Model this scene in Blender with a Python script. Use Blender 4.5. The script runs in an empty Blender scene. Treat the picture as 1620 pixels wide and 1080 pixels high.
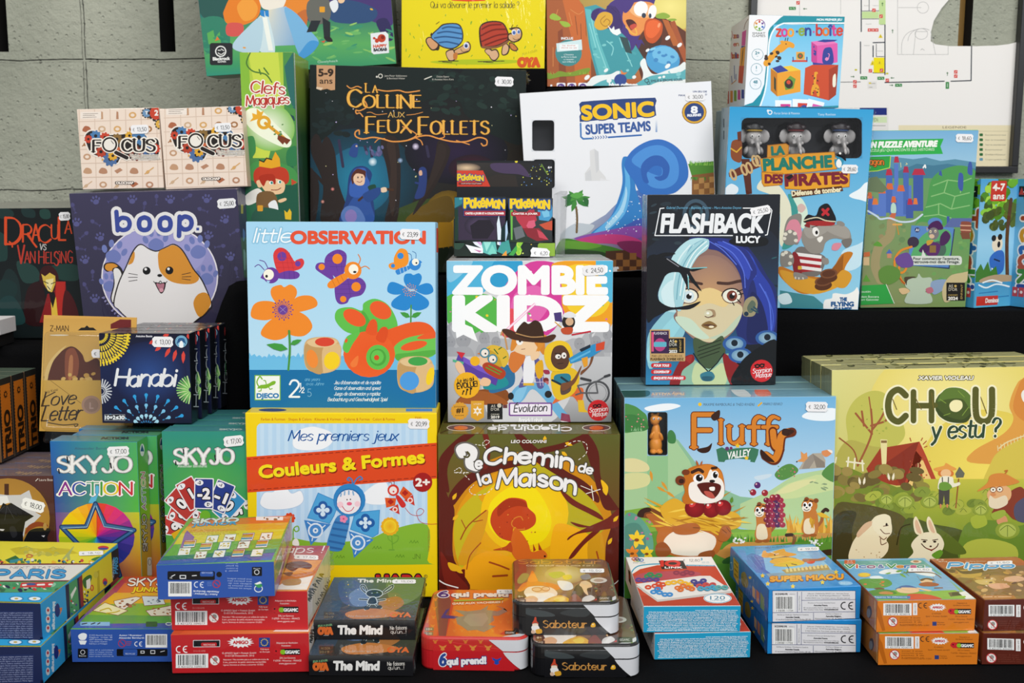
# Market-stall table stacked with board games in front of a painted block wall.
import bpy, bmesh, math, random
from mathutils import Vector, Matrix, Euler
from mathutils.geometry import tessellate_polygon
SC = bpy.context.scene
COL = SC.collection
R = math.radians
# ------------------------------------------------------------------ camera, world, lights, exposure
CAMZ = 1.21517          # eye height; the table top is at 0.75
FPX = 1700.0            # focal length in photo pixels (1620 wide)
PITCH = math.atan(245 / FPX)
cam = bpy.data.objects.new('camera', bpy.data.cameras.new('camera'))
COL.objects.link(cam)
cam.location = (0, 0, CAMZ)
cam.rotation_euler = (R(90) - PITCH, 0, 0)
cam.data.sensor_width = 36.0
cam.data.lens = 36.0 * FPX / 1620
cam.data.clip_start = 0.02
cam.data.dof.use_dof = True
cam.data.dof.focus_distance = 1.17
cam.data.dof.aperture_fstop = 11.0
SC.camera = cam
world = bpy.data.worlds.new('hall_daylight')
SC.world = world
world.use_nodes = True
bg = world.node_tree.nodes['Background']
bg.inputs[0].default_value = (0.93, 0.96, 1.0, 1)
bg.inputs[1].default_value = 0.36
def area(name, loc, aim, sx, sy, power, col=(1, 1, 1)):
 l = bpy.data.lights.new(name, 'AREA')
 l.shape = 'RECTANGLE'
 l.size, l.size_y, l.energy, l.color = sx, sy, power, col
 o = bpy.data.objects.new(name, l)
 COL.objects.link(o)
 o.location = loc
 o.rotation_euler = (Vector(aim) - Vector(loc)).to_track_quat('-Z', 'Y').to_euler()
 return o
area('ceiling_lamp', (-0.9, -0.7, 3.3), (-0.3, 1.3, 0.9), 1.8, 0.6, 40, (1, 0.97, 0.92))
area('ceiling_lamp', (1.0, -0.7, 3.3), (0.3, 1.3, 0.9), 1.8, 0.6, 36, (1, 0.97, 0.92))
area('hall_window', (1.5, -2.5, 2.75), (0, 1.3, 1.0), 2.6, 1.3, 74, (0.94, 0.97, 1.0))
SC.view_settings.view_transform = 'Standard'
SC.view_settings.look = 'None'
SC.view_settings.exposure = -0.12
SC.view_settings.gamma = 1.0
SC.view_settings.use_curve_mapping = False
# ------------------------------------------------------------------ measuring: a photo pixel as a ray
CP, SP = math.cos(PITCH), math.sin(PITCH)
CAMP = Vector((0, 0, CAMZ))
def ray(x, y):
 a, b = (x - 810) / FPX, (540 - y) / FPX
 return Vector((a, CP + b * SP, -SP + b * CP))
def at(x, y, Y):
 """world point seen at photo pixel x,y at forward distance Y"""
 d = ray(x, y)
 return CAMP + d * (Y / d.y)
def lin(c):
 if isinstance(c, (tuple, list)):
  return tuple(c)
 c = c.lstrip('#')
 if len(c) == 3:
  c = ''.join(q * 2 for q in c)
 o = []
 for i in (0, 2, 4):
  v = int(c[i:i + 2], 16) / 255
  o.append(v / 12.92 if v <= 0.04045 else ((v + 0.055) / 1.055) ** 2.4)
 return tuple(o)
def mix(a, b, t):
 a, b = lin(a), lin(b)
 return tuple(p + (q - p) * t for p, q in zip(a, b))
# ------------------------------------------------------------------ materials
def new_mat(name):
 m = bpy.data.materials.new(name)
 m.use_nodes = True
 nt = m.node_tree
 return m, nt, nt.nodes['Principled BSDF']
def print_mat(name, rough, spec, coat, crough, bump, scale):
 """printed card or tin: the print is the colour attribute; a procedural bump gives the film its creases"""
 m, nt, b = new_mat(name)
 a = nt.nodes.new('ShaderNodeVertexColor')
 a.layer_name = 'Col'
 nt.links.new(a.outputs[0], b.inputs['Base Color'])
 b.inputs['Roughness'].default_value = rough
 b.inputs['Specular IOR Level'].default_value = spec
 b.inputs['Coat Weight'].default_value = coat
 b.inputs['Coat Roughness'].default_value = crough
 if bump:
  tc = nt.nodes.new('ShaderNodeTexCoord')
  mp = nt.nodes.new('ShaderNodeMapping')
  mp.inputs['Scale'].default_value = (1.0, 1.0, 0.35)
  n1 = nt.nodes.new('ShaderNodeTexNoise')
  n1.inputs['Scale'].default_value = scale
  n1.inputs['Detail'].default_value = 3
  n1.inputs['Distortion'].default_value = 1.2
  bp = nt.nodes.new('ShaderNodeBump')
  bp.inputs['Strength'].default_value = bump
  bp.inputs['Distance'].default_value = 0.002
  nt.links.new(tc.outputs['Object'], mp.inputs[0])
  nt.links.new(mp.outputs[0], n1.inputs['Vector'])
  nt.links.new(n1.outputs[0], bp.inputs['Height'])
  nt.links.new(bp.outputs[0], b.inputs['Coat Normal'])
 return m
CARD = print_mat('printed_card', 0.5, 0.35, 0.0, 0.2, 0, 0)
FILM = print_mat('printed_card_in_shrink_film', 0.55, 0.12, 0.6, 0.06, 0.3, 45)
FILMW = print_mat('printed_card_in_creased_film', 0.5, 0.12, 0.8, 0.05, 0.5, 60)
TIN = print_mat('printed_tin', 0.28, 0.5, 0.9, 0.05, 0.12, 30)
PAPER = print_mat('label_paper', 0.75, 0.2, 0.0, 0.3, 0, 0)
TOY = print_mat('moulded_plastic', 0.4, 0.5, 0.0, 0.2, 0, 0)
def clear_mat(name, tint, gloss, rough=0.06, bump=0.0):
 m, nt, b = new_mat(name)
 nt.nodes.remove(b)
 out = nt.nodes['Material Output']
 tr = nt.nodes.new('ShaderNodeBsdfTransparent')
 tr.inputs[0].default_value = (*tint, 1)
 gl = nt.nodes.new('ShaderNodeBsdfGlossy')
 gl.inputs['Roughness'].default_value = rough
 fr = nt.nodes.new('ShaderNodeLayerWeight')
 pw = nt.nodes.new('ShaderNodeMath')
 pw.operation = 'POWER'
 pw.inputs[1].default_value = 4
 mu = nt.nodes.new('ShaderNodeMath')
 mu.operation = 'MULTIPLY_ADD'
 mu.inputs[1].default_value = 0.6
 mu.inputs[2].default_value = gloss
 mx = nt.nodes.new('ShaderNodeMixShader')
 nt.links.new(fr.outputs['Facing'], pw.inputs[0])
 nt.links.new(pw.outputs[0], mu.inputs[0])
 nt.links.new(mu.outputs[0], mx.inputs[0])
 nt.links.new(tr.outputs[0], mx.inputs[1])
 nt.links.new(gl.outputs[0], mx.inputs[2])
 nt.links.new(mx.outputs[0], out.inputs[0])
 if bump:
  n1 = nt.nodes.new('ShaderNodeTexNoise')
  n1.inputs['Scale'].default_value = 60
  bp = nt.nodes.new('ShaderNodeBump')
  bp.inputs['Strength'].default_value = bump
  bp.inputs['Distance'].default_value = 0.003
  nt.links.new(n1.outputs[0], bp.inputs['Height'])
  nt.links.new(bp.outputs[0], gl.inputs['Normal'])
  nt.links.new(bp.outputs[0], fr.inputs['Normal'])
 return m
CLEAR = clear_mat('clear_plastic', (0.97, 0.975, 0.98), 0.04)
CRINKLE = clear_mat('crinkled_clear_film', (0.93, 0.935, 0.94), 0.1, 0.12, 0.5)
def cloth_mat():
 m, nt, b = new_mat('black_cloth')
 n1 = nt.nodes.new('ShaderNodeTexNoise')
 n1.inputs['Scale'].default_value = 900
 cr = nt.nodes.new('ShaderNodeValToRGB')
 cr.color_ramp.elements[0].color = (0.0018, 0.0018, 0.002, 1)
 cr.color_ramp.elements[1].color = (0.0045, 0.0045, 0.0052, 1)
 bp = nt.nodes.new('ShaderNodeBump')
 bp.inputs['Strength'].default_value = 0.3
 bp.inputs['Distance'].default_value = 0.001
 nt.links.new(n1.outputs[0], cr.inputs[0])
 nt.links.new(cr.outputs[0], b.inputs['Base Color'])
 nt.links.new(n1.outputs[0], bp.inputs['Height'])
 nt.links.new(bp.outputs[0], b.inputs['Normal'])
 b.inputs['Roughness'].default_value = 0.9
 b.inputs['Specular IOR Level'].default_value = 0.08
 return m
CLOTH = cloth_mat()
def block_mat():
 m, nt, b = new_mat('painted_block')
 tc = nt.nodes.new('ShaderNodeTexCoord')
 n1 = nt.nodes.new('ShaderNodeTexNoise')
 n1.inputs['Scale'].default_value = 80
 n1.inputs['Detail'].default_value = 10
 n1.inputs['Roughness'].default_value = 0.65
 n2 = nt.nodes.new('ShaderNodeTexNoise')
 n2.inputs['Scale'].default_value = 5
 vo = nt.nodes.new('ShaderNodeTexVoronoi')
 vo.inputs['Scale'].default_value = 95
 pit = nt.nodes.new('ShaderNodeValToRGB')
 pit.color_ramp.elements[0].position = 0.1
 pit.color_ramp.elements[1].position = 0.22
 cr = nt.nodes.new('ShaderNodeValToRGB')
 cr.color_ramp.elements[0].position = 0.3
 cr.color_ramp.elements[0].color = (*lin('#9c9f8f'), 1)
 cr.color_ramp.elements[1].position = 0.7
 cr.color_ramp.elements[1].color = (*lin('#b3b5a4'), 1)
 ad = nt.nodes.new('ShaderNodeMath')
 ad.operation = 'MULTIPLY_ADD'
 ad.inputs[1].default_value = 0.35
 b1 = nt.nodes.new('ShaderNodeBump')
 b1.inputs['Strength'].default_value = 0.85
 b1.inputs['Distance'].default_value = 0.006
 for s in (n1, n2, vo):
  nt.links.new(tc.outputs['Object'], s.inputs['Vector'])
 nt.links.new(n2.outputs[0], cr.inputs[0])
 nt.links.new(cr.outputs[0], b.inputs['Base Color'])
 nt.links.new(vo.outputs['Distance'], pit.inputs[0])
 nt.links.new(pit.outputs[0], ad.inputs[0])
 nt.links.new(n1.outputs[0], ad.inputs[2])
 nt.links.new(ad.outputs[0], b1.inputs['Height'])
 nt.links.new(b1.outputs[0], b.inputs['Normal'])
 b.inputs['Roughness'].default_value = 0.8
 return m
def plain_mat(name, col, rough=0.6, bump=0.0, scale=200):
 m, nt, b = new_mat(name)
 n1 = nt.nodes.new('ShaderNodeTexNoise')
 n1.inputs['Scale'].default_value = scale
 cr = nt.nodes.new('ShaderNodeValToRGB')
 c = lin(col)
 cr.color_ramp.elements[0].color = (*[q * 0.9 for q in c], 1)
 cr.color_ramp.elements[1].color = (*[min(1, q * 1.08) for q in c], 1)
 nt.links.new(n1.outputs[0], cr.inputs[0])
 nt.links.new(cr.outputs[0], b.inputs['Base Color'])
 b.inputs['Roughness'].default_value = rough
 if bump:
  bp = nt.nodes.new('ShaderNodeBump')
  bp.inputs['Strength'].default_value = bump
  nt.links.new(n1.outputs[0], bp.inputs['Height'])
  nt.links.new(bp.outputs[0], b.inputs['Normal'])
 return m
# ------------------------------------------------------------------ objects
def tag(o, label, cat, group=None):
 o['label'] = label
 o['category'] = cat
 if group:
  o['group'] = group
 return o
def struct(o):
 o['kind'] = 'structure'
 return o
def link(name, me, parent=None, mat=None):
 o = bpy.data.objects.new(name, me)
 COL.objects.link(o)
 if parent:
  o.parent = parent
 if mat and not me.materials:
  me.materials.append(mat)
 return o
def root(name, M):
 o = bpy.data.objects.new(name, None)
 o.empty_display_size = 0.02
 COL.objects.link(o)
 o.matrix_world = M
 return o
def mesh_of(name, V, F, C=None, smooth=False):
 me = bpy.data.meshes.new(name)
 me.from_pydata(V, [], F)
 if C is not None:
  ca = me.color_attributes.new('Col', 'FLOAT_COLOR', 'CORNER')
  buf = []
  for f, c in zip(F, C):
   if c and isinstance(c[0], (tuple, list)):
    for q in c:
     buf += [*q, 1.0]
   else:
    buf += [*c, 1.0] * len(f)
  ca.data.foreach_set('color', buf)
 if smooth:
  me.polygons.foreach_set('use_smooth', [True] * len(me.polygons))
 me.update()
 return me
def from_bm(name, bm, smooth=False):
 me = bpy.data.meshes.new(name)
 bm.to_mesh(me)
 bm.free()
 if smooth:
  me.polygons.foreach_set('use_smooth', [True] * len(me.polygons))
 return me
def dup(o, M=None, label=None, bare=True, **kw):
 """copy of a thing with copies of its parts and their sub-parts; only the front box of a row wears a price label"""
 c = o.copy()
 COL.objects.link(c)
 if M is not None:
  c.matrix_world = M
 if label:
  c['label'] = label
 for k, v in kw.items():
  c[k] = v
 for ch in list(o.children):
  if bare and ch.name.startswith('price'):
   continue
  d = ch.copy()
  COL.objects.link(d)
  d.parent = c
  for g in list(ch.children):
   e = g.copy()
   COL.objects.link(e)
   e.parent = d
 return c
# ------------------------------------------------------------------ printing on faces
EPS = 0.00002         # thickness of one print layer
SUB = 0.000003        # step between overlapping strokes of one layer
def smooth(pts, closed, n=5):
 m = len(pts)
 if m < 3:
  return pts
 o = []
 for i in range(m if closed else m - 1):
  if closed:
   p0, p1, p2, p3 = pts[i - 1], pts[i], pts[(i + 1) % m], pts[(i + 2) % m]
  else:
   p0, p1, p2, p3 = pts[max(i - 1, 0)], pts[i], pts[i + 1], pts[min(i + 2, m - 1)]
  for k in range(n):
   t = k / n
   a = [0.5 * (2 * p1[j] + (p2[j] - p0[j]) * t + (2 * p0[j] - 5 * p1[j] + 4 * p2[j] - p3[j]) * t * t +
      (3 * p1[j] - p0[j] - 3 * p2[j] + p3[j]) * t ** 3) for j in (0, 1)]
   o.append((a[0], a[1]))
 if not closed:
  o.append(pts[-1])
 return o
def pts_of(s):
 if not isinstance(s, str):
  return list(s)
 v = [float(q) for q in s.replace(',', ' ').split()]
 return list(zip(v[::2], v[1::2]))
_glyphs = {}
def glyph_mesh(s):
 """the built-in font's outline of a line of text: triangles and border edges, one unit high per em"""
 if s not in _glyphs:
  c = bpy.data.curves.new('t', 'FONT')
  c.body = s
  c.resolution_u = 6 if len(s) < 13 else 3
  o = bpy.data.objects.new('t', c)
  me = bpy.data.meshes.new_from_object(o)
  V = [(v.co.x, v.co.y) for v in me.vertices]
  F = [tuple(p.vertices) for p in me.polygons]
  cnt = {}
  for f in F:
   for i in range(len(f)):
    e = tuple(sorted((f[i], f[i - 1])))
    cnt[e] = cnt.get(e, 0) + 1
  B = [e for e, n in cnt.items() if n == 1]
  bpy.data.objects.remove(o)
  bpy.data.curves.remove(c)
  bpy.data.meshes.remove(me)
  _glyphs[s] = (V, F, B)
 return _glyphs[s]
# hand lettering: strokes on a 10-high grid; * marks a curved stroke
HAND = {}
for ln in '''A 7|0 0,3.5 10,7 0;1.3 3.5,5.7 3.5
B 6|0 0,0 10;*0 10,3.5 10,5 7.7,3.5 5.3,0 5.3;*0 5.3,4 5.3,6 2.7,4 0,0 0
C 6.8|*6.8 8.2,4 10,1 8.5,0 5,1 1.5,4 0,6.8 1.8
D 7|0 0,0 10;*0 10,4 9.7,6.8 7,6.8 3,4 .3,0 0
E 5.3|5.3 10,0 10,0 0,5.3 0;0 5.2,4.5 5.2
F 5|5.2 10,0 10,0 0;0 5.2,4.3 5.2
G 7.2|*6.8 8.3,4 10,1 8.5,0 5,1 1.5,4 0,6.5 1.2,7 4;7 4.5,4.3 4.5
H 7|0 0,0 10;7 0,7 10;0 5.2,7 5.2
I 1|.5 0,.5 10
J 5|*4.5 10,4.5 3,3.5 .3,1.5 0,0 1.8
K 6.5|0 0,0 10;6 10,0 4.5;2 6.3,6.5 0
L 5|0 10,0 0,5 0
M 9|0 0,1 10,4.5 2,8 10,9 0
N 7|0 0,0 10,7 0,7 10
O 8|*4 10,1 8.5,0 5,1 1.5,4 0,7 1.5,8 5,7 8.5,4 10
P 6|0 0,0 10;*0 10,4 10,6 7.3,4 4.6,0 4.6
Q 8|*4 10,1 8.5,0 5,1 1.5,4 0,7 1.5,8 5,7 8.5,4 10;5 3,8 -1
R 6.5|0 0,0 10;*0 10,4 10,6 7.3,4 4.6,0 4.6;2.5 4.6,6.5 0
S 6|*5.6 8.4,3.5 10,.8 9,.5 6.8,3 5.4,5.6 4,5.6 1.4,3 0,.2 1.6
T 7|0 10,7 10;3.5 10,3.5 0
U 7|*0 10,0 4,.8 1,3.5 0,6.2 1,7 4,7 10
V 7|0 10,3.5 0,7 10
W 10|0 10,2.5 0,5 8,7.5 0,10 10
X 7|0 10,7 0;7 10,0 0
Y 7|0 10,3.5 5,7 10;3.5 5,3.5 0
Z 6.5|0 10,6.5 10,0 0,6.5 0
a 5.4|*5.2 4.8,3.5 6.5,1 5.8,0 3.2,1 .6,3 0,5.2 2;5.2 6.4,5.2 0
b 5.5|0 10,0 0;*0 4.5,2 6.5,4.6 5.8,5.5 3.2,4.5 .6,2 0,0 1.8
c 4.8|*4.8 5.4,3 6.5,.8 5.6,0 3.2,.8 .8,3 0,4.8 1.1
d 5.4|5.2 10,5.2 0;*5.2 4.8,3.5 6.5,1 5.8,0 3.2,1 .6,3 0,5.2 2
e 5.2|*.2 3.4,5.1 3.6,4.6 5.8,2.7 6.5,.7 5.5,0 3.2,.9 .7,2.9 0,4.9 1.1
f 3.4|*4 9.3,2.6 10,1.5 8.5,1.4 6;1.4 6.5,1.4 0;0 6.2,3.5 6.2
g 5.4|*5.2 4.8,3.5 6.5,1 5.8,0 3.2,1 .6,3 0,5.2 2;*5.2 6.4,5.2 -.5,4 -2.8,2 -3,.4 -2
h 5|0 10,0 0;*0 4.2,1.8 6.3,4 6.2,5 4.2,5 0
i 1|.5 6.4,.5 0;.5 8.9,.5 9.2
j 2|*1.5 6.4,1.5 -1,.8 -2.8,-.8 -2.8;1.5 8.9,1.5 9.2
k 4.8|0 10,0 0;4.4 6.4,0 2.6;1.6 3.9,4.8 0
l 1|.5 10,.5 0
m 8|0 6.4,0 0;*0 4.4,1.5 6.3,3.3 6.1,4 4.2,4 0;*4 4.4,5.5 6.3,7.3 6.1,8 4.2,8 0
n 5|0 6.4,0 0;*0 4.2,1.8 6.3,4 6.2,5 4.2,5 0
o 5.6|*2.8 6.5,.7 5.6,0 3.2,.7 .8,2.8 0,4.9 .8,5.6 3.2,4.9 5.6,2.8 6.5
p 5.5|0 6.4,0 -3.4;*0 4.5,2 6.5,4.6 5.8,5.5 3.2,4.5 .6,2 0,0 1.8
q 5.4|5.2 6.4,5.2 -3.4;*5.2 4.8,3.5 6.5,1 5.8,0 3.2,1 .6,3 0,5.2 2
r 3.5|0 6.4,0 0;*0 4,1.5 6.2,3.6 6.2
s 4.4|*4.2 5.4,2.4 6.5,.5 5.7,.6 4.2,2.2 3.3,4.2 2.2,4.1 .7,2.2 0,.2 1
t 3.5|*1.4 9,1.4 1.5,2.2 0,3.6 .4;0 6.3,3.4 6.3
u 5|*0 6.4,0 2,1 .1,3.2 .2,5 2.2;5 6.4,5 0
v 5|0 6.4,2.5 0,5 6.4
w 7.5|0 6.4,1.9 0,3.7 5.6,5.6 0,7.5 6.4
x 5|0 6.4,5 0;5 6.4,0 0
y 5|0 6.4,2.6 .3;5 6.4,2.2 -1.5,.6 -3
z 4.6|0 6.4,4.6 6.4,0 0,4.6 0
0 6|*3 10,.8 8.5,0 5,.8 1.5,3 0,5.2 1.5,6 5,5.2 8.5,3 10
1 3|0 8,2.2 10,2.2 0
2 5.5|*.2 7.6,1.5 9.8,4 9.8,5.3 7.6,4.2 5,0 0;0 0,5.5 0
3 5.5|*.4 8.8,2.5 10,5 8.3,4.2 5.8,2.2 5.3;*2.2 5.3,4.9 4.6,5.4 2,3 0,.2 1.2
4 6|4.5 0,4.5 10,0 3,6 3
5 5.5|5 10,1 10,.6 5.4;*.6 5.4,3 6,5.3 4.3,5.2 1.6,2.8 0,.2 1
6 5.6|*4.8 9.6,2 8,.2 4,.8 .9,2.9 0,5 1,5.5 3.3,4 5.4,1.8 5,.3 3
7 5.3|0 10,5.3 10,1.6 0
8 5.6|*2.8 5.4,.8 6.5,.5 8.4,2.8 10,5 8.4,4.8 6.5,2.8 5.4,.5 4,.2 1.8,2.8 0,5.4 1.8,5.1 4,2.8 5.4
9 5.6|*.8 .4,3.6 2,5.4 6,4.8 9.1,2.7 10,.6 9,.1 6.7,1.6 4.6,3.8 5,5.3 7
! 1|.5 10,.5 3;.5 .2,.5 0
? 5|*.3 7.8,1.5 9.8,4 9.6,5 7.5,3.6 5.2,2.5 4.2,2.5 2.8;2.5 .2,2.5 0
. 1|.5 .2,.5 0
, 1|.5 .4,0 -1.6
' 1|.5 10,.5 8
- 3.5|0 3.8,3.5 3.8
+ 5|0 4.5,5 4.5;2.5 7,2.5 2
& 7.5|*7 4,5 1.2,2.5 0,.3 1.5,.6 4,4 6.5,4.6 8.6,3 10,1.5 8.6,2.2 6.3,7 0
= 4|0 5,4 5;0 2.5,4 2.5
: 1|.5 5,.5 4.8;.5 1,.5 .8
€ 5|*5 8.6,3.2 10,1 8.5,.5 5,1 1.5,3.2 0,5 1.4;-.5 6,3.5 6;-.5 4,3.3 4'''.split('\n'):
 ch, rest = ln[0], ln[2:]
 ad, st = rest.split('|')
 HAND[ch] = (float(ad), [(q[0] == '*', [tuple(float(z) for z in p.split()) for p in q.lstrip('*').split(',')]) for q in st.split(';')])
ACC = {'é': ('e', '1.8 7.6,3.6 9.2'), 'è': ('e', '3.6 7.6,1.8 9.2'), 'ê': ('e', '1.2 7.6,2.7 9,4.2 7.6'), 'ô': ('o', '1.2 7.6,2.8 9,4.4 7.6'),
       'î': ('i', '-1.2 8,.5 9.6,2.2 8'), 'É': ('E', '1.8 11.2,3.6 12.8'), 'à': ('a', '3.6 7.6,1.8 9.2')}
for k, (b, s) in ACC.items():
 HAND[k] = (HAND[b][0], [q for q in HAND[b][1] if not (b == 'i' and q[1][0][1] > 8)] + [(False, [tuple(float(z) for z in p.split()) for p in s.split(',')])])
class Art:
 """collects flat prints on one face of a body; coordinates are photo pixels (or a crop of it), taken onto the face's plane"""
 def __init__(s, M, o, u, v, w, h, inset=0.0004, uv=None):
  s.M, s.o, s.u, s.v, s.w, s.h = M, Vector(o), Vector(u), Vector(v), w, h
  s.n = s.u.cross(s.v)
  s.Mi = M.inverted()
  s.c = s.Mi @ CAMP
  s.inset = inset
  s.round = 0
  s.V, s.F, s.K = [], [], []
  s.lay = []
  s.base = 1
  s.ox = s.oy = 0.0
  s.k = 1.0
  s.uv = uv          # (nx, ny): coordinates run 0..nx, 0..ny over the face instead of photo pixels
  s.st = []
  s.rng = random.Random(5)
 # ---- coordinates
 def crop(s, ox, oy, k):
  s.ox, s.oy, s.k = ox, oy, k
  return s
 def D(s, txt):
  """a list of prints in short form: kind, colour, numbers or points"""
  for q in txt.split(';'):
   if q[0] in 'TW':         # type or drawn lettering: x y h colour options|words
    v, words = q[1:].split('|')
    v = v.split()
    kw = dict(z.split('=') for z in v[4:])
    (s.T if q[0] == 'T' else s.S)(words, float(v[0]), float(v[1]), float(v[2]), v[3], **{k: z if k == 'al' else float(z) for k, z in kw.items()})
    continue
   v = q.split()
   k, c, p = v[0], v[1] if len(v) > 1 else 0, v[2:]
   if k == '-':
    s.pop()
   elif k == '+':
    s.push(*[float(z) for z in v[1:]])
   elif k == 'Q':
    s.Q(' '.join(v[5:]), v[1:5])
   elif k in 'BP':
    s.P(c, ' '.join(p), k == 'B')
   elif k[0] == 'L':
    f = (k[-1] == '~', '0' in k)
    (s.LL(c, float(p[0]), ' '.join(p[1:]), f[0]) if k[:2] == 'LL' else s.L(c, float(p[0]), ' '.join(p[1:]), *f))
   else:
    {'E': s.E, 'R': s.Rc, 'F': s.leaf, 'S': s.star, 'O': s.ring}[k](c, *[float(z) for z in p])
  return s
 def push(s, x, y, rot=0, sx=1, sy=None):
  s.st.append((x, y, R(rot), sx, sx if sy is None else sy))
 def pop(s):
  s.st.pop()
 def map(s, p):
  x, y = p
  for (tx, ty, a, sx, sy) in reversed(s.st):
   x, y = x * sx, y * sy
   x, y = tx + x * math.cos(a) - y * math.sin(a), ty + x * math.sin(a) + y * math.cos(a)
  x, y = s.ox + x * s.k, s.oy + y * s.k
  if s.uv:
   return (x / s.uv[0] * s.w, (1 - y / s.uv[1]) * s.h)
  d = s.Mi.to_3x3() @ ray(x, y)
  t = (s.o - s.c).dot(s.n) / d.dot(s.n)
  q = s.c + d * t - s.o
  return (q.dot(s.u), q.dot(s.v))
 # ---- adding polygons
 def add(s, polys, cols, lap=False):
  """polys: convex polygons in face units; cols: one colour each, or one per corner"""
  out = []
  e = s.inset
  cut = [(1, 0, -e), (-1, 0, s.w - e), (0, 1, -e), (0, -1, s.h - e)]
  if s.round:         # rounded corners, as chords
   r = s.round
   for cx, cy, t0 in ((s.w - r, s.h - r, 0), (r, s.h - r, 90), (r, r, 180), (s.w - r, r, 270)):
    for t in (15, 45, 75):
     a, b = math.cos(R(t0 + t)), math.sin(R(t0 + t))
     cut.append((-a, -b, a * cx + b * cy + r - e))
  for p, c in zip(polys, cols):
   pc = c if isinstance(c[0], (tuple, list)) else None
   pl = [(q[0], q[1], pc[i] if pc else c) for i, q in enumerate(p)]
   for ka, kb, kc in cut:
    if all(ka * q[0] + kb * q[1] + kc >= 0 for q in pl):
     continue
    r = []
    for i in range(len(pl)):
     a, b = pl[i - 1], pl[i]
     da, db = ka * a[0] + kb * a[1] + kc, ka * b[0] + kb * b[1] + kc
     if (da >= 0) != (db >= 0):
      t = da / (da - db)
      r.append((a[0] + (b[0] - a[0]) * t, a[1] + (b[1] - a[1]) * t, tuple(x + (y - x) * t for x, y in zip(a[2], b[2])) if pc else c))
     if db >= 0:
      r.append(b)
    pl = r
    if len(pl) < 3:
     break
   if len(pl) >= 3:
    ar = sum(pl[i - 1][0] * pl[i][1] - pl[i][0] * pl[i - 1][1] for i in range(len(pl)))
    if abs(ar) < 1e-10:
     continue
    if ar < 0:
     pl.reverse()
    out.append(pl)
  if not out:
   return
  x0 = min(q[0] for p in out for q in p); x1 = max(q[0] for p in out for q in p)
  y0 = min(q[1] for p in out for q in p); y1 = max(q[1] for p in out for q in p)
  L = s.base - 1
  for a in s.lay:
   if a[4] > L and a[0] < x1 and a[1] > x0 and a[2] < y1 and a[3] > y0:
    L = a[4]
  L += 1
  done, kk = [], 0
  for pl in out:
   k = 0
   if lap:
    bx = (min(q[0] for q in pl), max(q[0] for q in pl), min(q[1] for q in pl), max(q[1] for q in pl))
    used = {d[4] for d in done if d[0] < bx[1] and d[1] > bx[0] and d[2] < bx[3] and d[3] > bx[2]}
    while k in used:
     k += 1
    done.append((*bx, k))
    kk = max(kk, k)
   z = s.n * (EPS * L + SUB * k)
   b = len(s.V)
   for q in pl:
    s.V.append(tuple(s.o + s.u * q[0] + s.v * q[1] + z))
   s.F.append(tuple(range(b, b + len(pl))))
   s.K.append([q[2] for q in pl])
  s.lay.append((x0, x1, y0, y1, L + int(kk * SUB / EPS)))
 def poly(s, col, pts, holes=None):
  m = [s.map(p) for p in pts]
  hs = [[s.map(p) for p in h] for h in (holes or [])]
  al = m + [p for h in hs for p in h]
  tr = tessellate_polygon([[Vector((x, y, 0)) for x, y in m]] + [[Vector((x, y, 0)) for x, y in h] for h in hs])
  c = lin(col)
  s.add([[al[i] for i in t] for t in tr], [c] * len(tr))
  return s
 def P(s, col, pts, sm=0):
  p = pts_of(pts)
  return s.poly(col, smooth(p, True) if sm else p)
 def B(s, col, pts):          # smooth blob
  return s.P(col, pts, 1)
 def Rc(s, col, x0, y0, x1, y1, r=0):
  if not r:
   return s.poly(col, [(x0, y0), (x1, y0), (x1, y1), (x0, y1)])
  p = []
  for cx, cy, a in ((x1 - r, y0 + r, -90), (x1 - r, y1 - r, 0), (x0 + r, y1 - r, 90), (x0 + r, y0 + r, 180)):
   p += [(cx + r * math.cos(R(a + k * 22.5)), cy + r * math.sin(R(a + k * 22.5))) for k in range(5)]
  return s.poly(col, p)
 def E(s, col, cx, cy, rx, ry=None, rot=0, c2=None, n=20):
  """ellipse; with c2 the print fades from col in the middle to c2 at the rim"""
  ry = rx if ry is None else ry
  a = R(rot)
  rim = []
  for i in range(n):
   t = 2 * math.pi * i / n
   x, y = rx * math.cos(t), ry * math.sin(t)
   rim.append(s.map((cx + x * math.cos(a) - y * math.sin(a), cy + x * math.sin(a) + y * math.cos(a))))
  c = lin(col)
  if c2 is None:
   s.add([rim], [c])
  else:
   m = s.map((cx, cy))
   d = lin(c2)
   s.add([[m, rim[i - 1], rim[i]] for i in range(n)], [[c, d, d]] * n)
  return s
 def G(s, x0, y0, x1, y1, stops, hor=0):
  """printed colour gradient in a rectangle: stops are (position, colour)"""
  st = [(t, lin(c)) for t, c in stops]
  ps, cs = [], []
  for (t0, c0), (t1, c1) in zip(st, st[1:]):
   if hor:
    q = [(x0 + (x1 - x0) * t0, y0), (x0 + (x1 - x0) * t1, y0), (x0 + (x1 - x0) * t1, y1), (x0 + (x1 - x0) * t0, y1)]
    cs.append([c0, c1, c1, c0])
   else:
    q = [(x0, y0 + (y1 - y0) * t0), (x1, y0 + (y1 - y0) * t0), (x1, y0 + (y1 - y0) * t1), (x0, y0 + (y1 - y0) * t1)]
    cs.append([c0, c0, c1, c1])
   ps.append([s.map(p) for p in q])
  s.add(ps, cs)
  return s
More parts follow.
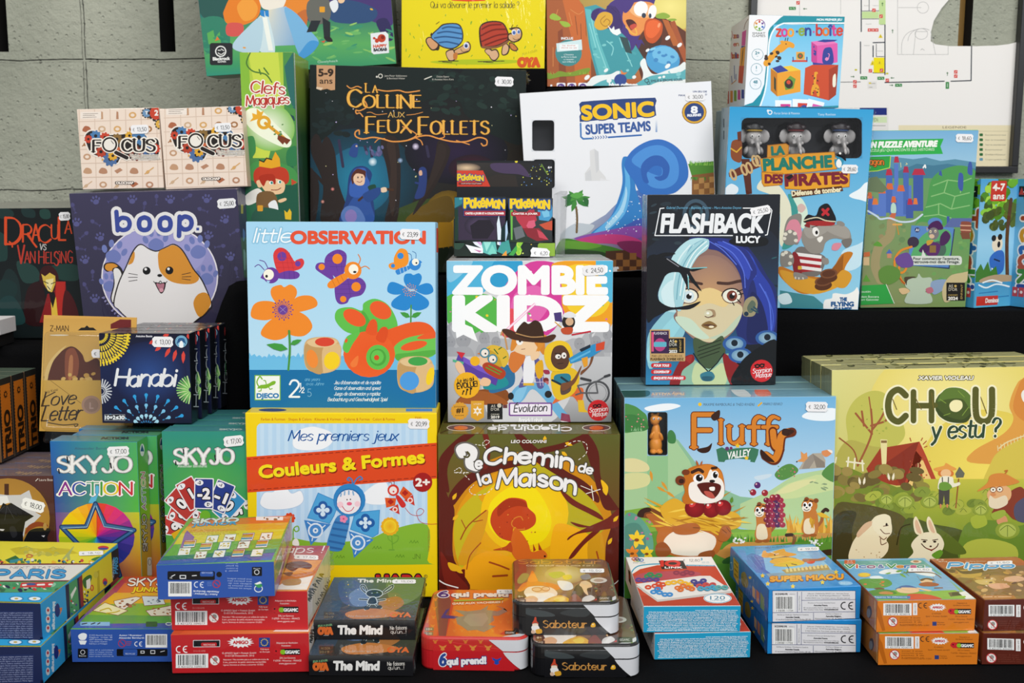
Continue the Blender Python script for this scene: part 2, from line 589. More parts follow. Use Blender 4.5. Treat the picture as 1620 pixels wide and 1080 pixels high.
 def Q(s, pts, cols):
  """four-corner blend"""
  p = pts_of(pts)
  n = 6
  ps, cs = [], []
  c = [lin(q) for q in cols]
  def bl(a, i, j):
   u, v = i / n, j / n
   return tuple((a[0][k] * (1 - u) + a[1][k] * u) * (1 - v) + (a[3][k] * (1 - u) + a[2][k] * u) * v for k in range(len(a[0])))
  for i in range(n):
   for j in range(n):
    ij = ((i, j), (i + 1, j), (i + 1, j + 1), (i, j + 1))
    ps.append([s.map(bl(p, *q)) for q in ij])
    cs.append([bl(c, *q) for q in ij])
  s.add(ps, cs)
  return s
 def strokes(s, lines, width, col, cap=True):
  """lines of equal colour as one layer; width is a number or a function of direction"""
  ps = []
  def disc(q, r):
   n = 8 if r < 5 else 14
   return [s.map((q[0] + r * math.cos(2 * math.pi * t / n), q[1] + r * math.sin(2 * math.pi * t / n))) for t in range(n)]
  for ln in lines:
   if len(ln) < 2:
    continue
   prev = None
   for (a, b) in zip(ln, ln[1:]):
    dx, dy = b[0] - a[0], b[1] - a[1]
    L = math.hypot(dx, dy)
    if L < 1e-6:
     continue
    w = width(dx / L, dy / L) if callable(width) else width
    nx, ny = -dy / L * w / 2, dx / L * w / 2
    ps.append([s.map(q) for q in ((a[0] + nx, a[1] + ny), (b[0] + nx, b[1] + ny), (b[0] - nx, b[1] - ny), (a[0] - nx, a[1] - ny))])
    if prev is not None and cap and w * math.acos(max(-1, min(1, (dx * pd[0] + dy * pd[1]) / L))) > 1.6:
     ps.append(disc(a, min(w, prev) / 2))
    elif prev is None and cap:
     ps.append(disc(a, w / 2))
    prev, pd = w, (dx / L, dy / L)
   if cap and prev:
    ps.append(disc(ln[-1], prev / 2))
  c = lin(col)
  s.add(ps, [c] * len(ps), True)
  return s
 def L(s, col, w, pts, sm=0, closed=0):
  p = pts_of(pts)
  if sm:
   p = smooth(p, bool(closed))
  if closed:
   p = p + [p[0]]
  return s.strokes([p], w, col)
 def LL(s, col, w, many, sm=0):
  return s.strokes([smooth(pts_of(q), False) if sm else pts_of(q) for q in many.split('|')], w, col)
 def ring(s, col, w, cx, cy, rx, ry=None, a0=0, a1=360, rot=0):
  ry = rx if ry is None else ry
  n = max(8, int(abs(a1 - a0) / 15))
  r = R(rot)
  p = []
  for i in range(n + 1):
   t = R(a0 + (a1 - a0) * i / n)
   x, y = rx * math.cos(t), ry * math.sin(t)
   p.append((cx + x * math.cos(r) - y * math.sin(r), cy + x * math.sin(r) + y * math.cos(r)))
  return s.strokes([p], w, col)
 def T(s, txt, x, y, h, col, w=None, rot=0, b=0, o=(), sl=0, al='l', up=0):
  """type: baseline start x,y, capital height h, b extra weight (fraction of h), o outlines [(px, colour)], sl slant"""
  V, F, Bd = glyph_mesh(txt)
  if not V:
   return s
  sc = h / 0.72
  x0, x1 = min(v[0] for v in V), max(v[0] for v in V)
  kx = sc if w is None else w / max(x1 - x0, 1e-6)
  off = {'l': x0, 'c': (x0 + x1) / 2, 'r': x1}[al]
  ca, sa = math.cos(R(rot)), math.sin(R(rot))
  sg = -1 if not up else 1
  def tf(v):
   X, Y = (v[0] - off) * kx + v[1] * sl * sc, sg * v[1] * sc
   return (x + X * ca - Y * sa, y + X * sa + Y * ca)
  W = [tf(v) for v in V]
  for (ow, oc) in o:
   s.strokes([[W[a], W[c]] for a, c in Bd], 2 * ow + b * h, oc)
  M = [s.map(q) for q in W]
  c = lin(col)
  s.add([[M[i] for i in f] for f in F], [c] * len(F))
  if b:
   s.base += 0
   s.strokes([[W[a], W[c2]] for a, c2 in Bd], b * h, col)
  return s
 def S(s, txt, x, y, h, col, w=None, rot=0, t=0.14, nib=None, o=(), sl=0, al='l', gap=1.7, serif=0, jit=0, arc=0, cols=None):
  """drawn lettering: t stroke weight (fraction of h), nib=(angle, thin/thick) for a pen, o outlines, serif bar length, jit wobble"""
  adv = 0
  G = []
  rng = random.Random(len(txt) * 7 + int(x))
  for ch in txt:
   if ch == ' ':
    adv += 4
    continue
   a, st = HAND.get(ch, HAND['-'])
   G.append((adv, a, st))
   adv += a + gap
  tot = adv - gap
  ky = h / 10
  kx = ky if w is None else w / tot
  ca, sa = math.cos(R(rot)), math.sin(R(rot))
  off = {'l': 0, 'c': tot / 2, 'r': tot}[al]
  letters = []
  for (p0, a, st) in G:
   jr, jy, js = R(rng.uniform(-6, 6) * jit), rng.uniform(-0.6, 0.6) * jit, 1 + rng.uniform(-.08, .1) * jit
   ls = []
   for cv, pts in st:
    pts = smooth(pts, False, 4) if cv else pts
    q = []
    for (X, Y) in pts:
     X -= a / 2
     X, Y = (X * math.cos(jr) - Y * math.sin(jr)) * js, (X * math.sin(jr) + Y * math.cos(jr)) * js + jy
     X = (X + a / 2 + p0 - off) * kx + Y * sl * ky
     Y = Y * ky + (arc * (1 - (2 * (X + off * kx) / (tot * kx) - 1) ** 2) * h if arc else 0)
     q.append((x + X * ca + Y * sa, y + X * sa - Y * ca))
    ls.append((cv, q))
   letters.append(ls)
  tw = t * h
  if nib:
   na = R(nib[0] + rot)
   nx, ny = math.cos(na), math.sin(na)
   wf = lambda dx, dy: tw * (nib[1] + (1 - nib[1]) * abs(dx * ny - dy * nx))
  else:
   wf = lambda dx, dy: tw
  bars = []
  if serif:
   for ls in letters:
    for cv, q in ls:
     for e, f in ((q[0], q[1]), (q[-1], q[-2])):
      dx, dy = f[0] - e[0], f[1] - e[1]
      if abs(dy * ca - dx * sa) > 0.8 * math.hypot(dx, dy):
       l = serif * h / 2
       bars.append([(e[0] - l * ca, e[1] - l * sa), (e[0] + l * ca, e[1] + l * sa)])
  alll = [q for ls in letters for cv, q in ls]
  for (ow, oc) in o:
   s.strokes(alll, (lambda dx, dy: wf(dx, dy) + 2 * ow), oc)
   if bars:
    s.strokes(bars, tw * 0.35 + 2 * ow, oc)
  if cols:
   for i, ls in enumerate(letters):
    s.strokes([q for cv, q in ls], wf, cols[i % len(cols)])
  else:
   s.strokes(alll, wf, col)
  if bars:
   s.strokes(bars, tw * 0.35, col)
  return s
 def blobs(s, n, x0, y0, x1, y1, r0, r1, cols, seed=1, flat=0.8):
  """n scattered printed dabs"""
  g = random.Random(seed)
  for i in range(n):
   r = g.uniform(r0, r1)
   s.E(cols[g.randrange(len(cols))], g.uniform(x0, x1), g.uniform(y0, y1), r, r * g.uniform(flat * .7, flat * 1.2), g.uniform(-30, 30), n=9)
  return s
 def leaf(s, col, x, y, l, w, rot):
  a = R(rot)
  p = [(0, 0), (l * .3, w * .5), (l * .65, w * .42), (l, 0), (l * .65, -w * .42), (l * .3, -w * .5)]
  return s.poly(col, [(x + q[0] * math.cos(a) - q[1] * math.sin(a), y + q[0] * math.sin(a) + q[1] * math.cos(a)) for q in p])
 def star(s, col, x, y, r, n=5, ri=0.45, rot=-90):
  n = int(n)
  return s.poly(col, [(x + (r if i % 2 == 0 else r * ri) * math.cos(R(rot + 180 * i / n)), y + (r if i % 2 == 0 else r * ri) * math.sin(R(rot + 180 * i / n))) for i in range(2 * n)])
 def grass(s, cols, x0, x1, y, h, n, seed=2):
  g = random.Random(seed)
  for i in range(n):
   x = g.uniform(x0, x1)
   hh = h * g.uniform(.5, 1)
   s.P(cols[g.randrange(len(cols))], [(x - h * .12, y), (x + g.uniform(-.3, .3) * h, y - hh), (x + h * .12, y)])
  return s
 # ---- small marks that many boxes carry
 def barcode(s, x0, y0, x1, y1, seed=3, num='3 421272 109517'):
  s.Rc('f2f2f0', x0, y0, x1, y1)
  g = random.Random(seed)
  m = (x1 - x0) * .07
  h = (y1 - y0)
  x = x0 + m
  L = []
  while x < x1 - m:
   w = g.choice((1, 1, 2, 3)) * (x1 - x0) / 105
   L.append([(x, y0 + h * .08), (x + w, y0 + h * .08), (x + w, y1 - h * .2), (x, y1 - h * .2)])
   x += w + g.choice((1, 1, 2, 3)) * (x1 - x0) / 105
  s.add([[s.map(q) for q in p] for p in L], [lin('111111')] * len(L))
  if num:
   s.T(num, x0 + m, y1 - h * .03, h * .13, '222', w=(x1 - x0) - 2 * m)
  return s
 def ce(s, x, y, h, col='f4f4f4'):
  for cx in (x + h * .5, x + h * 1.45):
   s.ring(col, h * .14, cx, y, h * .43, h * .43, 80, 280)
  return s.L(col, h * .12, [(x + h * 1.05, y), (x + h * 1.4, y)])
 def para(s, x, y, w, rows, h, col, seed=4, gap=1.9):
  """small print: short words set in lines"""
  g = random.Random(seed)
  W = 'le jeu de cartes pour tous les petits et grands ne convient pas aux enfants de moins de 3 ans risque petites pieces a conserver jouer avec'.split()
  for r in range(rows):
   t = ' '.join(g.choice(W) for _ in range(max(2, int(w / (h * 4.6)))))
   s.T(t, x, y + r * h * gap, h, col, w=w * g.uniform(.93, 1))
  return s
 def mesh(s):
  return s.V, s.F, s.K
# ------------------------------------------------------------------ boxes
def pose(x, y, z, yaw, lean, roll):
 return (Matrix.Translation((x, y, z + CAMZ)) @ Matrix.Rotation(R(yaw), 4, 'Z') @ Matrix.Rotation(R(-lean), 4, 'X')
   @ Matrix.Rotation(R(roll), 4, 'Y'))
def box_geo(x0, x1, y0, y1, z0, z1, r, cols, seg=2, skip=()):
 """bevelled block; every face takes the colour of the side it looks to"""
 bm = bmesh.new()
 bmesh.ops.create_cube(bm, size=1)
 for v in bm.verts:
  v.co = Vector((x0 + (v.co.x + .5) * (x1 - x0), y0 + (v.co.y + .5) * (y1 - y0), z0 + (v.co.z + .5) * (z1 - z0)))
 if r:
  bmesh.ops.bevel(bm, geom=list(bm.edges), offset=r, segments=seg, affect='EDGES', profile=0.5)
 bm.normal_update()
 V = [tuple(v.co) for v in bm.verts]
 bm.verts.index_update()
 F, C = [], []
 for f in bm.faces:
  n = f.normal
  a = max(range(3), key=lambda i: abs(n[i]) + (0.001 if i == 1 else 0))
  k = {(0, 0): 'left', (0, 1): 'right', (1, 0): 'front', (1, 1): 'back', (2, 0): 'bottom', (2, 1): 'top'}[(a, 1 if n[a] > 0 else 0)]
  if k in skip:
   continue
  F.append(tuple(v.index for v in f.verts))
  C.append(lin(cols.get(k, cols['front'])))
 bm.free()
 return V, F, C
class Geo:
 def __init__(s):
  s.V, s.F, s.C = [], [], []
 def add(s, V, F, C):
  b = len(s.V)
  s.V += V
  s.F += [tuple(i + b for i in f) for f in F]
  s.C += C if isinstance(C, list) else [C] * len(F)
  return s
 def mesh(s, name):
  return mesh_of(name, s.V, s.F, s.C)
class Box:
 """one game box: an Empty at its lower left front corner with lid and tray (or one carton) as parts"""
 def __init__(s, name, w, h, d, x, y, z, yaw, lean, roll, cols, style='lid', mat=None, flat=False, r=0.0012, hole=None, hole_depth=0.03, crop=(0, 0, 1)):
  s.name, s.w, s.h, s.d, s.cols, s.style, s.flat = name, w, h, d, dict(cols), style, flat
  s.M = pose(x, y, z, yaw, lean, roll)
  s.mat = mat or FILM
  s.arts = {}
  s.root = root(name, s.M)
  s.r = r
  s.hole = hole
  s.hole_depth = hole_depth
  s.hcrop = crop
 def face(s, k, crop=(0, 0, 1), uv=None):
  w, h, d = s.w, s.h, s.d
  D = {'front': ((0, 0, 0), (1, 0, 0), (0, 0, 1), w, h), 'top': ((0, 0, h), (1, 0, 0), (0, 1, 0), w, d),
             'right': ((w, 0, 0), (0, 1, 0), (0, 0, 1), d, h), 'left': ((0, d, 0), (0, -1, 0), (0, 0, 1), d, h)}[k]
  if k not in s.arts:
   s.arts[k] = Art(s.M, *D, uv=uv)
  return s.arts[k].crop(*crop)
 def sticker(s, k, cx, cy, w, h, txt, rot=0, crop=None, sy=1.0):
  """a paper price label stuck on the wrapped box"""
  a = s.arts[k]
  b = Art(s.M, tuple(a.o), tuple(a.u), tuple(a.v), a.w, a.h, inset=-0.004, uv=a.uv)
  b.base = max([q[4] for q in a.lay] + [0]) + 4
  if crop:
   b.crop(*crop)
  else:
   b.crop(a.ox, a.oy, a.k)
  b.push(cx, cy, rot, 1, sy)
  e = h * .22
  b.poly('f0eff0', [(-w / 2 + e, -h / 2), (w / 2 - e, -h / 2), (w / 2, -h / 2 + e), (w / 2 - e * .3, 0), (w / 2, h / 2 - e), (w / 2 - e, h / 2), (-w / 2 + e, h / 2), (-w / 2, h / 2 - e), (-w / 2 + e * .3, 0), (-w / 2, -h / 2 + e)])
  b.T('€', -w * .37, h * .2, h * .34, '333', w=w * .1)
  b.S(txt, -w * .13, h * .22, h * .42, '3a3a3a', w=w * .5, t=.12)
  V, F, K = b.mesh()
  link('price_sticker', mesh_of('price_sticker', V, F, K), s.root, PAPER)
  return s
 def finish(s, label, cat, group=None):
  w, h, d, r = s.w, s.h, s.d, s.r
  g = Geo()
  lip = 0.0025
  if s.hole:
   g.add(*box_geo(0, w, 0, d, 0, h, 0, s.cols, skip=('front',)))
   a = s.face('front')
   sv = (a.ox, a.oy, a.k)
   a.crop(*s.hcrop)
   hs = []
   for (x0, y0, x1, y1, rr) in s.hole:
    p = []
    for cx, cy, an in ((x1 - rr, y0 + rr, -90), (x1 - rr, y1 - rr, 0), (x0 + rr, y1 - rr, 90), (x0 + rr, y0 + rr, 180)):
     p += [a.map((cx + rr * math.cos(R(an + k * 30)), cy + rr * math.sin(R(an + k * 30)))) for k in range(4)]
    hs.append(p)
   a.crop(*sv)
   out = [(0, 0), (w, 0), (w, h), (0, h)]
   al = out + [p for q in hs for p in q]
   tr = tessellate_polygon([[Vector((x, y, 0)) for x, y in out]] + [[Vector((x, y, 0)) for x, y in q] for q in hs])
   g.add([(x, 0, y) for x, y in al], [tuple(t) for t in tr], lin(s.cols['front']))
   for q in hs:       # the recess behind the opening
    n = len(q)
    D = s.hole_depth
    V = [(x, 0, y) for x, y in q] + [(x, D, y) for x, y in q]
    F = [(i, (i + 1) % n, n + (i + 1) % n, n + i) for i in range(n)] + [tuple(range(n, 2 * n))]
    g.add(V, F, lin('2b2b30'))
  elif s.style == 'lid' and not s.flat:
   g.add(*box_geo(0, w, 0, d - lip, 0, h, r, s.cols))
  elif s.style == 'lid':
   g.add(*box_geo(0, w, 0, d, lip, h, r, s.cols))
  else:
   g.add(*box_geo(0, w, 0, d, 0, h, r * .7, s.cols))
  for a in s.arts.values():
   g.add(*a.mesh())
  part = 'lid' if s.style == 'lid' else 'carton'
  link(part, g.mesh(part), s.root, s.mat)
  if s.style == 'lid' and not s.hole:
   t = dict(front=s.cols.get('tray', 'e8e6e0'))
   e = 0.0015
   if s.flat:
    G = box_geo(e, w - e, e, d - e, 0, h * .5, .0005, t)
   else:
    G = box_geo(e, w - e, d * .5, d, e, h - e, .0005, t)
   link('tray', mesh_of('tray', *G), s.root, CARD)
  tag(s.root, label, cat, group)
  return s.root
def stack_back(b, labels, group, step=None, jit=0.0):
 """copies of an upright box standing close behind it"""
 g = random.Random(int(b.w * 1e4))
 st = step or b.d + 0.0016
 for i, l in enumerate(labels):
  dup(b.root, b.M @ Matrix.Translation((g.uniform(-jit, jit), st * (i + 1), 0)), l, group=group)
 b.root['group'] = group
def tuft(b, p, q, out, s):
 """a crumpled fringe of shrink film along an edge"""
 g = random.Random(int(s * 1e5) + len(b.name))
 p, q, o = Vector(p), Vector(q), Vector(out).normalized()
 n = max(6, int((q - p).length / .004))
 V, F = [], []
 for i in range(n + 1):
  e = p.lerp(q, i / n) + o * .0005
  for k in range(3):
   V.append(tuple(e + o * (s * k / 2 * g.uniform(.3, 1.1)) + Vector([g.uniform(-1, 1) * s * .35 * min(k, 1) for _ in range(3)])))
 for i in range(n):
  F += [(i * 3 + k, i * 3 + k + 1, i * 3 + k + 4, i * 3 + k + 3) for k in (0, 1)]
 link('shrink_film', mesh_of('shrink_film', V, F), b.root, CRINKLE)
# crops of the photograph the prints were measured in
A1, A2, A3, A4, A5, A6 = (0, 0, .25), (300, 0, .25), (600, 0, .25), (860, 0, .25), (1220, 0, .25), (0, 270, .25)
B1, B2, B3, B4 = (360, 90, .31486), (690, 220, .18519), (810, 120, .2963), (1000, 290, .30552)
B5, B6, B7, B8 = (1130, 160, .31469), (1350, 190, .28693), (380, 340, .29623), (690, 380, .28704)
C1, C2, C3, C4, C5, C6 = (0, 490, .25), (0, 660, .25), (370, 630, .27778), (680, 650, .27778), (970, 590, .28704), (1250, 550, .32399)
D1, D2, D3, D4 = (0, 800, .25926), (230, 800, .2592), (470, 880, .23457), (780, 860, .20364)
D5, D6, D7 = (970, 850, .21293), (1130, 840, .20377), (1340, 850, .21293)
E1, E2, E3, E4, E5 = (90, 280, .24078), (1480, 260, .24055), (0, 280, .14815), (0, 490, .2312), (1120, 30, .14815)
# ================================================================== setting
TZ=CAMZ -.46517      # table top
def setting():
 W=1.70
 # the block wall as one skin with open slots; joints are grooves in the mesh
 P=lambda px,py:(at(px,py,W).x,at(px,py,W).z)
 sl=[]
 for (px0,px1,top,bot) in ((-14,14,-140,80),(254,278,-140,82),(512,536,-140,84),(770,794,-140,84),(1028,1052,-140,84),(1515,1536,-140,70),(1770,1794,-140,84),(-270,-246,-140,80)):
  x0,z1=P(px0,bot)
  x1,z0=P(px1,bot)[0],P(px1,top)[1]
  sl.append((x0,x1,z1,z0))
 X0,X1,Z0,Z1=-1.6,1.6,0.0,2.6
 gx=sorted({X0,X1} | {q for s in sl for q in s[:2]})
 zlo,zhi=sl[1][2],sl[1][3]
 gz=[Z0,zlo,zhi,Z1]
 V,F=[],[]
 idx,inner={},[]
 def v(x,y,z):
  k=(round(x,5),round(y,5),round(z,5))
  if k not in idx:
   idx[k]=len(V)
   V.append((x,y,z))
  return idx[k]
 for i in range(len(gx)-1):
  for j in range(3):
   x0,x1,z0,z1=gx[i],gx[i+1],gz[j],gz[j+1]
   hole=j==1 and any(abs(s[0]-x0)<1e-6 for s in sl)
   if not hole:
    F.append((v(x0,W,z0),v(x1,W,z0),v(x1,W,z1),v(x0,W,z1)))
   else:
    D=W+.12
    inner+=range(len(F),len(F)+4)
    F.append((v(x0,W,z0),v(x1,W,z0),v(x1,D,z0),v(x0,D,z0)))
    F.append((v(x0,D,z1),v(x1,D,z1),v(x1,W,z1),v(x0,W,z1)))
    F.append((v(x0,W,z0),v(x0,D,z0),v(x0,D,z1),v(x0,W,z1)))
    F.append((v(x1,D,z0),v(x1,W,z0),v(x1,W,z1),v(x1,D,z1)))
 me=mesh_of('wall_back',V,F)
 m=block_mat()
 # joints as darker, sunken lines in the same procedural material
 nt=m.node_tree
 b=nt.nodes['Principled BSDF']
 tc=nt.nodes.new('ShaderNodeTexCoord')
 br=nt.nodes.new('ShaderNodeTexBrick')
 mp=nt.nodes.new('ShaderNodeMapping')
 mp.vector_type='POINT'
 mp.inputs['Rotation'].default_value=(R(90),0,0)
 x140=P(140,60)[0]
 z88=P(140,88)[1]
 br.offset=0.0
 br.inputs['Scale'].default_value=1.0
 br.inputs['Brick Width'].default_value=.396
 br.inputs['Row Height'].default_value=.198
 br.inputs['Mortar Size'].default_value=.0032
 br.inputs['Mortar Smooth'].default_value=.7
 br.inputs['Color1'].default_value=br.inputs['Color2'].default_value=(1,1,1,1)
 br.inputs['Mortar'].default_value=(0,0,0,1)
 no=nt.nodes.new('ShaderNodeTexNoise')
 no.inputs['Scale'].default_value=14
 vm=nt.nodes.new('ShaderNodeVectorMath')
 vm.operation='MULTIPLY_ADD'
 vm.inputs[1].default_value=(.008,.008,.008)
 cx=nt.nodes.new('ShaderNodeCombineXYZ')
 sx=nt.nodes.new('ShaderNodeSeparateXYZ')
 ax=nt.nodes.new('ShaderNodeMath')
 ax.inputs[1].default_value=-x140+.396*8+.004
 az=nt.nodes.new('ShaderNodeMath')
 az.inputs[1].default_value=-z88+.198*12+.004
 nt.links.new(tc.outputs['Object'],sx.inputs[0])
 nt.links.new(sx.outputs[0],ax.inputs[0])
 nt.links.new(sx.outputs[2],az.inputs[0])
 nt.links.new(ax.outputs[0],cx.inputs[0])
 nt.links.new(az.outputs[0],cx.inputs[1])
 nt.links.new(tc.outputs['Object'],no.inputs['Vector'])
 nt.links.new(no.outputs[1],vm.inputs[0])
 nt.links.new(cx.outputs[0],vm.inputs[2])
 nt.links.new(vm.outputs[0],br.inputs['Vector'])
 b2=nt.nodes.new('ShaderNodeBump')
 b2.inputs['Strength'].default_value=.9
 b2.inputs['Distance'].default_value=.006
 nt.links.new(br.outputs['Color'],b2.inputs['Height'])
 old=b.inputs['Normal'].links[0].from_socket
 nt.links.new(old,b2.inputs['Normal'])
 nt.links.new(b2.outputs[0],b.inputs['Normal'])
 struct(link('wall_back',me,None,m))
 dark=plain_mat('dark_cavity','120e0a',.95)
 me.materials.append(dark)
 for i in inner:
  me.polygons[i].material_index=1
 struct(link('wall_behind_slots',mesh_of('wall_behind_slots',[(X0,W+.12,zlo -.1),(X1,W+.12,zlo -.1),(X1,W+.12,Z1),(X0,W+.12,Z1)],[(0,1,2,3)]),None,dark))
 # something brown stands in the cavity behind the slot at the right
 x0,z0=P(1516,66)
 g=Geo().add(*box_geo(x0,x0+.05,W+.03,W+.06,z0 -.03,z0+.3,.004,dict(front='a07a3a')))
 o=link('trim_1',g.mesh('trim_1'),None,CARD)
 struct(o)
 fl=plain_mat('hall_floor','8a8680',.5,.1,30)
 struct(link('floor',mesh_of('floor',[(-1.6,-4,0),(1.6,-4,0),(1.6,W,0),(-1.6,W,0)],[(0,1,2,3)]),None,fl))
 # table under the cloth
 t=root('display_table',Matrix.Translation((0,1.3,0)))
 wood=plain_mat('table_board','8a7a64',.6,.1,20)
 V,F,C=box_geo(-.95,.95,-.36,.32,TZ -.028,TZ -.003,.002,dict(front='8a7a64'))
 link('tabletop',mesh_of('tabletop',V,F),t,wood)
 for sx_ in (-.88,.88):
  for sy in (-.3,.26):
   V,F,C=box_geo(sx_ -.02,sx_+.02,sy -.02,sy+.02,0,TZ -.028,.002,dict(front='555'))
   link('leg',mesh_of('leg',V,F),t,plain_mat('grey_metal','6a6a6c',.4))
 tag(t,'trestle table hidden under the black cloth that carries all the boxes','table')
 # black cloth over the table and the stepped shelf
 hs=shelf_height
 nx=190
 us=[-.97+1.94*i/nx for i in range(nx+1)]
 prof=[]
 n1=16
 for i in range(n1+1):
  prof.append(('drop',i/n1))
 for i in range(1,31):
  prof.append(('flat',i/30))
 for i in range(1,21):
  prof.append(('rise',i/20))
 for i in range(1,15):
  prof.append(('shelf',i/14))
 V,F=[],[]
 for x in us:
  yf=1.405-.057*(1-sst(x,-.345,-.325))-.057*sst(x,.27,.29)
  h=hs(x)
  for k,tt in prof:
   if k=='drop':
    w=.016*math.sin(x*27+1.2*math.sin(x*9))*(1-tt)
    V.append((x,.927-.006+w -.01*(1-tt),.08+(TZ -.08)*tt))
   elif k=='flat':
    y=.935+(yf -.935)*tt
    wr=(.0010*math.sin(x*55+y*30+2*math.sin(y*26))+.0008*math.sin(x*21-y*60))*max(0,1-max(0,(y -.985))/.02) if y<1.005 else 0
    V.append((x,y,TZ -.0012+abs(wr)))
   elif k=='rise':
    f=.004*math.sin(x*42+1.5*math.sin(x*17))+.0025*math.sin(x*90+tt*2)
    V.append((x,yf+.004+f*math.sin(math.pi*tt)*.8,TZ+(h -TZ)*tt))
   else:
    V.append((x,yf+.008+(1.64-yf)*tt,h -.0008))
 m=len(prof)
 for i in range(nx):
  for j in range(m -1):
   F.append((i*m+j,(i+1)*m+j,(i+1)*m+j+1,i*m+j+1))
 o=link('tablecloth',mesh_of('tablecloth',V,F,smooth=True),None,CLOTH)
 tag(o,'black cloth draped over the table and the raised shelf behind the front boxes','tablecloth')
 # raised shelf boxes under the cloth
 # clothed riser that carries the top row
 r=Geo()
 for x0,x1,z in ((-.36,-.165,.1355),(-.165,.047,.1620),(.047,.245,.1355)):
  r.add(*box_geo(x0,x1,1.525,1.612,shelf_height((x0+x1)/2)+.0004,CAMZ+z,.003,dict(front='111')))
 o=link('display_riser',mesh_of('display_riser',r.V,r.F),None,CLOTH)
 tag(o,'black cloth-covered riser behind the night forest box, carrying the top row','riser')
def sst(x,a,b,inv=0):
 t=min(max((x -a)/(b -a),0),1)
 t=t*t*(3-2*t)
 return 1-t if inv else t
def shelf_height(x):
 lo,mid,hi=-.2005,-.1185,-.1563
 return CAMZ+lo+(mid -lo)*sst(x,-.395,-.35)+(hi -mid)*sst(x,.27,.285)
def plan():
 """evacuation plan in a black frame; the paper has slid and curls away from the upper right"""
 W=1.70
 Pt=lambda px,py,y=W:at(px,py,y)
 x0,x1=Pt(1180,140).x,Pt(1612,140).x
 z0,z1=Pt(1500,274).z,Pt(1500,-330).z
 M=Matrix.Translation((x0,W,z0))
 r=root('evacuation_plan',M)
 w,h=x1 -x0,z1 -z0
 fm=plain_mat('black_frame','141416',.35)
 e=.0105
 g=Geo()
 for a in ((0,w,0,e),(0,w,h -e,h),(0,e,e,h -e),(w -e,w,e,h -e)):
  g.add(*box_geo(a[0],a[1],-.016,-.0005,a[2],a[3],.001,dict(front='111')))
 link('frame',mesh_of('frame',g.V,g.F),r,fm)
 a=Art(M,(0,-.004,0),(1,0,0),(0,0,1),w,h,inset=.006)
 a.crop(*A5)
 # sheet with its torn-looking slid edge
 a.D('P f0ece8 -200,-1300 1010,-1300 1140,-20 1080,50 1030,130 1012,200 1010,262 1040,280 1130,292 1300,292 1430,288 1500,280 1560,265 1640,262 1640,1120 -200,1120;LL 2a3440 7 565,265 565,465|570,0 570,200|720,135 720,472|720,522 1095,514|1138,514 1265,510 1268,292|645,270 720,268|645,290 645,360|645,460 720,460;LL 3a3f46 4 570,70 720,68|570,120 700,120|690,120 690,155 720,155|620,0 620,70|440,520 565,518|665,280 665,358 715,358;LL b8b6b4 3 800,0 800,345 1120,345 1120,292|805,48 950,48|900,345 915,200 990,200|1010,200 1040,345;O b8b6b4 3 960 48 36;O b8b6b4 3 955 260 90 80 180 300;O b8b6b4 3 950 215 40 34;L~ b8b6b4 3 825,340 830,260 870,205 955,180 1000,190;LL c0bebc 3 440,0 440,90|180,0 180,100;L 8a8a8a 2 945,318 955,308 970,318;R c4dc9a 682 0 724 155;R c4dc9a 575 74 680 116;R f2df1a 648 364 716 460;P e8d03a 655,400 640,380 630,405');
 for x,y in ((170,18),(650,65),(695,103),(530,518),(530,545),(735,508),(1168,455),(1168,482),(628,448),(698,445)):
  a.Rc('d8544c',x -11,y -11,x+11,y+11);a.L('f0e0dc',3,[(x -5,y+5),(x+4,y -4)])
 for x,y in ((645,190),(622,190),(668,190)):
  a.Rc('d8544c',x -11,y -10,x+11,y+10);a.E('f0e0dc',x,y,4)
 for x,y in ((586,493),(694,495),(806,539),(134,53)):
  a.Rc('3f8a4c',x -22,y -10,x+22,y+10);a.LL('e0ece0',3,[(x -12,y),(x -2,y)] and f'{x-14},{y} {x-3},{y}|{x+6},{y-5} {x+14},{y+5}')
 a.D('R 3f8a4c 1104 518 1126 562;L e0ece0 3 1115,528 1115,552')
 for x,y,r_ in ((515,485,0),(768,493,180),(1115,468,-90),(704,28,-90),(768,198,-90),(215,56,180),(760,539,0)):
  a.push(x,y,r_);a.D('L 2f6a3a 4 -10,0 6,0;P 2f6a3a 4,-7 13,0 4,7;-')
 for x,y in ((692,228),(640,400),(686,395)):
  a.P('e8cf2c',[(x -14,y+12),(x,y -14),(x+14,y+12)]);a.T('!',x,y+8,12,'222',al='c',b=.1)
 a.D('R e4e0dc 610 515 668 562;LL 8a8680 3 620,528 658,528|620,552 640,552;E d8c83a 625 526 8 5;E c8c03a 536 442 9 6;E c8c03a 734 465 9 6')
 for x0_,y_,t in ((600,154,'Rangement'),(588,290,'Rangement'),(672,325,'Rangement'),(642,38,'Vestiaire'),(588,38,'Vestiaire')):
  a.T(t,x0_,y_,6,'8a8884',w=36)
 a.D('R e6e2de 560 680 742 825;R 22307a 560 682 732 728;R d0e0b4 560 738 732 776;T 584 768 22 6a7a5a w=92|EVACUATION;LL 9a9894 4 575,795 722,795|575,808 640,808;R e8dcb8 806 792 1520 1060;LL c8bc98 3 806,830 1500,830;T 1085 812 14 6a6250 w=150|LEGENDE')
 for i,t in enumerate(('Evacuation/sortie issue',"Sens de l'evacuation",'Point de rassemblement','Extincteur','Defibrillateur','Coupure generale eau')):
  y=853+i*31
  a.Rc('2f6a3a' if i != 5 else '6a9aac',1318,y -9,1340,y+9,4);a.T(t,1355,y+5,9,'6a6456',w=130 if i not in (3,) else 110)
 V,F,K=a.mesh()
 link('paper_sheet',mesh_of('paper_sheet',V,F,K),r,PAPER)
 tag(r,'black-framed evacuation floor plan on the block wall with its paper slid away','floor plan')
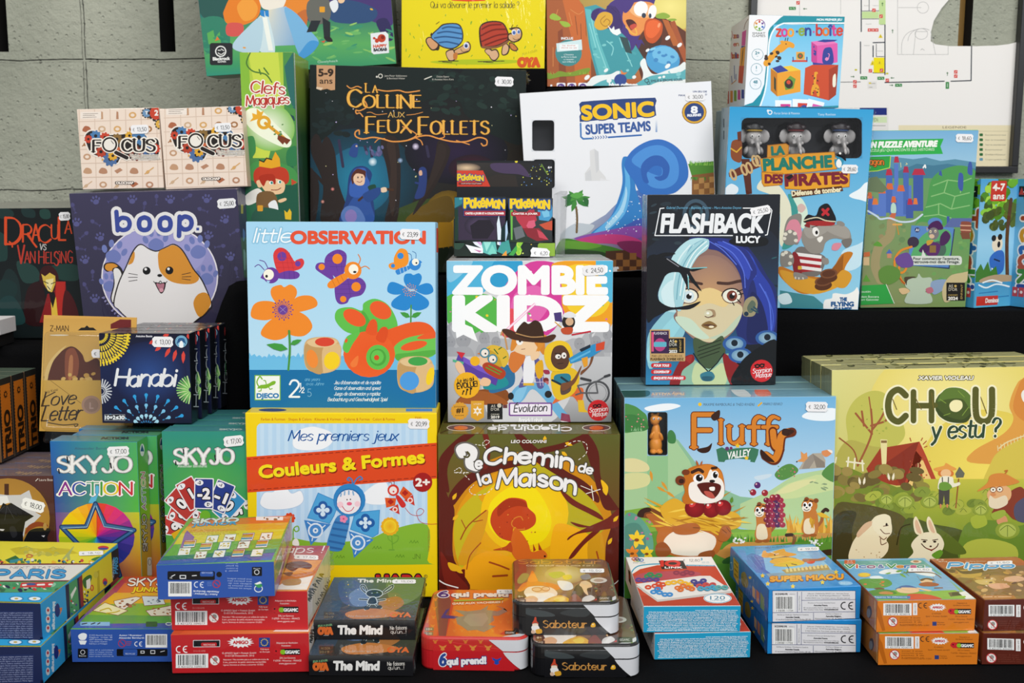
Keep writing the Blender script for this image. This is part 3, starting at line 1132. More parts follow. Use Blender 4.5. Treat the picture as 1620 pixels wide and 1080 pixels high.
# ================================================================== the row of upright boxes on the table
def observation():
 b=Box('board_game_box',.21293,.21179,.05,-.2997,1.20573,-.2505,.524,2.262,.184,dict(front='a6d5ee',right='9ccbe6',tray='7db6d8'),mat=CARD)
 a=b.face('front',B7)
 a.G(20,20,1080,800,[(0,'a2d3ee'),(1,'b9def2')])
 for x0 in range(40,1060,26):
  a.P('6dbde6',[(x0,830),(x0 -6,752+(x0*7)%22),(x0+10,735+(x0*11)%20),(x0+22,756),(x0+30,830)])
 a.D('R 6dbde6 20 765 1080 835;R 0d6ea6 20 826 1080 1060')
 a.S('little',66,145,74,'f5f9fb',w=205,t=.1,sl=.25,o=((7,'8fc4e0'),),gap=.6)
 a.T('OBSERVATION',272,151,66,'e4502e',w=715,b=.15)
 # purple-red butterfly
 a.D('B d8373a 200,305 176,215 205,175 250,188 288,245 300,240 330,232 342,255 325,285 285,300 240,315;E 6a3a9c 223 221 25;E 6a3a9c 308 260 15;LL c02c33 2 190,230 280,230|190,255 290,255|192,280 290,280|215,190 235,300|240,185 262,300|262,200 285,290;B 6a3a9c 195,318 250,298 300,302 318,320 300,340 240,342 195,335;LL 55308a 3 235,303 237,341|262,301 264,341|287,302 289,339;E 6a3a9c 165 322 43;P 6a3a9c 122,310 108,335 128,345;P a6d5ee 140,350 160,352 150,368;E f7f3e2 152 318 28 29;E 222 141 327 7 8;LL~ 5d3392 4 147,281 130,250 104,241|128,292 100,265 78,276')
 # purple-orange butterfly
 a.D('B 6a3a9c 525,345 455,270 462,215 520,184 565,205 566,255 555,305;B 6a3a9c 500,350 430,310 402,285 412,258 450,256 480,290;B 6a3a9c 510,360 570,340 640,335 672,375 650,425 590,442 570,470 530,475 508,440;LL 562d86 2 470,215 560,215|462,245 566,245|480,275 560,275|520,370 665,370|515,395 660,395|512,420 640,420|495,195 520,300|530,186 545,300|575,345 590,435|620,340 640,425;E f18a1d 519 234 27;E f18a1d 435 277 17;E f18a1d 619 383 25;E f18a1d 550 449 17;B f18a1d 560,310 575,335 510,385 475,390 466,370 490,345;LL cc6f12 3 490,345 508,382|512,330 530,368|535,318 552,352;E f18a1d 602 296 46 47;E f7f3e2 605 290 26 27;E 222 612 304 9 6;LL~ e07b16 5 633,262 642,235 630,210|640,285 668,273 690,287')
 # small butterfly
 a.D('B f2931e 838,285 820,235 850,181 890,190 900,240 885,272;B f2931e 840,292 800,285 795,262 830,252 850,270;E 2f86d2 856 218 17;E 2f86d2 816 271 11;B 2f86d2 905,270 910,285 850,317 834,312 835,292;LL d4ebf7 2 852,284 858,312|870,278 876,306|888,274 894,298;E 2f86d2 933 264 32;P 2f86d2 958,240 972,252 958,262;E f7f3e2 936 251 19;E 222 941 256 5;LL~ 2a6ba8 3 916,236 912,212 896,204|938,232 938,205 920,194')
 # flowers
 for q in ('230,500 170,440 168,390 215,373 235,385 268,371 300,395 295,440','230,505 180,465 110,460 68,485 60,545 130,562 190,545','240,505 300,440 370,430 408,455 405,490 330,515 280,518',
              '235,515 190,540 130,590 112,640 180,668 245,650 262,600','240,515 300,512 360,545 385,600 340,645 270,640 250,600'):
  a.B('f08a24',q)
 a.E('6b3f9b',228,506,26)
 for i in range(26):
  t=i*2*math.pi/26
  r=44 if i%2 else 54
  a.L('6b3f9b',2.5,[(228+20*math.cos(t),506+20*math.sin(t)),(228+r*math.cos(t),506+r*math.sin(t))])
  a.E('6b3f9b',228+r*math.cos(t),506+r*math.sin(t),4,n=7)
 a.D('LL a78bc7 2.5 212,492 244,520|244,492 212,520;L~ 47943a 11 262,618 266,720 258,826;F 3f9a3c 256 715 118 38 192;F 3f9a3c 268 690 66 26 -22')
 for q in ('905,395 875,355 880,318 910,312 925,320 955,311 970,335 950,380','900,400 830,360 795,365 788,410 840,425','930,395 985,365 1020,372 1030,410 985,425','905,405 820,450 812,490 880,510 915,480','915,405 1000,450 1000,492 940,510 905,480'):
  a.B('1f86cf',q)
 for i in range(40):
  t=i*2.39996
  r=6*math.sqrt(i)
  a.E('e58a3c',906+r*math.cos(t),402+r*math.sin(t),3,n=6)
 a.D('L 47943a 8 913,482 911,576;F 3f9a3c 908 545 60 26 205;F 3f9a3c 914 545 60 26 -25')
 # big wooden butterfly
 a.D('B 5fbf4a 640,640 560,620 508,560 520,505 590,492 650,510 660,470 720,447 790,480 835,560 830,620 740,640;B 4fa83e 650,515 690,560 700,640 640,640;E ea5a22 611 548 66 40 30;E ea5a22 750 508 62 44 30;B e8591d 640,640 760,620 900,575 990,575 1040,620 1040,700 900,700 800,760 700,700;B 6cc452 825,700 880,660 960,640 1042,632 1042,740 960,770 850,780 822,745;B 55ad40 830,745 900,735 1042,720 1042,742 955,772 850,780;E ea5a22 928 697 72 23 -12;B ea5a22 945,655 990,632 1042,625 1042,655 970,663')
 a.E('e9561c',690,742,138,124,0,'ea5f22');a.D('B ef7a35 590,790 630,750 625,800 600,812;B e4541c 672,625 690,570 715,555 732,580 725,640;B dd4c16 725,660 750,605 780,598 790,625 770,680;B 5fbf4a 552,690 575,645 640,625 600,690 575,735 552,720;E ea5a22 567 670 7 12 20;E 5fbf4a 736 759 63 67;E 4ba33a 736 759 44 46;E 63c44e 733 757 34 36;E d9481a 729 761 14')
 # dice
 for (x,y,sx,c1,c2,c3,k1,k2) in ((440,747,1,'d9432b','ef8c35','f4cf1d',0,0),(937,850,1,'3fa349','4a9ae0','f4cf1d',0,5)):
  a.push(x,y)
  a.D('B d3ad76 -85,-78 0,-97 80,-80 98,0 90,60 40,92 -30,96 -85,70 -99,0;B c39a60 -88,-58 5,-40 0,94 -60,86 -92,40;B dcb983 5,-40 92,-55 96,10 80,66 20,94 2,80;B e1c290 -80,-74 0,-96 78,-78 60,-52 0,-40 -60,-48')
  a.E(c1,12,-70,52,24);a.E(c2,-55 if not k2 else -33,20 if not k2 else 35,30 if not k2 else 52,50,-14);a.E(c3,50 if not k2 else 78,30 if not k2 else 10,42 if not k2 else 20,48,14)
  a.pop()
 # publisher mark and small print
 a.Rc('f4f6f2',80,856,214,986);a.L('7ab62c',5,'80,856 214,856 214,986 80,986',closed=1)
 a.D('B 7fb52b 92,925 108,908 128,905 150,900 175,886 190,888 186,902 165,912 140,925 112,925;L~ 7fb52b 7 100,915 90,890 105,862 118,875;LL 7fb52b 5 115,920 112,938 100,940|150,912 160,930 172,926|140,900 136,884 126,882;T 90 975 24 1d7ab8 w=116 b=.16|DJECO;W 264 970 88 eef4f8 t=.12 w=52|2;W 318 925 28 eef4f8 t=.16|1;L eef4f8 4 316,945 338,918;W 328 948 26 eef4f8 t=.16|2;W 360 968 40 8fc4e2 w=20 t=.06|5')
 for y,t,x,w in ((884,'ans years',345,80),(908,'años Jahre',352,94)):
  a.S(t,x,y,16,'6fb4da',w=w,t=.12,sl=.3,gap=.8)
 for y,t,x,w in ((902,"Jeu d'observation et de rapidite",502,248),(932,'Game of observation and speed',502,245),(962,'Juego de observacion y rapidez',502,245),(992,'Beobachtung und Geschwindigkeit Spiel',468,316)):
  a.S(t,x,y,18,'e6f0f6',w=w,t=.12,sl=.25,gap=.7)
 c=b.face('right',B7)
 c.D('R d8432b 1048 70 1060 200;R 0d6ea6 1030 826 1080 1060')
 b.sticker('front',908,103,112,56,'23,99',2,B7)
 return b.finish('pale blue square game box with three butterflies and two flowers, on the yellow box','game box')
def colours():
 b=Box('board_game_box',.21375,.21354,.07,-.29851,1.16941,-.46273,.858,1.151,.277,dict(front='f6d40e',right='e8c40c',top='f3d21a',tray='e8c40c'))
 a=b.face('front',C3)
 a.Rc('b9d9f2',130,142,1102,945,28)
 for x in range(150,1100,46):
  a.Rc('c6e1f5',x,146,x+22,940)
 for p in ('335,240 360,185 440,160 500,170 555,195 560,250 500,290 400,296 345,280','720,560 800,490 870,480 880,590 800,605 740,590'):
  a.B('f4f7fa',p);a.L('cddff0',3,p,1,1)
 p='150,580 175,535 225,530 250,500 300,510 330,540 380,525 398,575 370,610 300,630 200,632 155,610'
 a.B('f8fafb',p);a.L('bcd3ea',4,p,1,1)
 a.D('B 86b934 130,800 300,790 500,820 760,800 900,745 1102,720 1102,920 1070,945 160,945 130,900;R 86b934 140 850 1092 938 20')
 for x,y in ((600,900),(810,848),(940,896),(1020,815)):
  a.LL('5d8f22',3,f'{x-20},{y+8} {x-10},{y-6} {x-4},{y+8}|{x},{y+8} {x+8},{y-8} {x+14},{y+8}|{x+16},{y+8} {x+26},{y-4} {x+30},{y+8}')
 # red stitched ribbon
 a.D('P e04a1e 66,334 1158,252 1160,455 78,536;LL 9c2a12 5 80,346 1150,266|90,522 1150,444');
 for i in range(28):
  x=100+i*39
  a.L('e04a1e',7,[(x,345-(x -80)*.075),(x+8,344-(x -80)*.075)]);a.L('e04a1e',7,[(x,521-(x -80)*.0735),(x+8,520-(x -80)*.0735)])
 a.D('T 152 460 72 8c2710 w=942 rot=-5.4 b=.14|Couleurs & Formes;T 147 453 72 f8e017 w=942 rot=-5.4 b=.12|Couleurs & Formes')
 a.S('Mes premiers jeux',310,240,58,'14559f',w=620,t=.13,sl=.25,nib=(20,.45),gap=1)
 a.D('T 155 126 16 c0491a w=762|Farben & Formen · Shapes & Colors · Kleuren & Vormen · Colores & Formas · Colori & Forme;T 1030 118 14 c0491a|7500')
 # flowers
 a.D('L 6fa52e 5 898,770 905,862;L~ 6fa52e 5 900,830 930,812 936,785 915,780;L 6fa52e 8 885,862 912,862;L~ 6fa52e 4 905,820 880,800 878,780')
 for i in range(14):
  a.E('f0b21c',889+40*math.cos(i*.449),728+40*math.sin(i*.449),13,n=10)
 a.E('f6d22a',889,728,38);a.E('efae1e',889,728,30,30,0,'f5cb27')
 for i in range(9):
  a.E('df4a20',318+24*math.cos(i*.7),682+24*math.sin(i*.7),9,n=9)
 a.D('E df4a20 318 682 26;L~ 7db33a 7 340,820 338,760 345,735 365,728 370,750 352,758 344,745;B f3efe6 330,830 345,800 365,805 370,838')
 # blue butterfly
 for q,m,cx,cy in (('480,538 600,590 570,668 545,712 420,680',1,507,636),('690,650 830,636 822,770 790,790 664,745',1,749,708)):
  a.P('4ea7de',q);a.L('3b8fca',4,q,0,1)
  for dx,dy in ((0,-26),(0,26),(-28,0),(28,0)):
   a.E('1f5ea6',cx+dx,cy+dy,26,26)
  for dx,dy in ((0,-22),(0,22),(-24,0),(24,0)):
   a.E('d6ebf8',cx+dx,cy+dy,14 if cx<600 else 12)
  a.E('d6ebf8',cx,cy,12)
 a.D('P 3f86cc 400,692 552,716 438,836;P 3f86cc 655,755 797,803 684,908')
 for cx,cy in ((465,752),(706,822)):
  a.E('e2eef8',cx,cy,44,n=14);a.E('4a8fd2',cx,cy,34);a.E('e2eef8',cx,cy,16,n=10);a.E('3f86cc',cx,cy,6)
 a.D('LL e2eef8 6 420,705 440,720|520,722 505,735|445,810 448,795|668,772 682,786|775,806 758,812|690,885 696,870;B 3d86c4 590,670 658,672 640,790 615,860 570,870 530,850 545,770;LL 2d6aa8 12 578,705 650,715|566,740 644,752|556,775 636,790|546,812 628,828|538,845 612,858')
 for i in range(5):
  a.E('ef8bb0',625+14*math.cos(i*1.257),685+14*math.sin(i*1.257),10,n=9)
 a.D('E d9436f 625 685 5;E 2f86c8 658 578 92 94;E 2571b0 656 586 74 74;E f2eef0 655 589 68 69;LL 8ab2d6 9 655,526 655,545|632,530 630,548|678,530 682,548|612,542 608,556;E f6cfd8 606 605 18;E f6cfd8 704 600 16;E 333 645 576 4;E 333 664 574 4;E ea6a8c 658 599 15 10;L~ d2405e 4 618,614 640,640 668,638 684,618;LL~ 2f86c8 7 676,488 672,462 655,450 646,462 658,468|682,488 696,462 718,444 732,458 714,464')
 # red butterfly
 a.D('P e25a24 965,500 1018,545 978,578 942,540;P e25a24 860,565 925,568 918,610 868,622')
 for cx,cy in ((975,538),(893,588)):
  for dx,dy in ((0,-8),(0,8),(-9,0),(9,0)):
   a.E('b3221b',cx+dx,cy+dy,8,n=9)
 a.D('P cf3a2c 970,580 1020,548 1030,610;P cf3a2c 884,632 935,600 944,660;E f4dcd4 1004 580 16;E f4dcd4 918 632 15;E cf3a2c 1004 580 9;E cf3a2c 918 632 8;B d22f2a 922,560 938,552 978,600 970,620 950,615;E d93a2a 908 522 33;E f4e6e0 907 523 22;E d22 909 530 5;LL~ 8e2420 3 900,490 896,478 882,480|912,490 914,476 906,472;L~ c4352c 3 975,622 1010,660 1060,665 1082,640 1060,626 1040,650 1060,700 1110,715 1158,714;E a51d1d 1075 477 55;T 1075 498 44 f6ece4 w=78 b=.14 al=c|2+;W 1018 912 26 4c6a22 w=42 t=.08|JN;+ 1114 870 -90;T 0 0 12 a8761a w=122|Design: Janina Neumann;-')
 # maker's name low on the front
 a.T('HABA',815,1060,54,'d0272a',w=270,b=.25,o=((7,'1c1c1c'),));a.D('O 333 2 1093 1012 9;T 1093 1016 9 333 al=c|R')
 t=b.face('top',C3)
 t.D('R 5a8ac8 980 58 1130 74;E 3a2a58 220 66 80 9')
 b.sticker('front',1053,144,124,58,'20,99',1,C3)
 return b.finish('yellow game box with a blue butterfly and red stitched ribbon, beneath the pale blue box','game box')
def zombie():
 b=Box('board_game_box',.19192,.18905,.042,-.07523,1.23174,-.2732,.362,1.149,-.057,dict(front='d8d8da',right='cfcfd4',left='cfcfd4',top='dcdde0',tray='d8d8da'),mat=FILMW)
 a=b.face('front',B8)
 a.Rc('d9d9da',40,100,990,1020)
 for c,q in (('4fb4dc','50,105 330,105 300,250 180,330 70,330 55,200'),('8ccbe6','60,110 200,110 150,180 70,230'),('56b84a','60,310 200,290 330,320 360,440 300,560 210,545 100,480 60,440'),('2f9fd0','330,105 470,105 450,220 380,260 290,240'),
                 ('d83f9a','380,250 520,120 700,150 730,330 620,520 430,520 350,420'),('e668b2','430,300 560,250 620,360 520,480 420,450'),('f2a31c','640,130 860,105 980,110 975,300 960,480 800,490 700,380 690,240'),('f7cf2c','700,160 900,150 960,330 880,420 730,380'),('56b8dc','880,110 980,110 975,330 930,300'),('e84f5a','360,380 460,400 440,520 360,520')):
  a.B(c,q)
 a.blobs(60,70,120,960,520,4,12,['f7cf2c','e06bb0','4fb4dc','67c255','ffffff','f08a2c'],9)
 # grey crowd
 a.P('b5b6b9','55,470 95,450 120,490 160,480 200,520 240,500 270,540 300,470 330,480 350,540 700,560 750,540 800,540 830,500 860,540 900,470 960,460 970,1010 55,1010')
 for x,y,r in ((150,545,42),(265,540,30),(880,560,30),(945,520,26),(790,570,30),(80,560,28),(330,560,26)):
  a.E('9fa0a4',x,y,r,r*1.15);a.E('8e8f94',x -r*.3,y,r*.14);a.E('8e8f94',x+r*.3,y,r*.14);a.B('a8a9ad',[(x -r*1.4,y+r*3.5),(x -r,y+r*1.2),(x+r,y+r*1.2),(x+r*1.5,y+r*3.5)])
 a.LL('a3a4a8',14,'90,540 70,480 85,455|290,560 270,500 262,470|860,560 850,520 870,500|930,600 955,560 950,500',1)
 a.G(55,640,985,1015,[(0,'c6c7c9'),(.6,'b6b7b9'),(1,'8d8e90')])
 a.D('B d3d3d5 300,620 700,620 760,800 620,1010 330,1010 250,800;T 100 288 146 fdfdfd w=835 b=.17|ZOMBIE;T 105 488 178 fdfdfd w=830 b=.2|KIDZ;P fdfdfd 102,440 200,480 230,560 150,520 112,540')
 # light stick
 a.D('L f6a8cf 14 390,492 542,352;L fff0f8 7 390,492 545,350;L~ c8955c 9 358,520 372,500 392,600')
 # child with toy launcher (left)
 a.D('B 8a4c1e 260,820 380,820 400,880 330,900 200,880 110,900 150,850;B a35a24 120,880 220,830 330,850 390,905 160,900;B 2c6f9c 330,690 420,700 430,790 360,830 290,830;B 1f8f96 290,750 360,740 400,790 340,820 260,815;B f0c49a 240,640 300,600 360,640 350,700 280,700 240,680;E c9a22a 340 640 62 58 20;B e0b93a 270,600 310,576 380,600 400,660 370,700 350,650 310,610;LL 3f6d28 6 320,600 340,625|370,650 385,640|345,600 360,590;P d6752a 225,625 300,590 280,620 300,605 290,640');
 for x,y in ((268,620),(311,654)):
  a.E('f4e9dc',x,y,20);a.ring('3f8aa0',7,x,y,24);a.E('222',x+4,y+4,5)
 a.D('P 5b3fa0 125,620 200,690 250,700 280,720 345,750 330,800 270,770 210,750 160,730 110,660;P 7a58c4 150,640 240,690 320,740 330,760 230,715 150,670;P d22a3a 112,612 160,620 140,652;E f2b41c 214 665 27;B b3401f 255,690 290,672 370,710 382,742 350,765 280,730;LL 5f9a34 6 275,700 350,738|290,690 360,725;P 4fb48a 92,655 152,670 150,684 92,668;B f0c49a 240,780 262,755 300,770 290,800 250,800;B f0c49a 105,690 120,665 150,690 160,740 130,735')
 # child with the hat (middle)
 a.D('B 6db0d8 470,790 600,785 640,850 700,930 735,975 690,990 600,880 530,820 480,880 440,900 410,850;B 86c3e4 440,830 500,800 470,880 430,890;E 222 412 858 16 20;E 222 618 848 20;P 8f3a56 690,950 735,960 742,1004 685,998;L f4f0f0 5 688,996 742,1004;B 5d5a94 470,660 540,640 580,680 595,800 560,812 540,740 520,790 455,810 480,740;LL d8c8dc 3 480,700 590,690|475,730 592,720|470,760 594,750|470,785 596,780|560,680 575,800|580,680 590,800;B eeeef0 490,650 530,640 545,700 530,785 485,790 480,720;R e2b53a 480 786 540 800;B d77a34 420,615 480,610 490,650 470,690 430,730 400,690 405,640;B e2a91c 545,690 585,660 590,740 560,760;B f1cda2 420,545 450,520 540,515 585,560 575,610 510,635 440,615 415,585;B d8862c 530,520 590,540 600,600 590,630 560,590 540,560;B dc8a30 415,560 430,515 470,520 430,600 410,605;B de9030 470,520 600,520 595,570 540,640 560,560;E f7f4ee 460 557 19 20;E 222 462 556 6;L 7a4a2a 4 440,535 480,540;L 8a4a34 3 470,600 490,598;B f1cda2 520,640 525,610 545,615 560,610 572,625 560,650 530,662;B 4a2c1a 365,490 400,490 470,520 560,540 640,518 660,530 620,562 520,560 420,545 372,510;B 3c2414 440,515 480,450 510,460 545,440 580,465 592,545 520,548;L~ b98d5a 6 440,512 520,532 590,530')
 # child in yellow hood (right)
 a.D('B dd6a34 690,840 800,810 810,860 790,900 750,860 690,880 640,900;P e6bd2c 780,880 812,880 820,930 840,948 785,945;E e6bd2c 700 720 30 60;B e8be22 640,720 740,700 790,750 760,840 680,880 640,830;B 5a4640 690,790 740,770 740,830 690,850;B 2c7f96 660,740 730,735 740,770 690,790 650,770;LL 1c3440 12 640,770 700,800|690,755 740,790;B efc626 595,640 610,580 670,552 730,570 755,640 740,700 680,722 620,710;B 5a3a28 632,650 650,590 700,580 735,630 725,690 690,712 650,695;E f2ede6 672 640 16 13;E f2ede6 704 634 14 17;E 111 676 642 5;E 111 706 636 5;L 2c1a10 5 655,622 690,625;L 2c1a10 3 670,680 700,676;B 7a4c30 690,790 750,770 800,690 790,730 760,790 700,830;B 7a4c30 800,740 850,690 868,640 855,640 840,690 800,720;P 2f8fc4 730,650 860,575 905,560 920,600 860,640 740,680;P d44a2a 880,570 930,556 925,600 880,612;P 1c2c3c 790,600 850,572 850,590 800,615;P e8a02c 800,650 835,640 835,690 815,700;P 5fb4de 740,660 850,605 850,615 745,672')
 # flying child
 a.D('E 2b2420 730 450 36 40;E d8b08a 735 448 22;B e8e8ea 700,410 735,392 770,410 760,425 710,425;P 4a3a7a 648,400 690,395 695,450 655,445;B c4502c 690,485 750,480 745,515 700,515;L c42838 9 750,520 850,502;L d8a23a 6 655,450 690,480')
 # bicycle and bits
 a.D('O 4c4d50 11 890 840 62;O 8a8b8e 3 890 840 48;LL 5c5d60 8 780,800 880,780 890,840 800,840 780,800|880,780 950,740|770,850 800,840;LL 3c3d40 14 800,760 850,772|930,750 955,742;E 7a2a2a 605 770 16 14;B a0304c 590,715 620,715 625,735 600,735;B c06a6a 600,775 620,778 615,795')
 # badges
 a.D('E f4b51c 170 798 72;W 122 785 22 2a2214 w=88 rot=-10 t=.16|Le jeu qui;W 118 818 28 2a2214 w=112 rot=-8 t=.2|ÉVOLUE!;LL 2a2214 6 145,848 150,832|165,850 170,826|188,848 190,822;E 2a2214 152 830 5;E 2a2214 172 822 6;E 2a2214 192 816 7')
 for i in range(16):
  a.E('e0a435',130+41*math.cos(i*.3927),940+41*math.sin(i*.3927),9,n=8)
 a.D('E e0a435 130 940 42;T 130 948 26 4a3208 al=c w=36 b=.14|#1;T 130 920 8 4a3208 al=c w=62|JEU POUR ENFANTS;T 130 968 8 4a3208 al=c w=48|BOARDGAME;P e2a630 192,884 264,884 264,975 228,995 192,975;S f8f2e2 228 940 28 6 .5;S e2a630 228 940 12 6;T 228 905 8 f8f2e2 al=c w=40|LYS 2019;R 1a1a1a 282 900 366 986;T 302 920 15 d8d2c4 w=24|AS');a.T("D'OR",302,938,15,'d8d2c4',w=46);a.D('T 302 962 8 d8d2c4 w=46|CANNES;T 302 980 14 f0ece2 w=46 b=.12|2019;E c9c2b0 348 910 12;R 6a3a3a 368 906 392 924;R 7a4a94 400 893 640 968 8;R efe8f0 408 901 632 960 5;W 428 946 40 1c1820 w=180 rot=-2 t=.13 sl=.2|Évolution;W 455 1004 26 fbfbfb w=130 t=.13|Annick Lobet;E cf2127 893 936 58')
 mask(a,887,912,50,'2a1214');a.D('W 845 948 24 f6ecec w=98 rot=-6 t=.13 sl=.2|Scorpion;W 860 972 24 f6ecec w=82 rot=-6 t=.13 sl=.2|Masque')
 b.sticker('front',871,165,128,56,'24,50',-3,B8)
 b.finish('white square game box with rainbow splashes and three armed cartoon children, frontmost of its stack','game box','white rainbow-splash boxes in a stack')
 stack_back(b,['white rainbow-splash game box directly behind the frontmost one, edge of its top showing','white rainbow-splash game box third back in its stack, under the foil-pack display','rearmost white rainbow-splash game box, under the foil-pack display'],'white rainbow-splash boxes in a stack')
def mask(a,x,y,w,col):
 a.push(x,y,-6,w/100)
 a.P(col,'-50,-12 -20,-22 0,-14 20,-22 50,-14 42,14 16,22 0,8 -16,22 -42,14')
 a.D('E c23a3a -22 0 12 7;E c23a3a 22 0 12 7;-')
def chemin():
 b=Box('board_game_box',.20408,.19072,.056,-.08306,1.16951,-.46399,-.373,1.213,-.052,dict(front='7a2417',right='5a2416',left='5a2416',top='69682c',tray='5a2416'))
 a=b.face('front',C4)
 a.Q('40,125 1090,120 1085,1060 45,1060',('63672b','5d6128','7a1e12','8a2a14'))
 a.E('f6a313',560,700,490,470,0,'cf8a12',n=40)
 a.E('f8b912',540,700,410,380,0,'e49c10',n=40)
 a.D('B bfb01e 470,310 580,290 760,380 900,480 990,620 960,700 780,700 690,600 620,470 540,440;B cdbb1e 140,760 150,600 250,480 400,400 520,400 420,470 280,480 330,560 330,640 250,820 180,900')
 a.E('fcdc0c',540,580,250,230,0,'f9c810',n=30);a.D('B fce40c 360,500 560,410 690,600 640,740 470,760 340,660;B fbb416 700,680 760,640 900,700 980,800 900,960 700,900;B f8ac18 180,900 320,800 480,840 700,900 760,1010 200,1010;B dfa01e 160,860 220,700 330,560 300,720 230,860;B d99a18 900,750 980,700 990,900 920,950')
 for q,w in (('175,730 220,650 320,565',7),('205,670 180,620',5),('250,630 300,620',5),('210,900 230,820 290,750',6),('950,800 975,900',9),('340,860 400,880 450,900',10),('360,940 440,935',12)):
  a.L('a8481a',w,q,1)
 # dark branches framing the clearing
 for q in ('45,380 80,400 100,480 140,560 130,700 140,850 230,1010 45,1010','45,600 95,720 90,850 160,1010 45,1010','1085,560 1000,560 960,470 930,360 900,260 860,150 900,130 960,230 980,400 1080,560','1085,560 1020,700 1000,800 1010,1010 1085,1010','50,330 60,260 130,180 200,130 260,130 150,220 100,330 110,460 60,420',
              '110,480 190,380 330,310 480,280 560,300 470,320 330,360 220,430 130,540','620,215 760,180 880,130 900,150 770,210 640,240','560,250 480,130 520,130 620,220 760,330 880,400 960,480 950,520 840,430 700,350'):
  a.B('5f2016',q)
 for q in ('1080,650 960,680 840,700 785,735 800,710 900,660 1010,610 1075,560','970,680 880,760 820,830 790,840 830,780 920,690','985,620 900,580 790,520 740,440 830,510 960,580','940,660 850,660 800,630 880,650','300,320 320,220 300,130 330,130 345,230 330,320'):
  a.B('74261a',q)
 a.G(45,900,200,1010,[(0,'6a1c14'),(1,'54160f')]);a.B('7c2518','60,800 130,900 220,1010 100,1010')
 # squirrel
 a.D('B c9461a 380,545 450,495 540,505 560,550 600,590 600,640 560,672 510,680 480,660 470,720 480,742 400,720 350,650 350,590;B ab3614 390,540 450,500 530,510 555,545 500,540 440,560 390,600;L~ e0832a 6 530,620 515,600 480,612 466,645 495,672 540,672;B dc6a20 480,670 520,690 560,750 580,800 640,790 668,818 650,840 560,845 500,850 460,780;P a8381a 590,800 588,755 604,790;P a8381a 620,790 618,748 640,790;B c04a1a 460,745 430,770 360,790 430,792 470,800;E 2a120c 655 826 6')
 a.blobs(18,380,540,600,800,2,5,['e8923a','8a2a12'],4)
 for x,y,r in ((130,620,-40),(150,900,30),(990,430,80),(1015,760,-60),(1045,630,-50),(655,140,90),(770,180,20),(130,505,-60),(750,230,40)):
  a.leaf('f0b81c',x,y,46,20,r);
 a.D('B f2bd1a 975,390 1015,430 1005,480 985,440;B f0b61c 105,860 180,890 170,910 120,905')
 for q in ('260,190 310,195 340,175 320,165 300,190 330,222','770,200 830,170 890,185 890,240 840,282','140,340 170,322 180,345 140,350 190,352 220,350 190,352 225,390','250,420 225,450 250,475 320,470 360,435','860,425 920,450'):
  p=smooth(pts_of(q),False)
  a.strokes([p[i:i+2] for i in range(0,len(p)-1,2)],4,'ece6d8')
 a.LL('ece6d8',5,'890,470 970,445|920,425 932,508')
 a.T('LEO COLOVINI',462,181,17,'f6f2e8',w=200,sl=.15,b=.1,o=((2,'3a2a18'),))
 # title
 o=((5,'4a463e'),)
 a.D('L~ 6b6760 62 180,245 170,215 205,205 250,225 248,260 225,270 228,310 262,322;L~ f4f3f1 46 182,245 172,218 205,206 246,226 244,260 226,272 228,305 262,320;L~ 55502c 10 196,258 214,262 226,248 214,232')
 a.S('e',262,325,62,'f4f3f1',t=.24,o=o);a.S('Chemin',318,305,84,'f4f3f1',w=490,t=.23,o=o,arc=.32,jit=.6,rot=3.5);a.S('de',845,340,50,'f4f3f1',w=78,rot=14,t=.22,o=o)
 a.S('la',285,420,62,'f4f3f1',w=66,rot=-16,t=.24,o=o);a.S('Maison',385,440,92,'f4f3f1',w=440,t=.21,o=o,arc=.36,jit=.6,rot=4)
 a.D('L~ f4f0ea 7 48,960 90,985 160,1005;L~ f4f0ea 5 1000,1010 1050,985 1080,958')
 t=b.face('top',C4)
 t.D('R 62602a 60 70 1070 135;LL 4c3a1c 7 60,125 180,78|280,130 330,75|1000,128 880,76|560,130 520,78')
 for x in (177,948):
  t.E('e6ddcc',x,95,82,19);t.E('5a1c10',x,95,76,16);t.E('d8641a',x,96,40,12)
 t.D('+ 805 92 180 1 .6;W 0 0 34 f4f3f1 w=470 t=.3|Chemin de;-;+ 740 78 180 1 .45;W 0 0 30 f4f3f1 w=380 t=.3|la Maison;-')
 b.finish('game box with a red squirrel in a yellow forest clearing, front of its stack','game box','squirrel forest boxes in a stack')
 stack_back(b,['squirrel game box behind the front squirrel box, beneath the white rainbow-splash boxes','rear squirrel game box, beneath the white rainbow-splash boxes','last squirrel game box at the back, beneath the white rainbow-splash boxes'],'squirrel forest boxes in a stack')
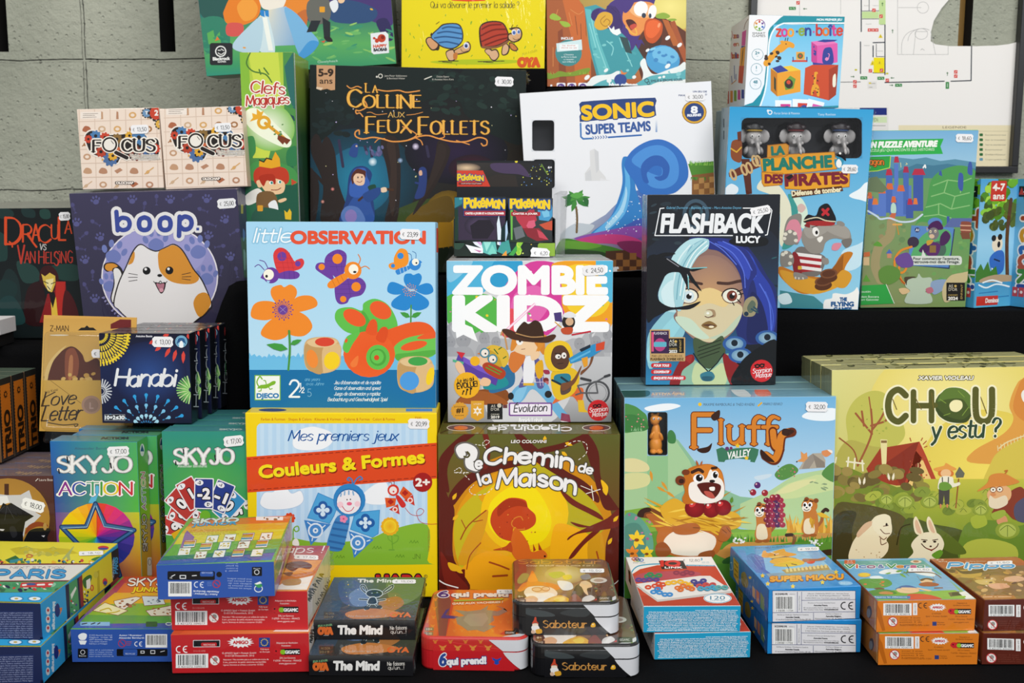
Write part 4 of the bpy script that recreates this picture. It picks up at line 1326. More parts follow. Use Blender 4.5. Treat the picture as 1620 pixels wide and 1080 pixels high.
def flashback():
 b=Box('board_game_box',.1543,.22336,.05,.1579,1.25217,-.2326,-.154,1.323,-.233,dict(front='1a1d24',left='6a5a66',right='1a1d24',tray='222'),mat=FILMW)
 a=b.face('front',B4)
 a.G(60,50,780,1050,[(0,'1b1e23'),(.3,'222a38'),(.7,'24466a'),(1,'2f86b4')])
 for q in ('60,60 780,60 780,300 700,240 560,300 420,220 300,300 200,240 60,330','560,640 770,600 770,1040 640,1040'):
  a.B('1c2027',q)
 a.D('O 3d5363 18 330 160 60 70;O 34505c 14 330 150 30');a.blobs(14,560,360,760,620,8,26,['2c5a62','1a2a34','23424c'],3,.3);a.blobs(10,90,100,300,320,10,30,['27323a','2f3d46'],8,.4)
 # long hair
 a.D('B 232c6a 300,300 400,280 560,300 640,380 700,480 745,560 750,760 700,820 560,820 540,660 600,480;B 2c3fa0 480,300 600,350 660,450 720,540 745,640 735,760 690,820 640,780 650,640 620,480;B 3a55c4 520,330 620,380 640,470 620,500 590,440;B 1c2458 620,560 680,640 700,800 600,820 600,680;LL~ 5570d8 6 500,320 590,370 625,480|540,330 620,400 640,480|660,520 710,620 720,760;LL~ 4560c8 5 690,560 730,680 715,800|560,350 610,430;B 8fc6d2 80,800 140,700 220,640 280,700 260,800 180,880 90,960;B 9ad4de 80,860 150,760 230,680 260,720 170,850 90,930;B b6dee4 220,360 300,290 390,290 350,340 290,420 260,520 270,650 180,660 135,580 170,480;B 7fb2c4 300,330 380,290 320,380 280,480 270,420;LL~ dcf0f2 7 320,320 270,400 250,520 255,620|300,320 240,400 215,520 220,630|360,300 290,370;B d2ebee 150,560 210,500 240,560 230,640 180,645')
 # face
 a.B('8a6a62','290,470 330,370 400,330 480,350 560,440 580,560 575,640 540,740 470,800 400,825 330,800 250,740 215,690 240,640')
 a.E('c99a6a',400,600,180,230,0,'967468',n=30);a.D('B d8c9a2 240,650 320,600 400,570 480,600 570,640 540,740 470,800 400,822 330,798 250,735;B e6c98a 300,590 400,540 500,590 480,640 400,620 320,640;B c9dcc4 225,690 300,700 360,760 400,800 340,800 250,738;B bfcdb2 400,800 470,770 560,680 540,740 470,800;B 9c9270 575,640 590,600 630,585 650,620 635,680 600,690 575,680;B 5c6a5a 596,640 620,605 640,625 625,665 604,668;E 1f3346 591 675 12;LL 2c4c5c 9 618,650 650,668|630,640 648,656;L~ 4a3028 16 445,515 500,518 560,505 590,512;L~ 4a3028 14 360,520 320,512 290,505')
 for x,y,ic in ((292,583,'cfe0e6'),(515,582,'7a3a28')):
  a.E('ecead8',x,y,46,36,4);a.ring('2a1c1c',7,x,y,50,38,180,370);a.ring('6a4a42',4,x,y,48,38,0,180);a.E(ic,x+2,y,27,28);a.E('17120f',x+2,y+2,14);a.E('ffffff',x+10,y -10,7)
 a.D('LL~ 17120f 5 545,560 575,548|552,575 582,568|545,600 562,618|520,616 528,630;B a68a68 385,655 425,655 430,690 380,690;E d6cfae 395 675 22 19;E f2f2e6 392 672 8 6;L~ 6a4a3a 5 378,688 395,694 420,684;B 8a6a3c 358,735 400,712 440,738 400,756;B 5c3a28 365,733 400,728 435,737 400,740;E f0e2c0 410 742 14 6;B 26307c 385,292 470,286 580,335 645,450 612,520 590,600 574,560 560,480 520,410 450,352 392,336;B 3448b0 440,300 540,330 610,420 600,500 560,430 500,360;LL~ 5a72d8 5 430,310 520,360 575,450 585,540|470,300 560,350 620,450|400,300 470,345 540,420;B a4d2da 395,290 392,338 340,380 300,450 280,520 270,600 250,660 225,640 215,540 240,440 300,340 350,300;LL~ e4f4f4 6 385,300 320,360 270,460 248,580|390,320 330,380 290,460 262,600;LL~ 6fa8b8 5 370,300 290,380 245,480 230,600')
 # monster hands
 a.D('B 14161a 75,395 180,385 260,430 320,440 388,433 320,455 300,460 360,558 300,500 285,470 295,555 262,490 240,460 180,470 140,540 135,600 200,640 290,630 356,610 300,650 200,655 120,690 75,700;B 14161a 120,375 170,358 225,363 170,378;L 7fc8cc 5 300,440 386,435;L 7fc8cc 5 290,480 292,545;L~ 8a8a90 5 180,390 240,430;B 101418 540,930 640,870 750,810 750,1040 510,1040 530,980')
 # neck and coat
 a.D('B 46583c 320,800 400,826 470,790 480,900 430,960 380,960 330,900;LL 26301f 5 345,850 460,810|340,870 460,830|340,890 455,850|350,905 450,870;B 8fb8a0 300,900 400,960 490,880 540,930 500,1042 240,1042 260,960;B c8d4a0 330,930 400,970 470,930 480,1042 320,1042;B 8c1f22 255,910 310,885 320,920 260,970 245,1042 195,1042 215,980;B 8c1f22 470,880 540,930 560,960 520,1042 490,1000;B a32a2a 275,905 310,890 300,930;LL 17232a 6 318,880 350,930 395,975|475,880 440,930 395,975;B 3a7a8c 352,990 380,975 412,975 428,1000 410,1022 365,1020;B 2a5a6c 362,1000 415,1000 405,1022 370,1020')
 for x,y in ((530,830),(700,800),(560,890)):
  a.E('2f5a9c',x,y,62,40);a.E('a8c6d4',x,y,46,30,0,'6a94b4');a.E('14202c',x,y -4,17)
 a.B('101418','560,930 640,860 750,815 750,1042 520,1042')
 # title
 a.D('LL f0f2f4 5 165,128 145,130 118,270 520,270|575,128 640,128|690,268 700,265 724,140 715,128;T 150 253 98 eceef0 w=525 b=.1 sl=.1|FLASHBACK;T 176 132 13 6fb4d8 w=388 sl=.2|Gabriel Durnerin - Baptiste Derrez - Marc-Antoine Doyon;B 14161a 500,300 560,278 690,280 690,320 560,326;T 540 306 34 f0f2f4 w=122 b=.14|LUCY')
 # badges
 a.D('R c9a26a 92 756 196 920 4;R c9a26a 180 796 275 920 4;R 3a2048 98 762 190 880;T 112 782 14 f0e8f0 w=70|FLASHBACK;E b8407a 144 835 30 34;R 5fb0c4 112 820 178 846 6;R d84f7a 100 770 112 870;R 141414 190 802 268 878;T 192 824 17 e8e2d2 w=26|AS');a.T("D'OR",192,842,15,'e8e2d2',w=40);a.D('T 192 860 9 d8b25c w=40|CANNES;T 192 876 14 f4f0e6 w=40 b=.12|2023;+ 255 870 -90;T 0 0 11 d8b25c w=62|ENFANT;-;E d8b25c 226 818 7;T 102 899 12 4a3414 w=158|PAR LES CREATEURS DE;T 96 915 12 33240c w=170 b=.1|FLASHBACK ZOMBIE KIDZ')
 for y,t,w in ((930,'POUR TOUS',106),(963,'COOPERATIF',106),(995,'ENQUETE PAR IMAGES',180)):
  a.Rc('d02a30',98,y,98+w,y+23,11);a.T(t,112,y+18,12,'f8f0f0',w=w -28,sl=.2,b=.14)
 a.E('d2262c',670,970,58);mask(a,660,944,56,'17120f');a.D('W 624 984 24 f8ecec w=96 rot=-6 t=.13 sl=.2|Scorpion;W 640 1006 22 f8ecec w=80 rot=-6 t=.13 sl=.2|Masque')
 f=b.face('left',B4)
 f.Rc('4a4450',40,40,80,1050);f.G(48,180,72,460,[(0,'8a6a8a'),(.5,'b08a8c'),(1,'40485a')])
 b.sticker('front',664,142,106,46,'25,50',-11,B4)
 b.finish('tall dark game box with a wide-eyed blue-haired girl and black clawed hands','game box')
def blob_mesh(name,parts,col,vox=0.0012):
 """a moulded figure: overlapping ellipsoids fused into one continuous skin"""
 bm=bmesh.new()
 for (c,r,rot) in parts:
  q=bmesh.ops.create_icosphere(bm,subdivisions=3,radius=1)
  M=Matrix.Translation(c) @ Euler([R(z) for z in rot]).to_matrix().to_4x4() @ Matrix.Diagonal((*r,1))
  bmesh.ops.transform(bm,matrix=M,verts=q['verts'])
 me=from_bm(name,bm,True)
 o=bpy.data.objects.new('tmp',me)
 COL.objects.link(o)
 m=o.modifiers.new('r','REMESH')
 m.mode='VOXEL'
 m.voxel_size=vox
 m.use_smooth_shade=True
 s=o.modifiers.new('s','SMOOTH')
 s.iterations=4
 dg=bpy.context.evaluated_depsgraph_get()
 me2=bpy.data.meshes.new_from_object(o.evaluated_get(dg))
 bpy.data.objects.remove(o)
 bpy.data.meshes.remove(me)
 me2.name=name
 me2.materials.clear()
 ca=me2.color_attributes.new('Col','FLOAT_COLOR','CORNER')
 ca.data.foreach_set('color',[*lin(col),1.0]*len(me2.loops))
 return me2
def blob(name,parts,col,parent,vox=0.0012,mat=None):
 return link(name,blob_mesh(name,parts,col,vox),parent,mat or TOY)
def pane(b,x0,y0,x1,y1,crop,z=-0.0004):
 """the clear film across a window in a box front"""
 a=b.face('front',crop)
 q=[a.map(p) for p in ((x0,y1),(x1,y1),(x1,y0),(x0,y0))]
 V=[(x,z,y) for x,y in q]+[(x,z+0.0003,y) for x,y in q]
 F=[(0,1,2,3),(7,6,5,4),(0,4,5,1),(1,5,6,2),(2,6,7,3),(3,7,4,0)]
 return link('window_pane',mesh_of('window_pane',V,F),b.root,CLEAR)
def marmot(a,x,y,sc,flip=1,face=1,tail=1):
 """small brown and cream burrowing animal printed on the meadow box"""
 a.push(x,y,0,sc*flip,sc)
 if tail:
  a.D('L~ a8602c 16 -38,40 -60,10 -62,-30 -80,-48;L~ 3a2418 18 -64,-36 -80,-50 -92,-44')
 a.D('B c87a34 -40,70 -38,-10 -20,-60 0,-85 30,-80 42,-50 40,10 50,60 30,92 -20,92;B f0dcb8 -20,75 -10,10 20,0 38,20 40,70 20,86;E c87a34 8 -70 44 40;B f4ead8 0,-60 30,-80 50,-60 40,-40 10,-40;E 8a4a24 -28 -98 14 13;E 8a4a24 24 -106 13 12')
 for ex in (4,32):
  a.E('ffffff',ex,-76,12,14);a.E('1a1410',ex+3,-74,7,9)
 a.D('L 4a2a18 7 -10,-94 6,-98;L 4a2a18 7 22,-100 38,-98;E 1a1410 24 -60 6 4;L~ 4a2a18 4 10,-50 24,-44 38,-50;E a8602c -12 92 20 9;E a8602c 28 94 22 9;-')
def fluffy():
 hole=(191,215,299,453,12)
 b=Box('board_game_box',.23459,.23136,.05,.12737,1.16879,-.46397,-.785,1.372,-.601,dict(front='a8cfe4',left='2c3c3a',right='8ab0a0',top='7fa6ae',tray='3a4a44'),hole=[hole],hole_depth=.019,crop=C5)
 a=b.face('front',C5)
 x0,y0,x1,y1,r=hole
 sky=[(0,'72b4de'),(.35,'9fcdea'),(1,'cfe6f2')]
 def cut(fn):
  fn()
 for (p,q,s,t) in ((45,125,191,800),(299,125,1240,800),(191,125,299,215),(191,453,299,800)):
  c=lambda y:(y -125)/675
  st=[(0,mix('72b4de','cfe6f2',c(q))),(1,mix('72b4de','cfe6f2',c(t)))]
  a.G(p,q,s,t,st)
 for q in ('175,190 260,170 330,168 372,180 340,195 280,208 200,210','1040,240 1100,205 1225,195 1225,255 1120,262'):
  a.B('f2f8fb',q)
 a.B('cfe0ea','780,570 870,555 860,575 800,590')
 # hills
 a.D('P 8fbf9a 300,330 360,370 460,500 560,620 700,680 800,690 800,800 500,800 302,800;P a6cc98 50,330 188,300 188,800 50,800;P a9cf9c 300,330 330,350 420,480 470,600 302,700;P 93c48e 188,456 302,456 302,800 188,800;B 4f8f4a 50,180 110,178 160,210 186,240 186,310 120,322 50,318;B 3f7f40 50,240 120,230 180,270 186,312 60,318;B 44824a 303,325 325,315 345,345 340,385 303,380')
 a.blobs(10,60,200,180,310,3,5,['d85a6a','e88a90'],2);a.grass(['8fc08a'],100,160,318,26,8)
 a.D('B e2d9a0 50,480 120,470 188,500 188,540 60,540;B d9d99a 50,560 188,555 188,620 50,640;P b7d39a 700,720 860,650 1000,560 1226,520 1226,900 900,900 700,850;P cddc9c 830,700 960,610 1120,560 1226,560 1226,640 1000,690;B e0dfa2 900,660 1000,600 1120,585 1040,630 960,660;B 5a8f48 890,560 930,515 980,500 1020,530 1000,560 930,590;B 5a8f48 1150,560 1190,505 1228,500 1226,600');a.blobs(14,900,510,1010,570,3,6,['d85a7a','7aa85a'],4);a.blobs(6,1080,600,1180,640,10,22,['8aa07a'],5,.3)
 a.D('P b5aa98 1022,530 1060,470 1100,442 1150,440 1170,480 1168,520 1080,526;P 9a9084 1040,528 1062,472 1100,444 1110,480 1080,526;P 8c8276 1100,444 1165,490 1168,520 1120,520;P e09a5a 1010,486 1036,470 1034,430 1052,445 1068,436 1072,470 1050,490;B e0905a 1150,430 1200,422 1205,440 1180,460 1160,456;B f6ece2 1180,422 1206,426 1206,442;E 222 1012 488 4')
 # meadow floor
 a.D('P 7fae3e 50,760 300,720 700,860 900,870 1226,830 1226,1060 50,1060;P 5f9232 50,900 300,860 600,900 1226,900 1226,1060 50,1060;P 8cbc42 640,880 900,860 1226,850 1226,900 900,930 700,930;B d29a4c 640,940 800,910 1000,890 1210,880 1210,900 1000,930 760,965 600,1000;B c98f44 560,990 700,960 900,1010 700,1040;B 3c2a18 1140,980 1210,970 1220,1000 1150,1002;B 2f5f2a 640,1010 800,1000 1000,990 1100,1060 640,1060')
 a.grass(['e2a83a','f0c04c','d9962c'],960,1215,880,110,34,3);a.grass(['4f8f2a','6fa83a','3f7f2a'],620,1210,930,50,50,6)
 a.D('B 5f9f88 60,800 110,770 180,830 220,920 200,1000 60,1010;B 4f8a78 60,850 140,830 180,920 160,1000 60,1000');a.blobs(9,70,780,220,920,7,11,['c07a9a','a8608a'],5)
 for cx,cy,sc,c in ((130,915,1,'f6cf2c'),(105,990,.8,'f08a2c'),(185,992,.8,'f6cf2c')):
  for i in range(5):
   a.leaf(c,cx,cy,52*sc,28*sc,-150+i*62)
  a.E('8a4a1c',cx,cy+4,13*sc,9*sc)
 for cx,cy in ((700,920),(1120,935)):
  a.blobs(16,cx -40,cy -14,cx+40,cy+16,5,8,['f6f4ee','fff','e8e6dc'],int(cx))
 for x,y,r in ((205,535,80),(265,595,55),(240,625,30),(290,650,35)):
  a.leaf('dd9a34',x,y,64,16,r)
 # big animal carrying the nest
 a.D('B 7a4420 140,790 150,755 190,740 240,755 280,790 300,880 260,880 230,820 190,800;B 3a2218 132,785 150,752 195,740 210,760 175,770 165,795;B b4662c 180,780 240,780 290,850 300,940 260,900 220,830;B bc6c2c 250,870 300,790 420,780 560,800 640,860 600,940 560,1000 420,1020 280,990 240,930;B f4e6d2 280,920 340,870 450,860 560,900 550,970 470,1005 350,1000 300,970;B 9a5224 235,950 280,930 320,980 290,1010 240,1005;B 9a5224 480,990 550,975 558,1005 520,1030 470,1020')
 for i in range(30):
  g=a.rng
  a.leaf(('e8b832','f2cc48','c98f22','d9a42a')[i%4],330+g.uniform(-60,260),790+g.uniform(-45,60),g.uniform(90,190),13,g.uniform(-35,35)+(180 if i%2 else 0))
 a.B('e2ae2e','260,745 330,690 400,720 520,790 640,760 700,790 690,850 560,870 400,850 300,820');
 for i in range(26):
  g=a.rng
  a.leaf(('f4d050','c48a1e','eec040','b47a1a')[i%4],300+i*14,780+g.uniform(-25,60),g.uniform(80,150),10,g.uniform(-28,28))
 for x,y,rr in ((450,742,56),(540,752,46),(605,740,46)):
  a.E('a01c22',x,y,rr,rr*.95,0,'7a1018');a.E('d83a3a',x -14,y -20,rr*.35,rr*.25,-30);a.E('f6dcd4',x -18,y -26,rr*.14)
 a.D('L 4a3a18 5 446,700 452,688;F 5f8f2c 450 694 34 16 -60;F 5f8f2c 446 694 34 16 210;F 5f8f2c 650 715 36 18 -80;B c4701f 385,600 400,540 450,510 530,500 590,530 610,590 610,660 560,700 480,710 400,720 380,690 395,650;B d9822c 430,540 480,510 540,505 590,540 600,590 520,600 450,590;B f8f1e6 420,610 470,590 510,580 535,530 560,560 600,590 612,640 600,690 540,715 460,712 420,680;B 5a1c14 465,610 530,600 590,615 585,655 550,690 500,670 475,640;B c4574a 500,650 540,655 560,688 520,680;B fbf7ee 530,628 558,626 556,646 534,644;E 7a3a1c 370 590 28 26 20;E 7a3a1c 400 545 22 16;E 3a1c14 376 594 15 13;E fff 470 578 30 24 -10;E 17110e 474 576 19 20;E fff 481 568 6;E fff 560 560 20 24 10;E 17110e 562 560 13 18;E fff 567 551 5;L~ 3f2316 18 435,545 470,530 492,542;L~ 3f2316 15 545,523 568,520;E 1a1210 545 594 16 8;F b4602a 470 515 40 12 -110;F b4602a 480 512 34 10 -70;B b4662c 330,850 390,830 450,825 480,850 460,880 390,890 340,880;B b4662c 580,890 600,845 640,845 650,890 620,925 580,920;LL 7a4420 4 440,850 475,852|600,860 625,880|625,850 645,875')
 # two friends
 marmot(a,830,830,1.02,-1);marmot(a,1090,800,1.0,-1)
 for i in range(24):
  a.E(('7a1c3a','9a2a4a','5a2a5a','a8344a')[i%4],845+(i%4)*26+(i // 4%2)*10,700+(i // 4)*27,17,15);a.E('e0a0a8',840+(i%4)*26+(i // 4%2)*10,694+(i // 4)*27,4)
 for x,y,c in ((771,657,'9a2438'),(795,617,'5a2a6a'),(836,660,'a02c34'),(880,686,'a02c34'),(905,684,'8a2440')):
  a.E(c,x,y,18);a.E('e8b0b0',x -6,y -6,5)
 a.L('5f8f2c',4,'748,645 756,655|'.replace('|',''));a.D('F d9a42a 1085 790 70 22 75;F e8b832 1120 770 80 24 20;F c98f22 1110 800 60 16 110;L~ 8a5a34 16 990,945 1000,910 985,890 965,890;L~ 3a2418 18 985,890 955,892;R 4f8a30 45 1050 1240 1400')
 # title
 o=((5,'6a2c12'),)
 for txt,x,y,h,w in (('F',445,408,180,105),('l',585,388,130,18),('u',640,385,145,70),('f',745,390,150,75),('f',825,390,150,75)):
  a.S(txt,x,y,h,'d9822a',w=w,t=.17,nib=(35,.55),o=o,serif=.2)
 a.D('L~ 6a2c12 50 880,320 890,400 920,420;L~ 6a2c12 52 985,325 930,345 915,430 890,480 840,455;L~ d9822a 34 880,322 890,396 918,415;L~ d9822a 38 960,322 925,350 912,430 885,475 840,450;B 3a2016 940,305 998,318 960,345 930,335;B 3a2016 815,420 850,450 890,490 840,480 812,450;B 3a2016 540,235 585,203 585,245 555,262;B 3a2016 462,420 520,405 545,385 530,430 490,440;P 3f7a5c 568,420 600,408 622,420 700,412 770,410 802,420 798,450 780,492 755,488 758,478 690,470 620,478 612,490 580,488;T 628 474 40 f2f4ee w=128 rot=-8 b=.06 sl=.2|VALLEY;E 6a3a6a 628 416 11;E 7a2a5a 650 413 8;S f2c62c 686 400 16 5 .5;S f2c62c 735 468 14 5 .5;T 496 180 15 4a5a6a w=282 sl=.2|MAXIME RAMBOURG & THÉO RIVIÈRE;T 825 177 15 4a5a6a w=106 sl=.2|MARKO RENKO;E f2c62c 478 172 10;L e8b02c 9 800,180 818,164')
 t=b.face('top',C5)
 t.G(20,70,1240,135,[(0,'6f9aa6'),(1,'7fb0c6')]);t.D('B 35605a 30,100 120,85 200,100 180,130 40,130;B c8735a 780,90 840,84 870,120 800,126;B d8e0e0 650,90 720,90 760,128 690,128;+ 390 108 180 1 .5;T 0 0 30 d8c8a8 w=180 b=.1|Fluffy VALLEY;-')
 b.sticker('front',1121,184,122,54,'32,00',1,C5)
 # the toy in the window
 c=b.face('front',C5)
 p=c.map((238,448));q=c.map((238,225))
 cx,z0,H=p[0],p[1],q[1]-p[1]
 fig=blob('toy_animal',[((cx,.009,z0+H*.2),(.0075,.0075,H*.22),(0,0,0)),((cx,.009,z0+H*.45),(.0055,.006,H*.3),(0,4,0)),((cx -.001,.008,z0+H*.83),(.0058,.006,H*.14),(0,0,0)),
                              ((cx+.003,.006,z0+H*.86),(.004,.004,H*.06),(0,0,0)),((cx -.004,.009,z0+H*.95),(.0018,.002,.0024),(0,0,0)),((cx+.003,.011,z0+H*.97),(.0016,.002,.0022),(0,0,0)),
                              ((cx -.005,.005,z0+H*.45),(.002,.003,H*.1),(20,25,0)),((cx+.006,.005,z0+H*.42),(.002,.003,H*.12),(20,-20,0)),((cx -.003,.006,z0+.002),(.004,.006,.003),(0,0,0)),((cx+.004,.006,z0+.002),(.004,.006,.003),(0,0,0))],'f39a34',b.root,.0007)
 for dx in (-.0028,.0026):
  blob('eye',[((cx+dx,.0026,z0+H*.87),(.0013,.0008,.0016),(0,0,0))],'f4f0ea',fig,.0003)
  blob('pupil',[((cx+dx+.0004,.0018,z0+H*.87),(.0006,.0005,.0008),(0,0,0))],'181410',fig,.0002)
 pane(b,188,212,302,456,C5)
 b.finish('sky-blue game box with a grinning animal hugging red fruit and a toy window','game box','meadow boxes in a stack')
 b2=Box('board_game_box',.23459,.23136,.05,.12737,1.16879,-.46397,-.785,1.372,-.601,dict(front='8ab0a0',left='2c4a4e',right='8ab0a0',top='78a0aa',tray='3a4a44'))
 b2.M=b.M @ Matrix.Translation((0,.0522,0));b2.root.matrix_world=b2.M
 r=b2.finish('meadow game box right behind the sky-blue window box, dark cover box standing on it','game box','meadow boxes in a stack')
 dup(r,b.M @ Matrix.Translation((0,.1044,0)),'rearmost meadow game box of the stack under the dark girl-faced box')
def chou():
 b=Box('board_game_box',.26,.26172,.044,.36099,1.16817,-.46331,-1.2,2.0,-1.3,dict(front='e3d25e',left='a9a878',right='a9a878',top='c9c48a',tray='8a8a5a'),mat=FILMW)
 a=b.face('front',C6)
 a.Q('175,90 1340,80 1340,1060 205,1060',('ded98c','f0d06a','b8a62c','c0b94a'))
 a.E('f8ea9a',800,300,420,330,0,'e8d670',n=36);a.E('f6de62',960,600,330,300,0,'e6cf58',n=30)
 for c,q in (('c3bf58','280,420 275,330 320,250 400,210 470,230 480,310 540,350 560,430 500,490 400,510 300,500'),('b6ad50','215,560 250,480 300,450 400,480 500,500 420,600 215,620'),('e2a046','1140,150 1100,190 1070,280 1090,350 1040,420 900,500 880,560 1150,560 1250,500 1250,150'),('d98a3a','1150,140 1110,200 1090,300 1150,360 1250,350 1250,140'),('d8c24e','980,560 1040,490 1140,440 1250,420 1250,720 950,720')):
  a.B(c,q)
 a.D('LL~ a05a34 10 330,575 380,470 400,400 395,300|400,420 360,370 320,320|400,400 440,350 470,290|395,380 460,360 470,350|360,380 350,310;L~ a05a34 6 395,310 385,240;L~ 9a5a30 7 330,575 310,500 240,440')
 a.blobs(12,290,240,520,420,3,6,['8f9a3c','a8b04a'],3)
 a.D('LL efe6c4 8 220,560 225,535|280,585 285,535|312,590 316,540|355,600 352,550|275,555 360,565;L~ e9d9a0 6 1020,490 1060,460 1140,430')
 for i in range(9):
  a.L('e9d9a0',4,[(1015+i*16,502-i*8),(1013+i*16,478-i*7)])
 # house
 a.D('P a03a20 372,590 440,490 630,458 560,670 520,672 400,650;P 8a2f1c 470,560 600,470 630,458 565,672 540,672;P f0c878 575,670 620,500 650,545 705,670 640,680;P b4452a 630,455 665,530 720,660 700,668 645,540 612,500 570,672 556,670;P eadb9c 440,446 474,448 470,560 455,620 447,560;R 8a6a3c 444 452 472 464;B b4562e 616,640 622,605 640,600 648,640 645,675 618,675;E 8a3a22 625 574 15 12;LL f4dfa0 3 615,640 648,640|625,563 625,586|631,605 631,675')
 a.blobs(14,585,500,700,660,3,5,['b4552c'],6)
 a.LL('b4602e',5,'650,470 665,455|590,455 585,440|640,452 646,440|655,485 668,480')
 # cabbage field
 a.P('7a8a2c','215,580 300,590 420,640 520,680 720,660 800,650 1250,700 1250,1060 215,1060')
 a.G(600,640,1340,1060,[(0,'c4c044'),(.4,'9aa834'),(1,'6f8a2c')])
 g=random.Random(12)
 for i in range(46):
  x,y=g.uniform(215,660),g.uniform(590,740)
  a.E(('7a6a34','8a7a3c','94883c','6a5a2c','a08a48')[i%5],x,y,g.uniform(22,40),g.uniform(16,26),g.uniform(-30,30));
 for i in range(40):
  x,y=g.uniform(380,1240),g.uniform(700,800)
  a.E(('9aa83a','adb444','87983a','74882f')[i%4],x,y,g.uniform(24,44),g.uniform(18,28),g.uniform(-30,30));a.L('5f7026',2.5,[(x -16,y+6),(x,y -10),(x+16,y+6)],1)
 a.D('B 5a5226 215,780 330,760 480,790 560,830 600,920 640,1060 215,1060;B 3f3a1c 215,830 320,800 300,900 310,1060 215,1060;B 4f5a22 560,840 700,860 860,900 900,1000 880,1060 560,1060;B 6d8a2e 850,870 980,840 1100,870 1250,850 1250,1060 850,1060;B a9b63c 880,830 940,810 960,860 900,880;L~ 33300f 6 520,960 540,880 585,860;B b8bd48 850,960 960,930 1100,970 1080,1060 850,1060;B 5f6f26 700,870 800,930 860,1000 780,1000 690,930')
 for x,y in ((350,655),(492,634)):
  a.leaf('f2e6c8',x -8,y+14,40,12,-100);a.leaf('f2e6c8',x+8,y+14,40,12,-80)
 # gardener with spade
 a.D('L 9a5a2c 6 822,640 808,780;P 6a6a5a 806,615 826,580 852,612 846,632 812,634;B e8a04a 700,590 750,575 760,562 785,575 812,592 770,604 730,606;B d97a34 728,600 790,600 792,625 730,625;E f0c08a 760 612 26 20;B f0ead0 735,630 790,630 800,660 825,655 828,668 795,680 735,690 720,680;P 4a463e 725,690 778,690 776,765 756,765 750,715 744,765 724,765;LL 4a463e 5 742,632 745,690|772,632 770,690;B 6f9a3a 730,660 765,655 790,680 760,696 728,690;LL d98a5a 8 734,765 734,778|766,765 766,776')
 # old gardener bending
 a.D('B 8a3a24 985,800 1050,720 1110,680 1142,690 1190,760 1200,830 1100,840 1050,800 1010,810;B 54506a 1100,760 1200,720 1240,840 1110,845;B e6b07a 960,720 985,680 1030,665 1075,690 1070,740 1000,780;B ead8b8 975,720 1000,735 1050,720 1060,760 1010,785 970,770;B d98a3c 912,700 960,660 980,620 1040,612 1090,635 1118,655 1060,672 980,680;E f4ead6 990 692 13 11;E f4ead6 1022 690 13 11;O 8a4a2a 3 990 692 15 13;O 8a4a2a 3 1022 690 15 13;E 222 990 692 4;E 222 1022 690 4;E d9905a 990 715 14 9;B d9986a 1010,830 1050,820 1060,860 1015,860;B 9fb040 980,810 1040,790 1050,815 1000,840;L~ c4702e 6 1050,612 1060,598 1048,600')
 # cabbages
 for x,y,s in ((470,740,38),(560,750,48),(1060,890,60),(930,790,40),(680,750,44)):
  a.E('8f9f38',x,y,s,s*.7);a.E('b4bf58',x,y,s*.7,s*.55);a.LL('66772a',3,f'{x-s*.6},{y} {x},{y-s*.4} {x+s*.6},{y}|{x},{y+s*.5} {x},{y-s*.4}',1)
 # rabbits
 a.D('B f2e4bc 292,1040 300,960 340,900 390,850 420,820 470,812 492,850 495,900 470,935 480,960 470,1000 420,1035;B e0b890 325,905 360,860 395,845 400,862 350,910 330,925;B f4e8c4 400,850 440,815 485,820 494,870 490,910 450,920 410,890;LL~ 6a3a20 4 435,920 455,935 470,925|440,930 445,960 470,950|455,870 478,866;E 2a1a10 470 862 5 8;L~ 6a3a20 4 440,885 460,905 485,905');a.blobs(8,310,960,450,1030,2,4,['b89a6a'],2)
 a.D('B f4e8c4 560,1050 600,1000 590,960 620,920 660,900 720,905 750,950 740,990 720,1000 700,1040;B f2e4bc 612,905 600,850 612,822 630,850 650,910;B f2e4bc 680,900 665,850 675,822 695,850 715,908;B e2b894 618,895 608,855 616,838 628,860 640,905;B e2b894 688,895 674,855 680,838 692,860 706,900;L~ 4a2a18 5 640,955 660,975 690,985 715,970 722,955;P 8a2c1c 655,972 690,984 716,968 690,992;E 2a1a10 655 945 9 5;E 2a1a10 705 945 8 5;E 4a2a18 685 968 6 4;B 6a9a2c 690,1010 730,985 745,1000 720,1030;LL 4a2a18 4 640,935 668,938|695,938 720,934;R 4f5a22 190 1050 1300 1400')
 # title
 o=((9,'f6f0c8'),)
 a.S('C',478,360,156,'5a5a22',w=86,t=.2,o=o);a.S('H',602,355,140,'5a5a22',w=88,t=.2,o=o);a.D('E f6f0c8 805 280 104 92;E 4a5a24 800 280 94 82;B 5f7a30 720,260 760,200 840,200 890,250 880,300 840,250 770,250;B 3c4a1e 715,290 760,330 840,350 890,310 860,362 780,362 725,330;B f6ecb4 778,275 800,255 835,260 840,290 815,312 785,305;LL~ 7f9a3c 4 730,250 760,270|820,210 850,240|870,290 840,330|750,330 780,320')
 a.S('U',905,360,156,'5a5a22',w=80,t=.2,o=o);a.D('E 5a5a22 700 280 22 14;LL~ 7a6a2c 4 500,250 520,300|610,240 640,300|930,240 960,320|690,220 700,300')
 o=((5,'f6f0c8'),)
 a.S('y estu ?',690,445,88,'2c4632',w=330,t=.16,nib=(30,.5),o=o,sl=.15,rot=-2.5,gap=1.2)
 a.T('XAVIER VIOLEAU',626,156,19,'f8f4e2',w=266,b=.12,o=((3,'4a4220'),),sl=.2)
 a.B('f0ece0','1128,230 1142,205 1180,205 1180,265 1142,265')
 t=b.face('top',C6)
 t.LL('4a4a2c',4,'250,82 420,80|560,84 760,80|880,78 1100,76');t.blobs(20,220,74,1120,96,8,24,['8f8f58','5a5a34','a8a468'],4,.3)
 f=b.face('left',C6)
 f.D('R 8f8c62 100 60 200 300;E 4a3a2a 140 120 14 30')
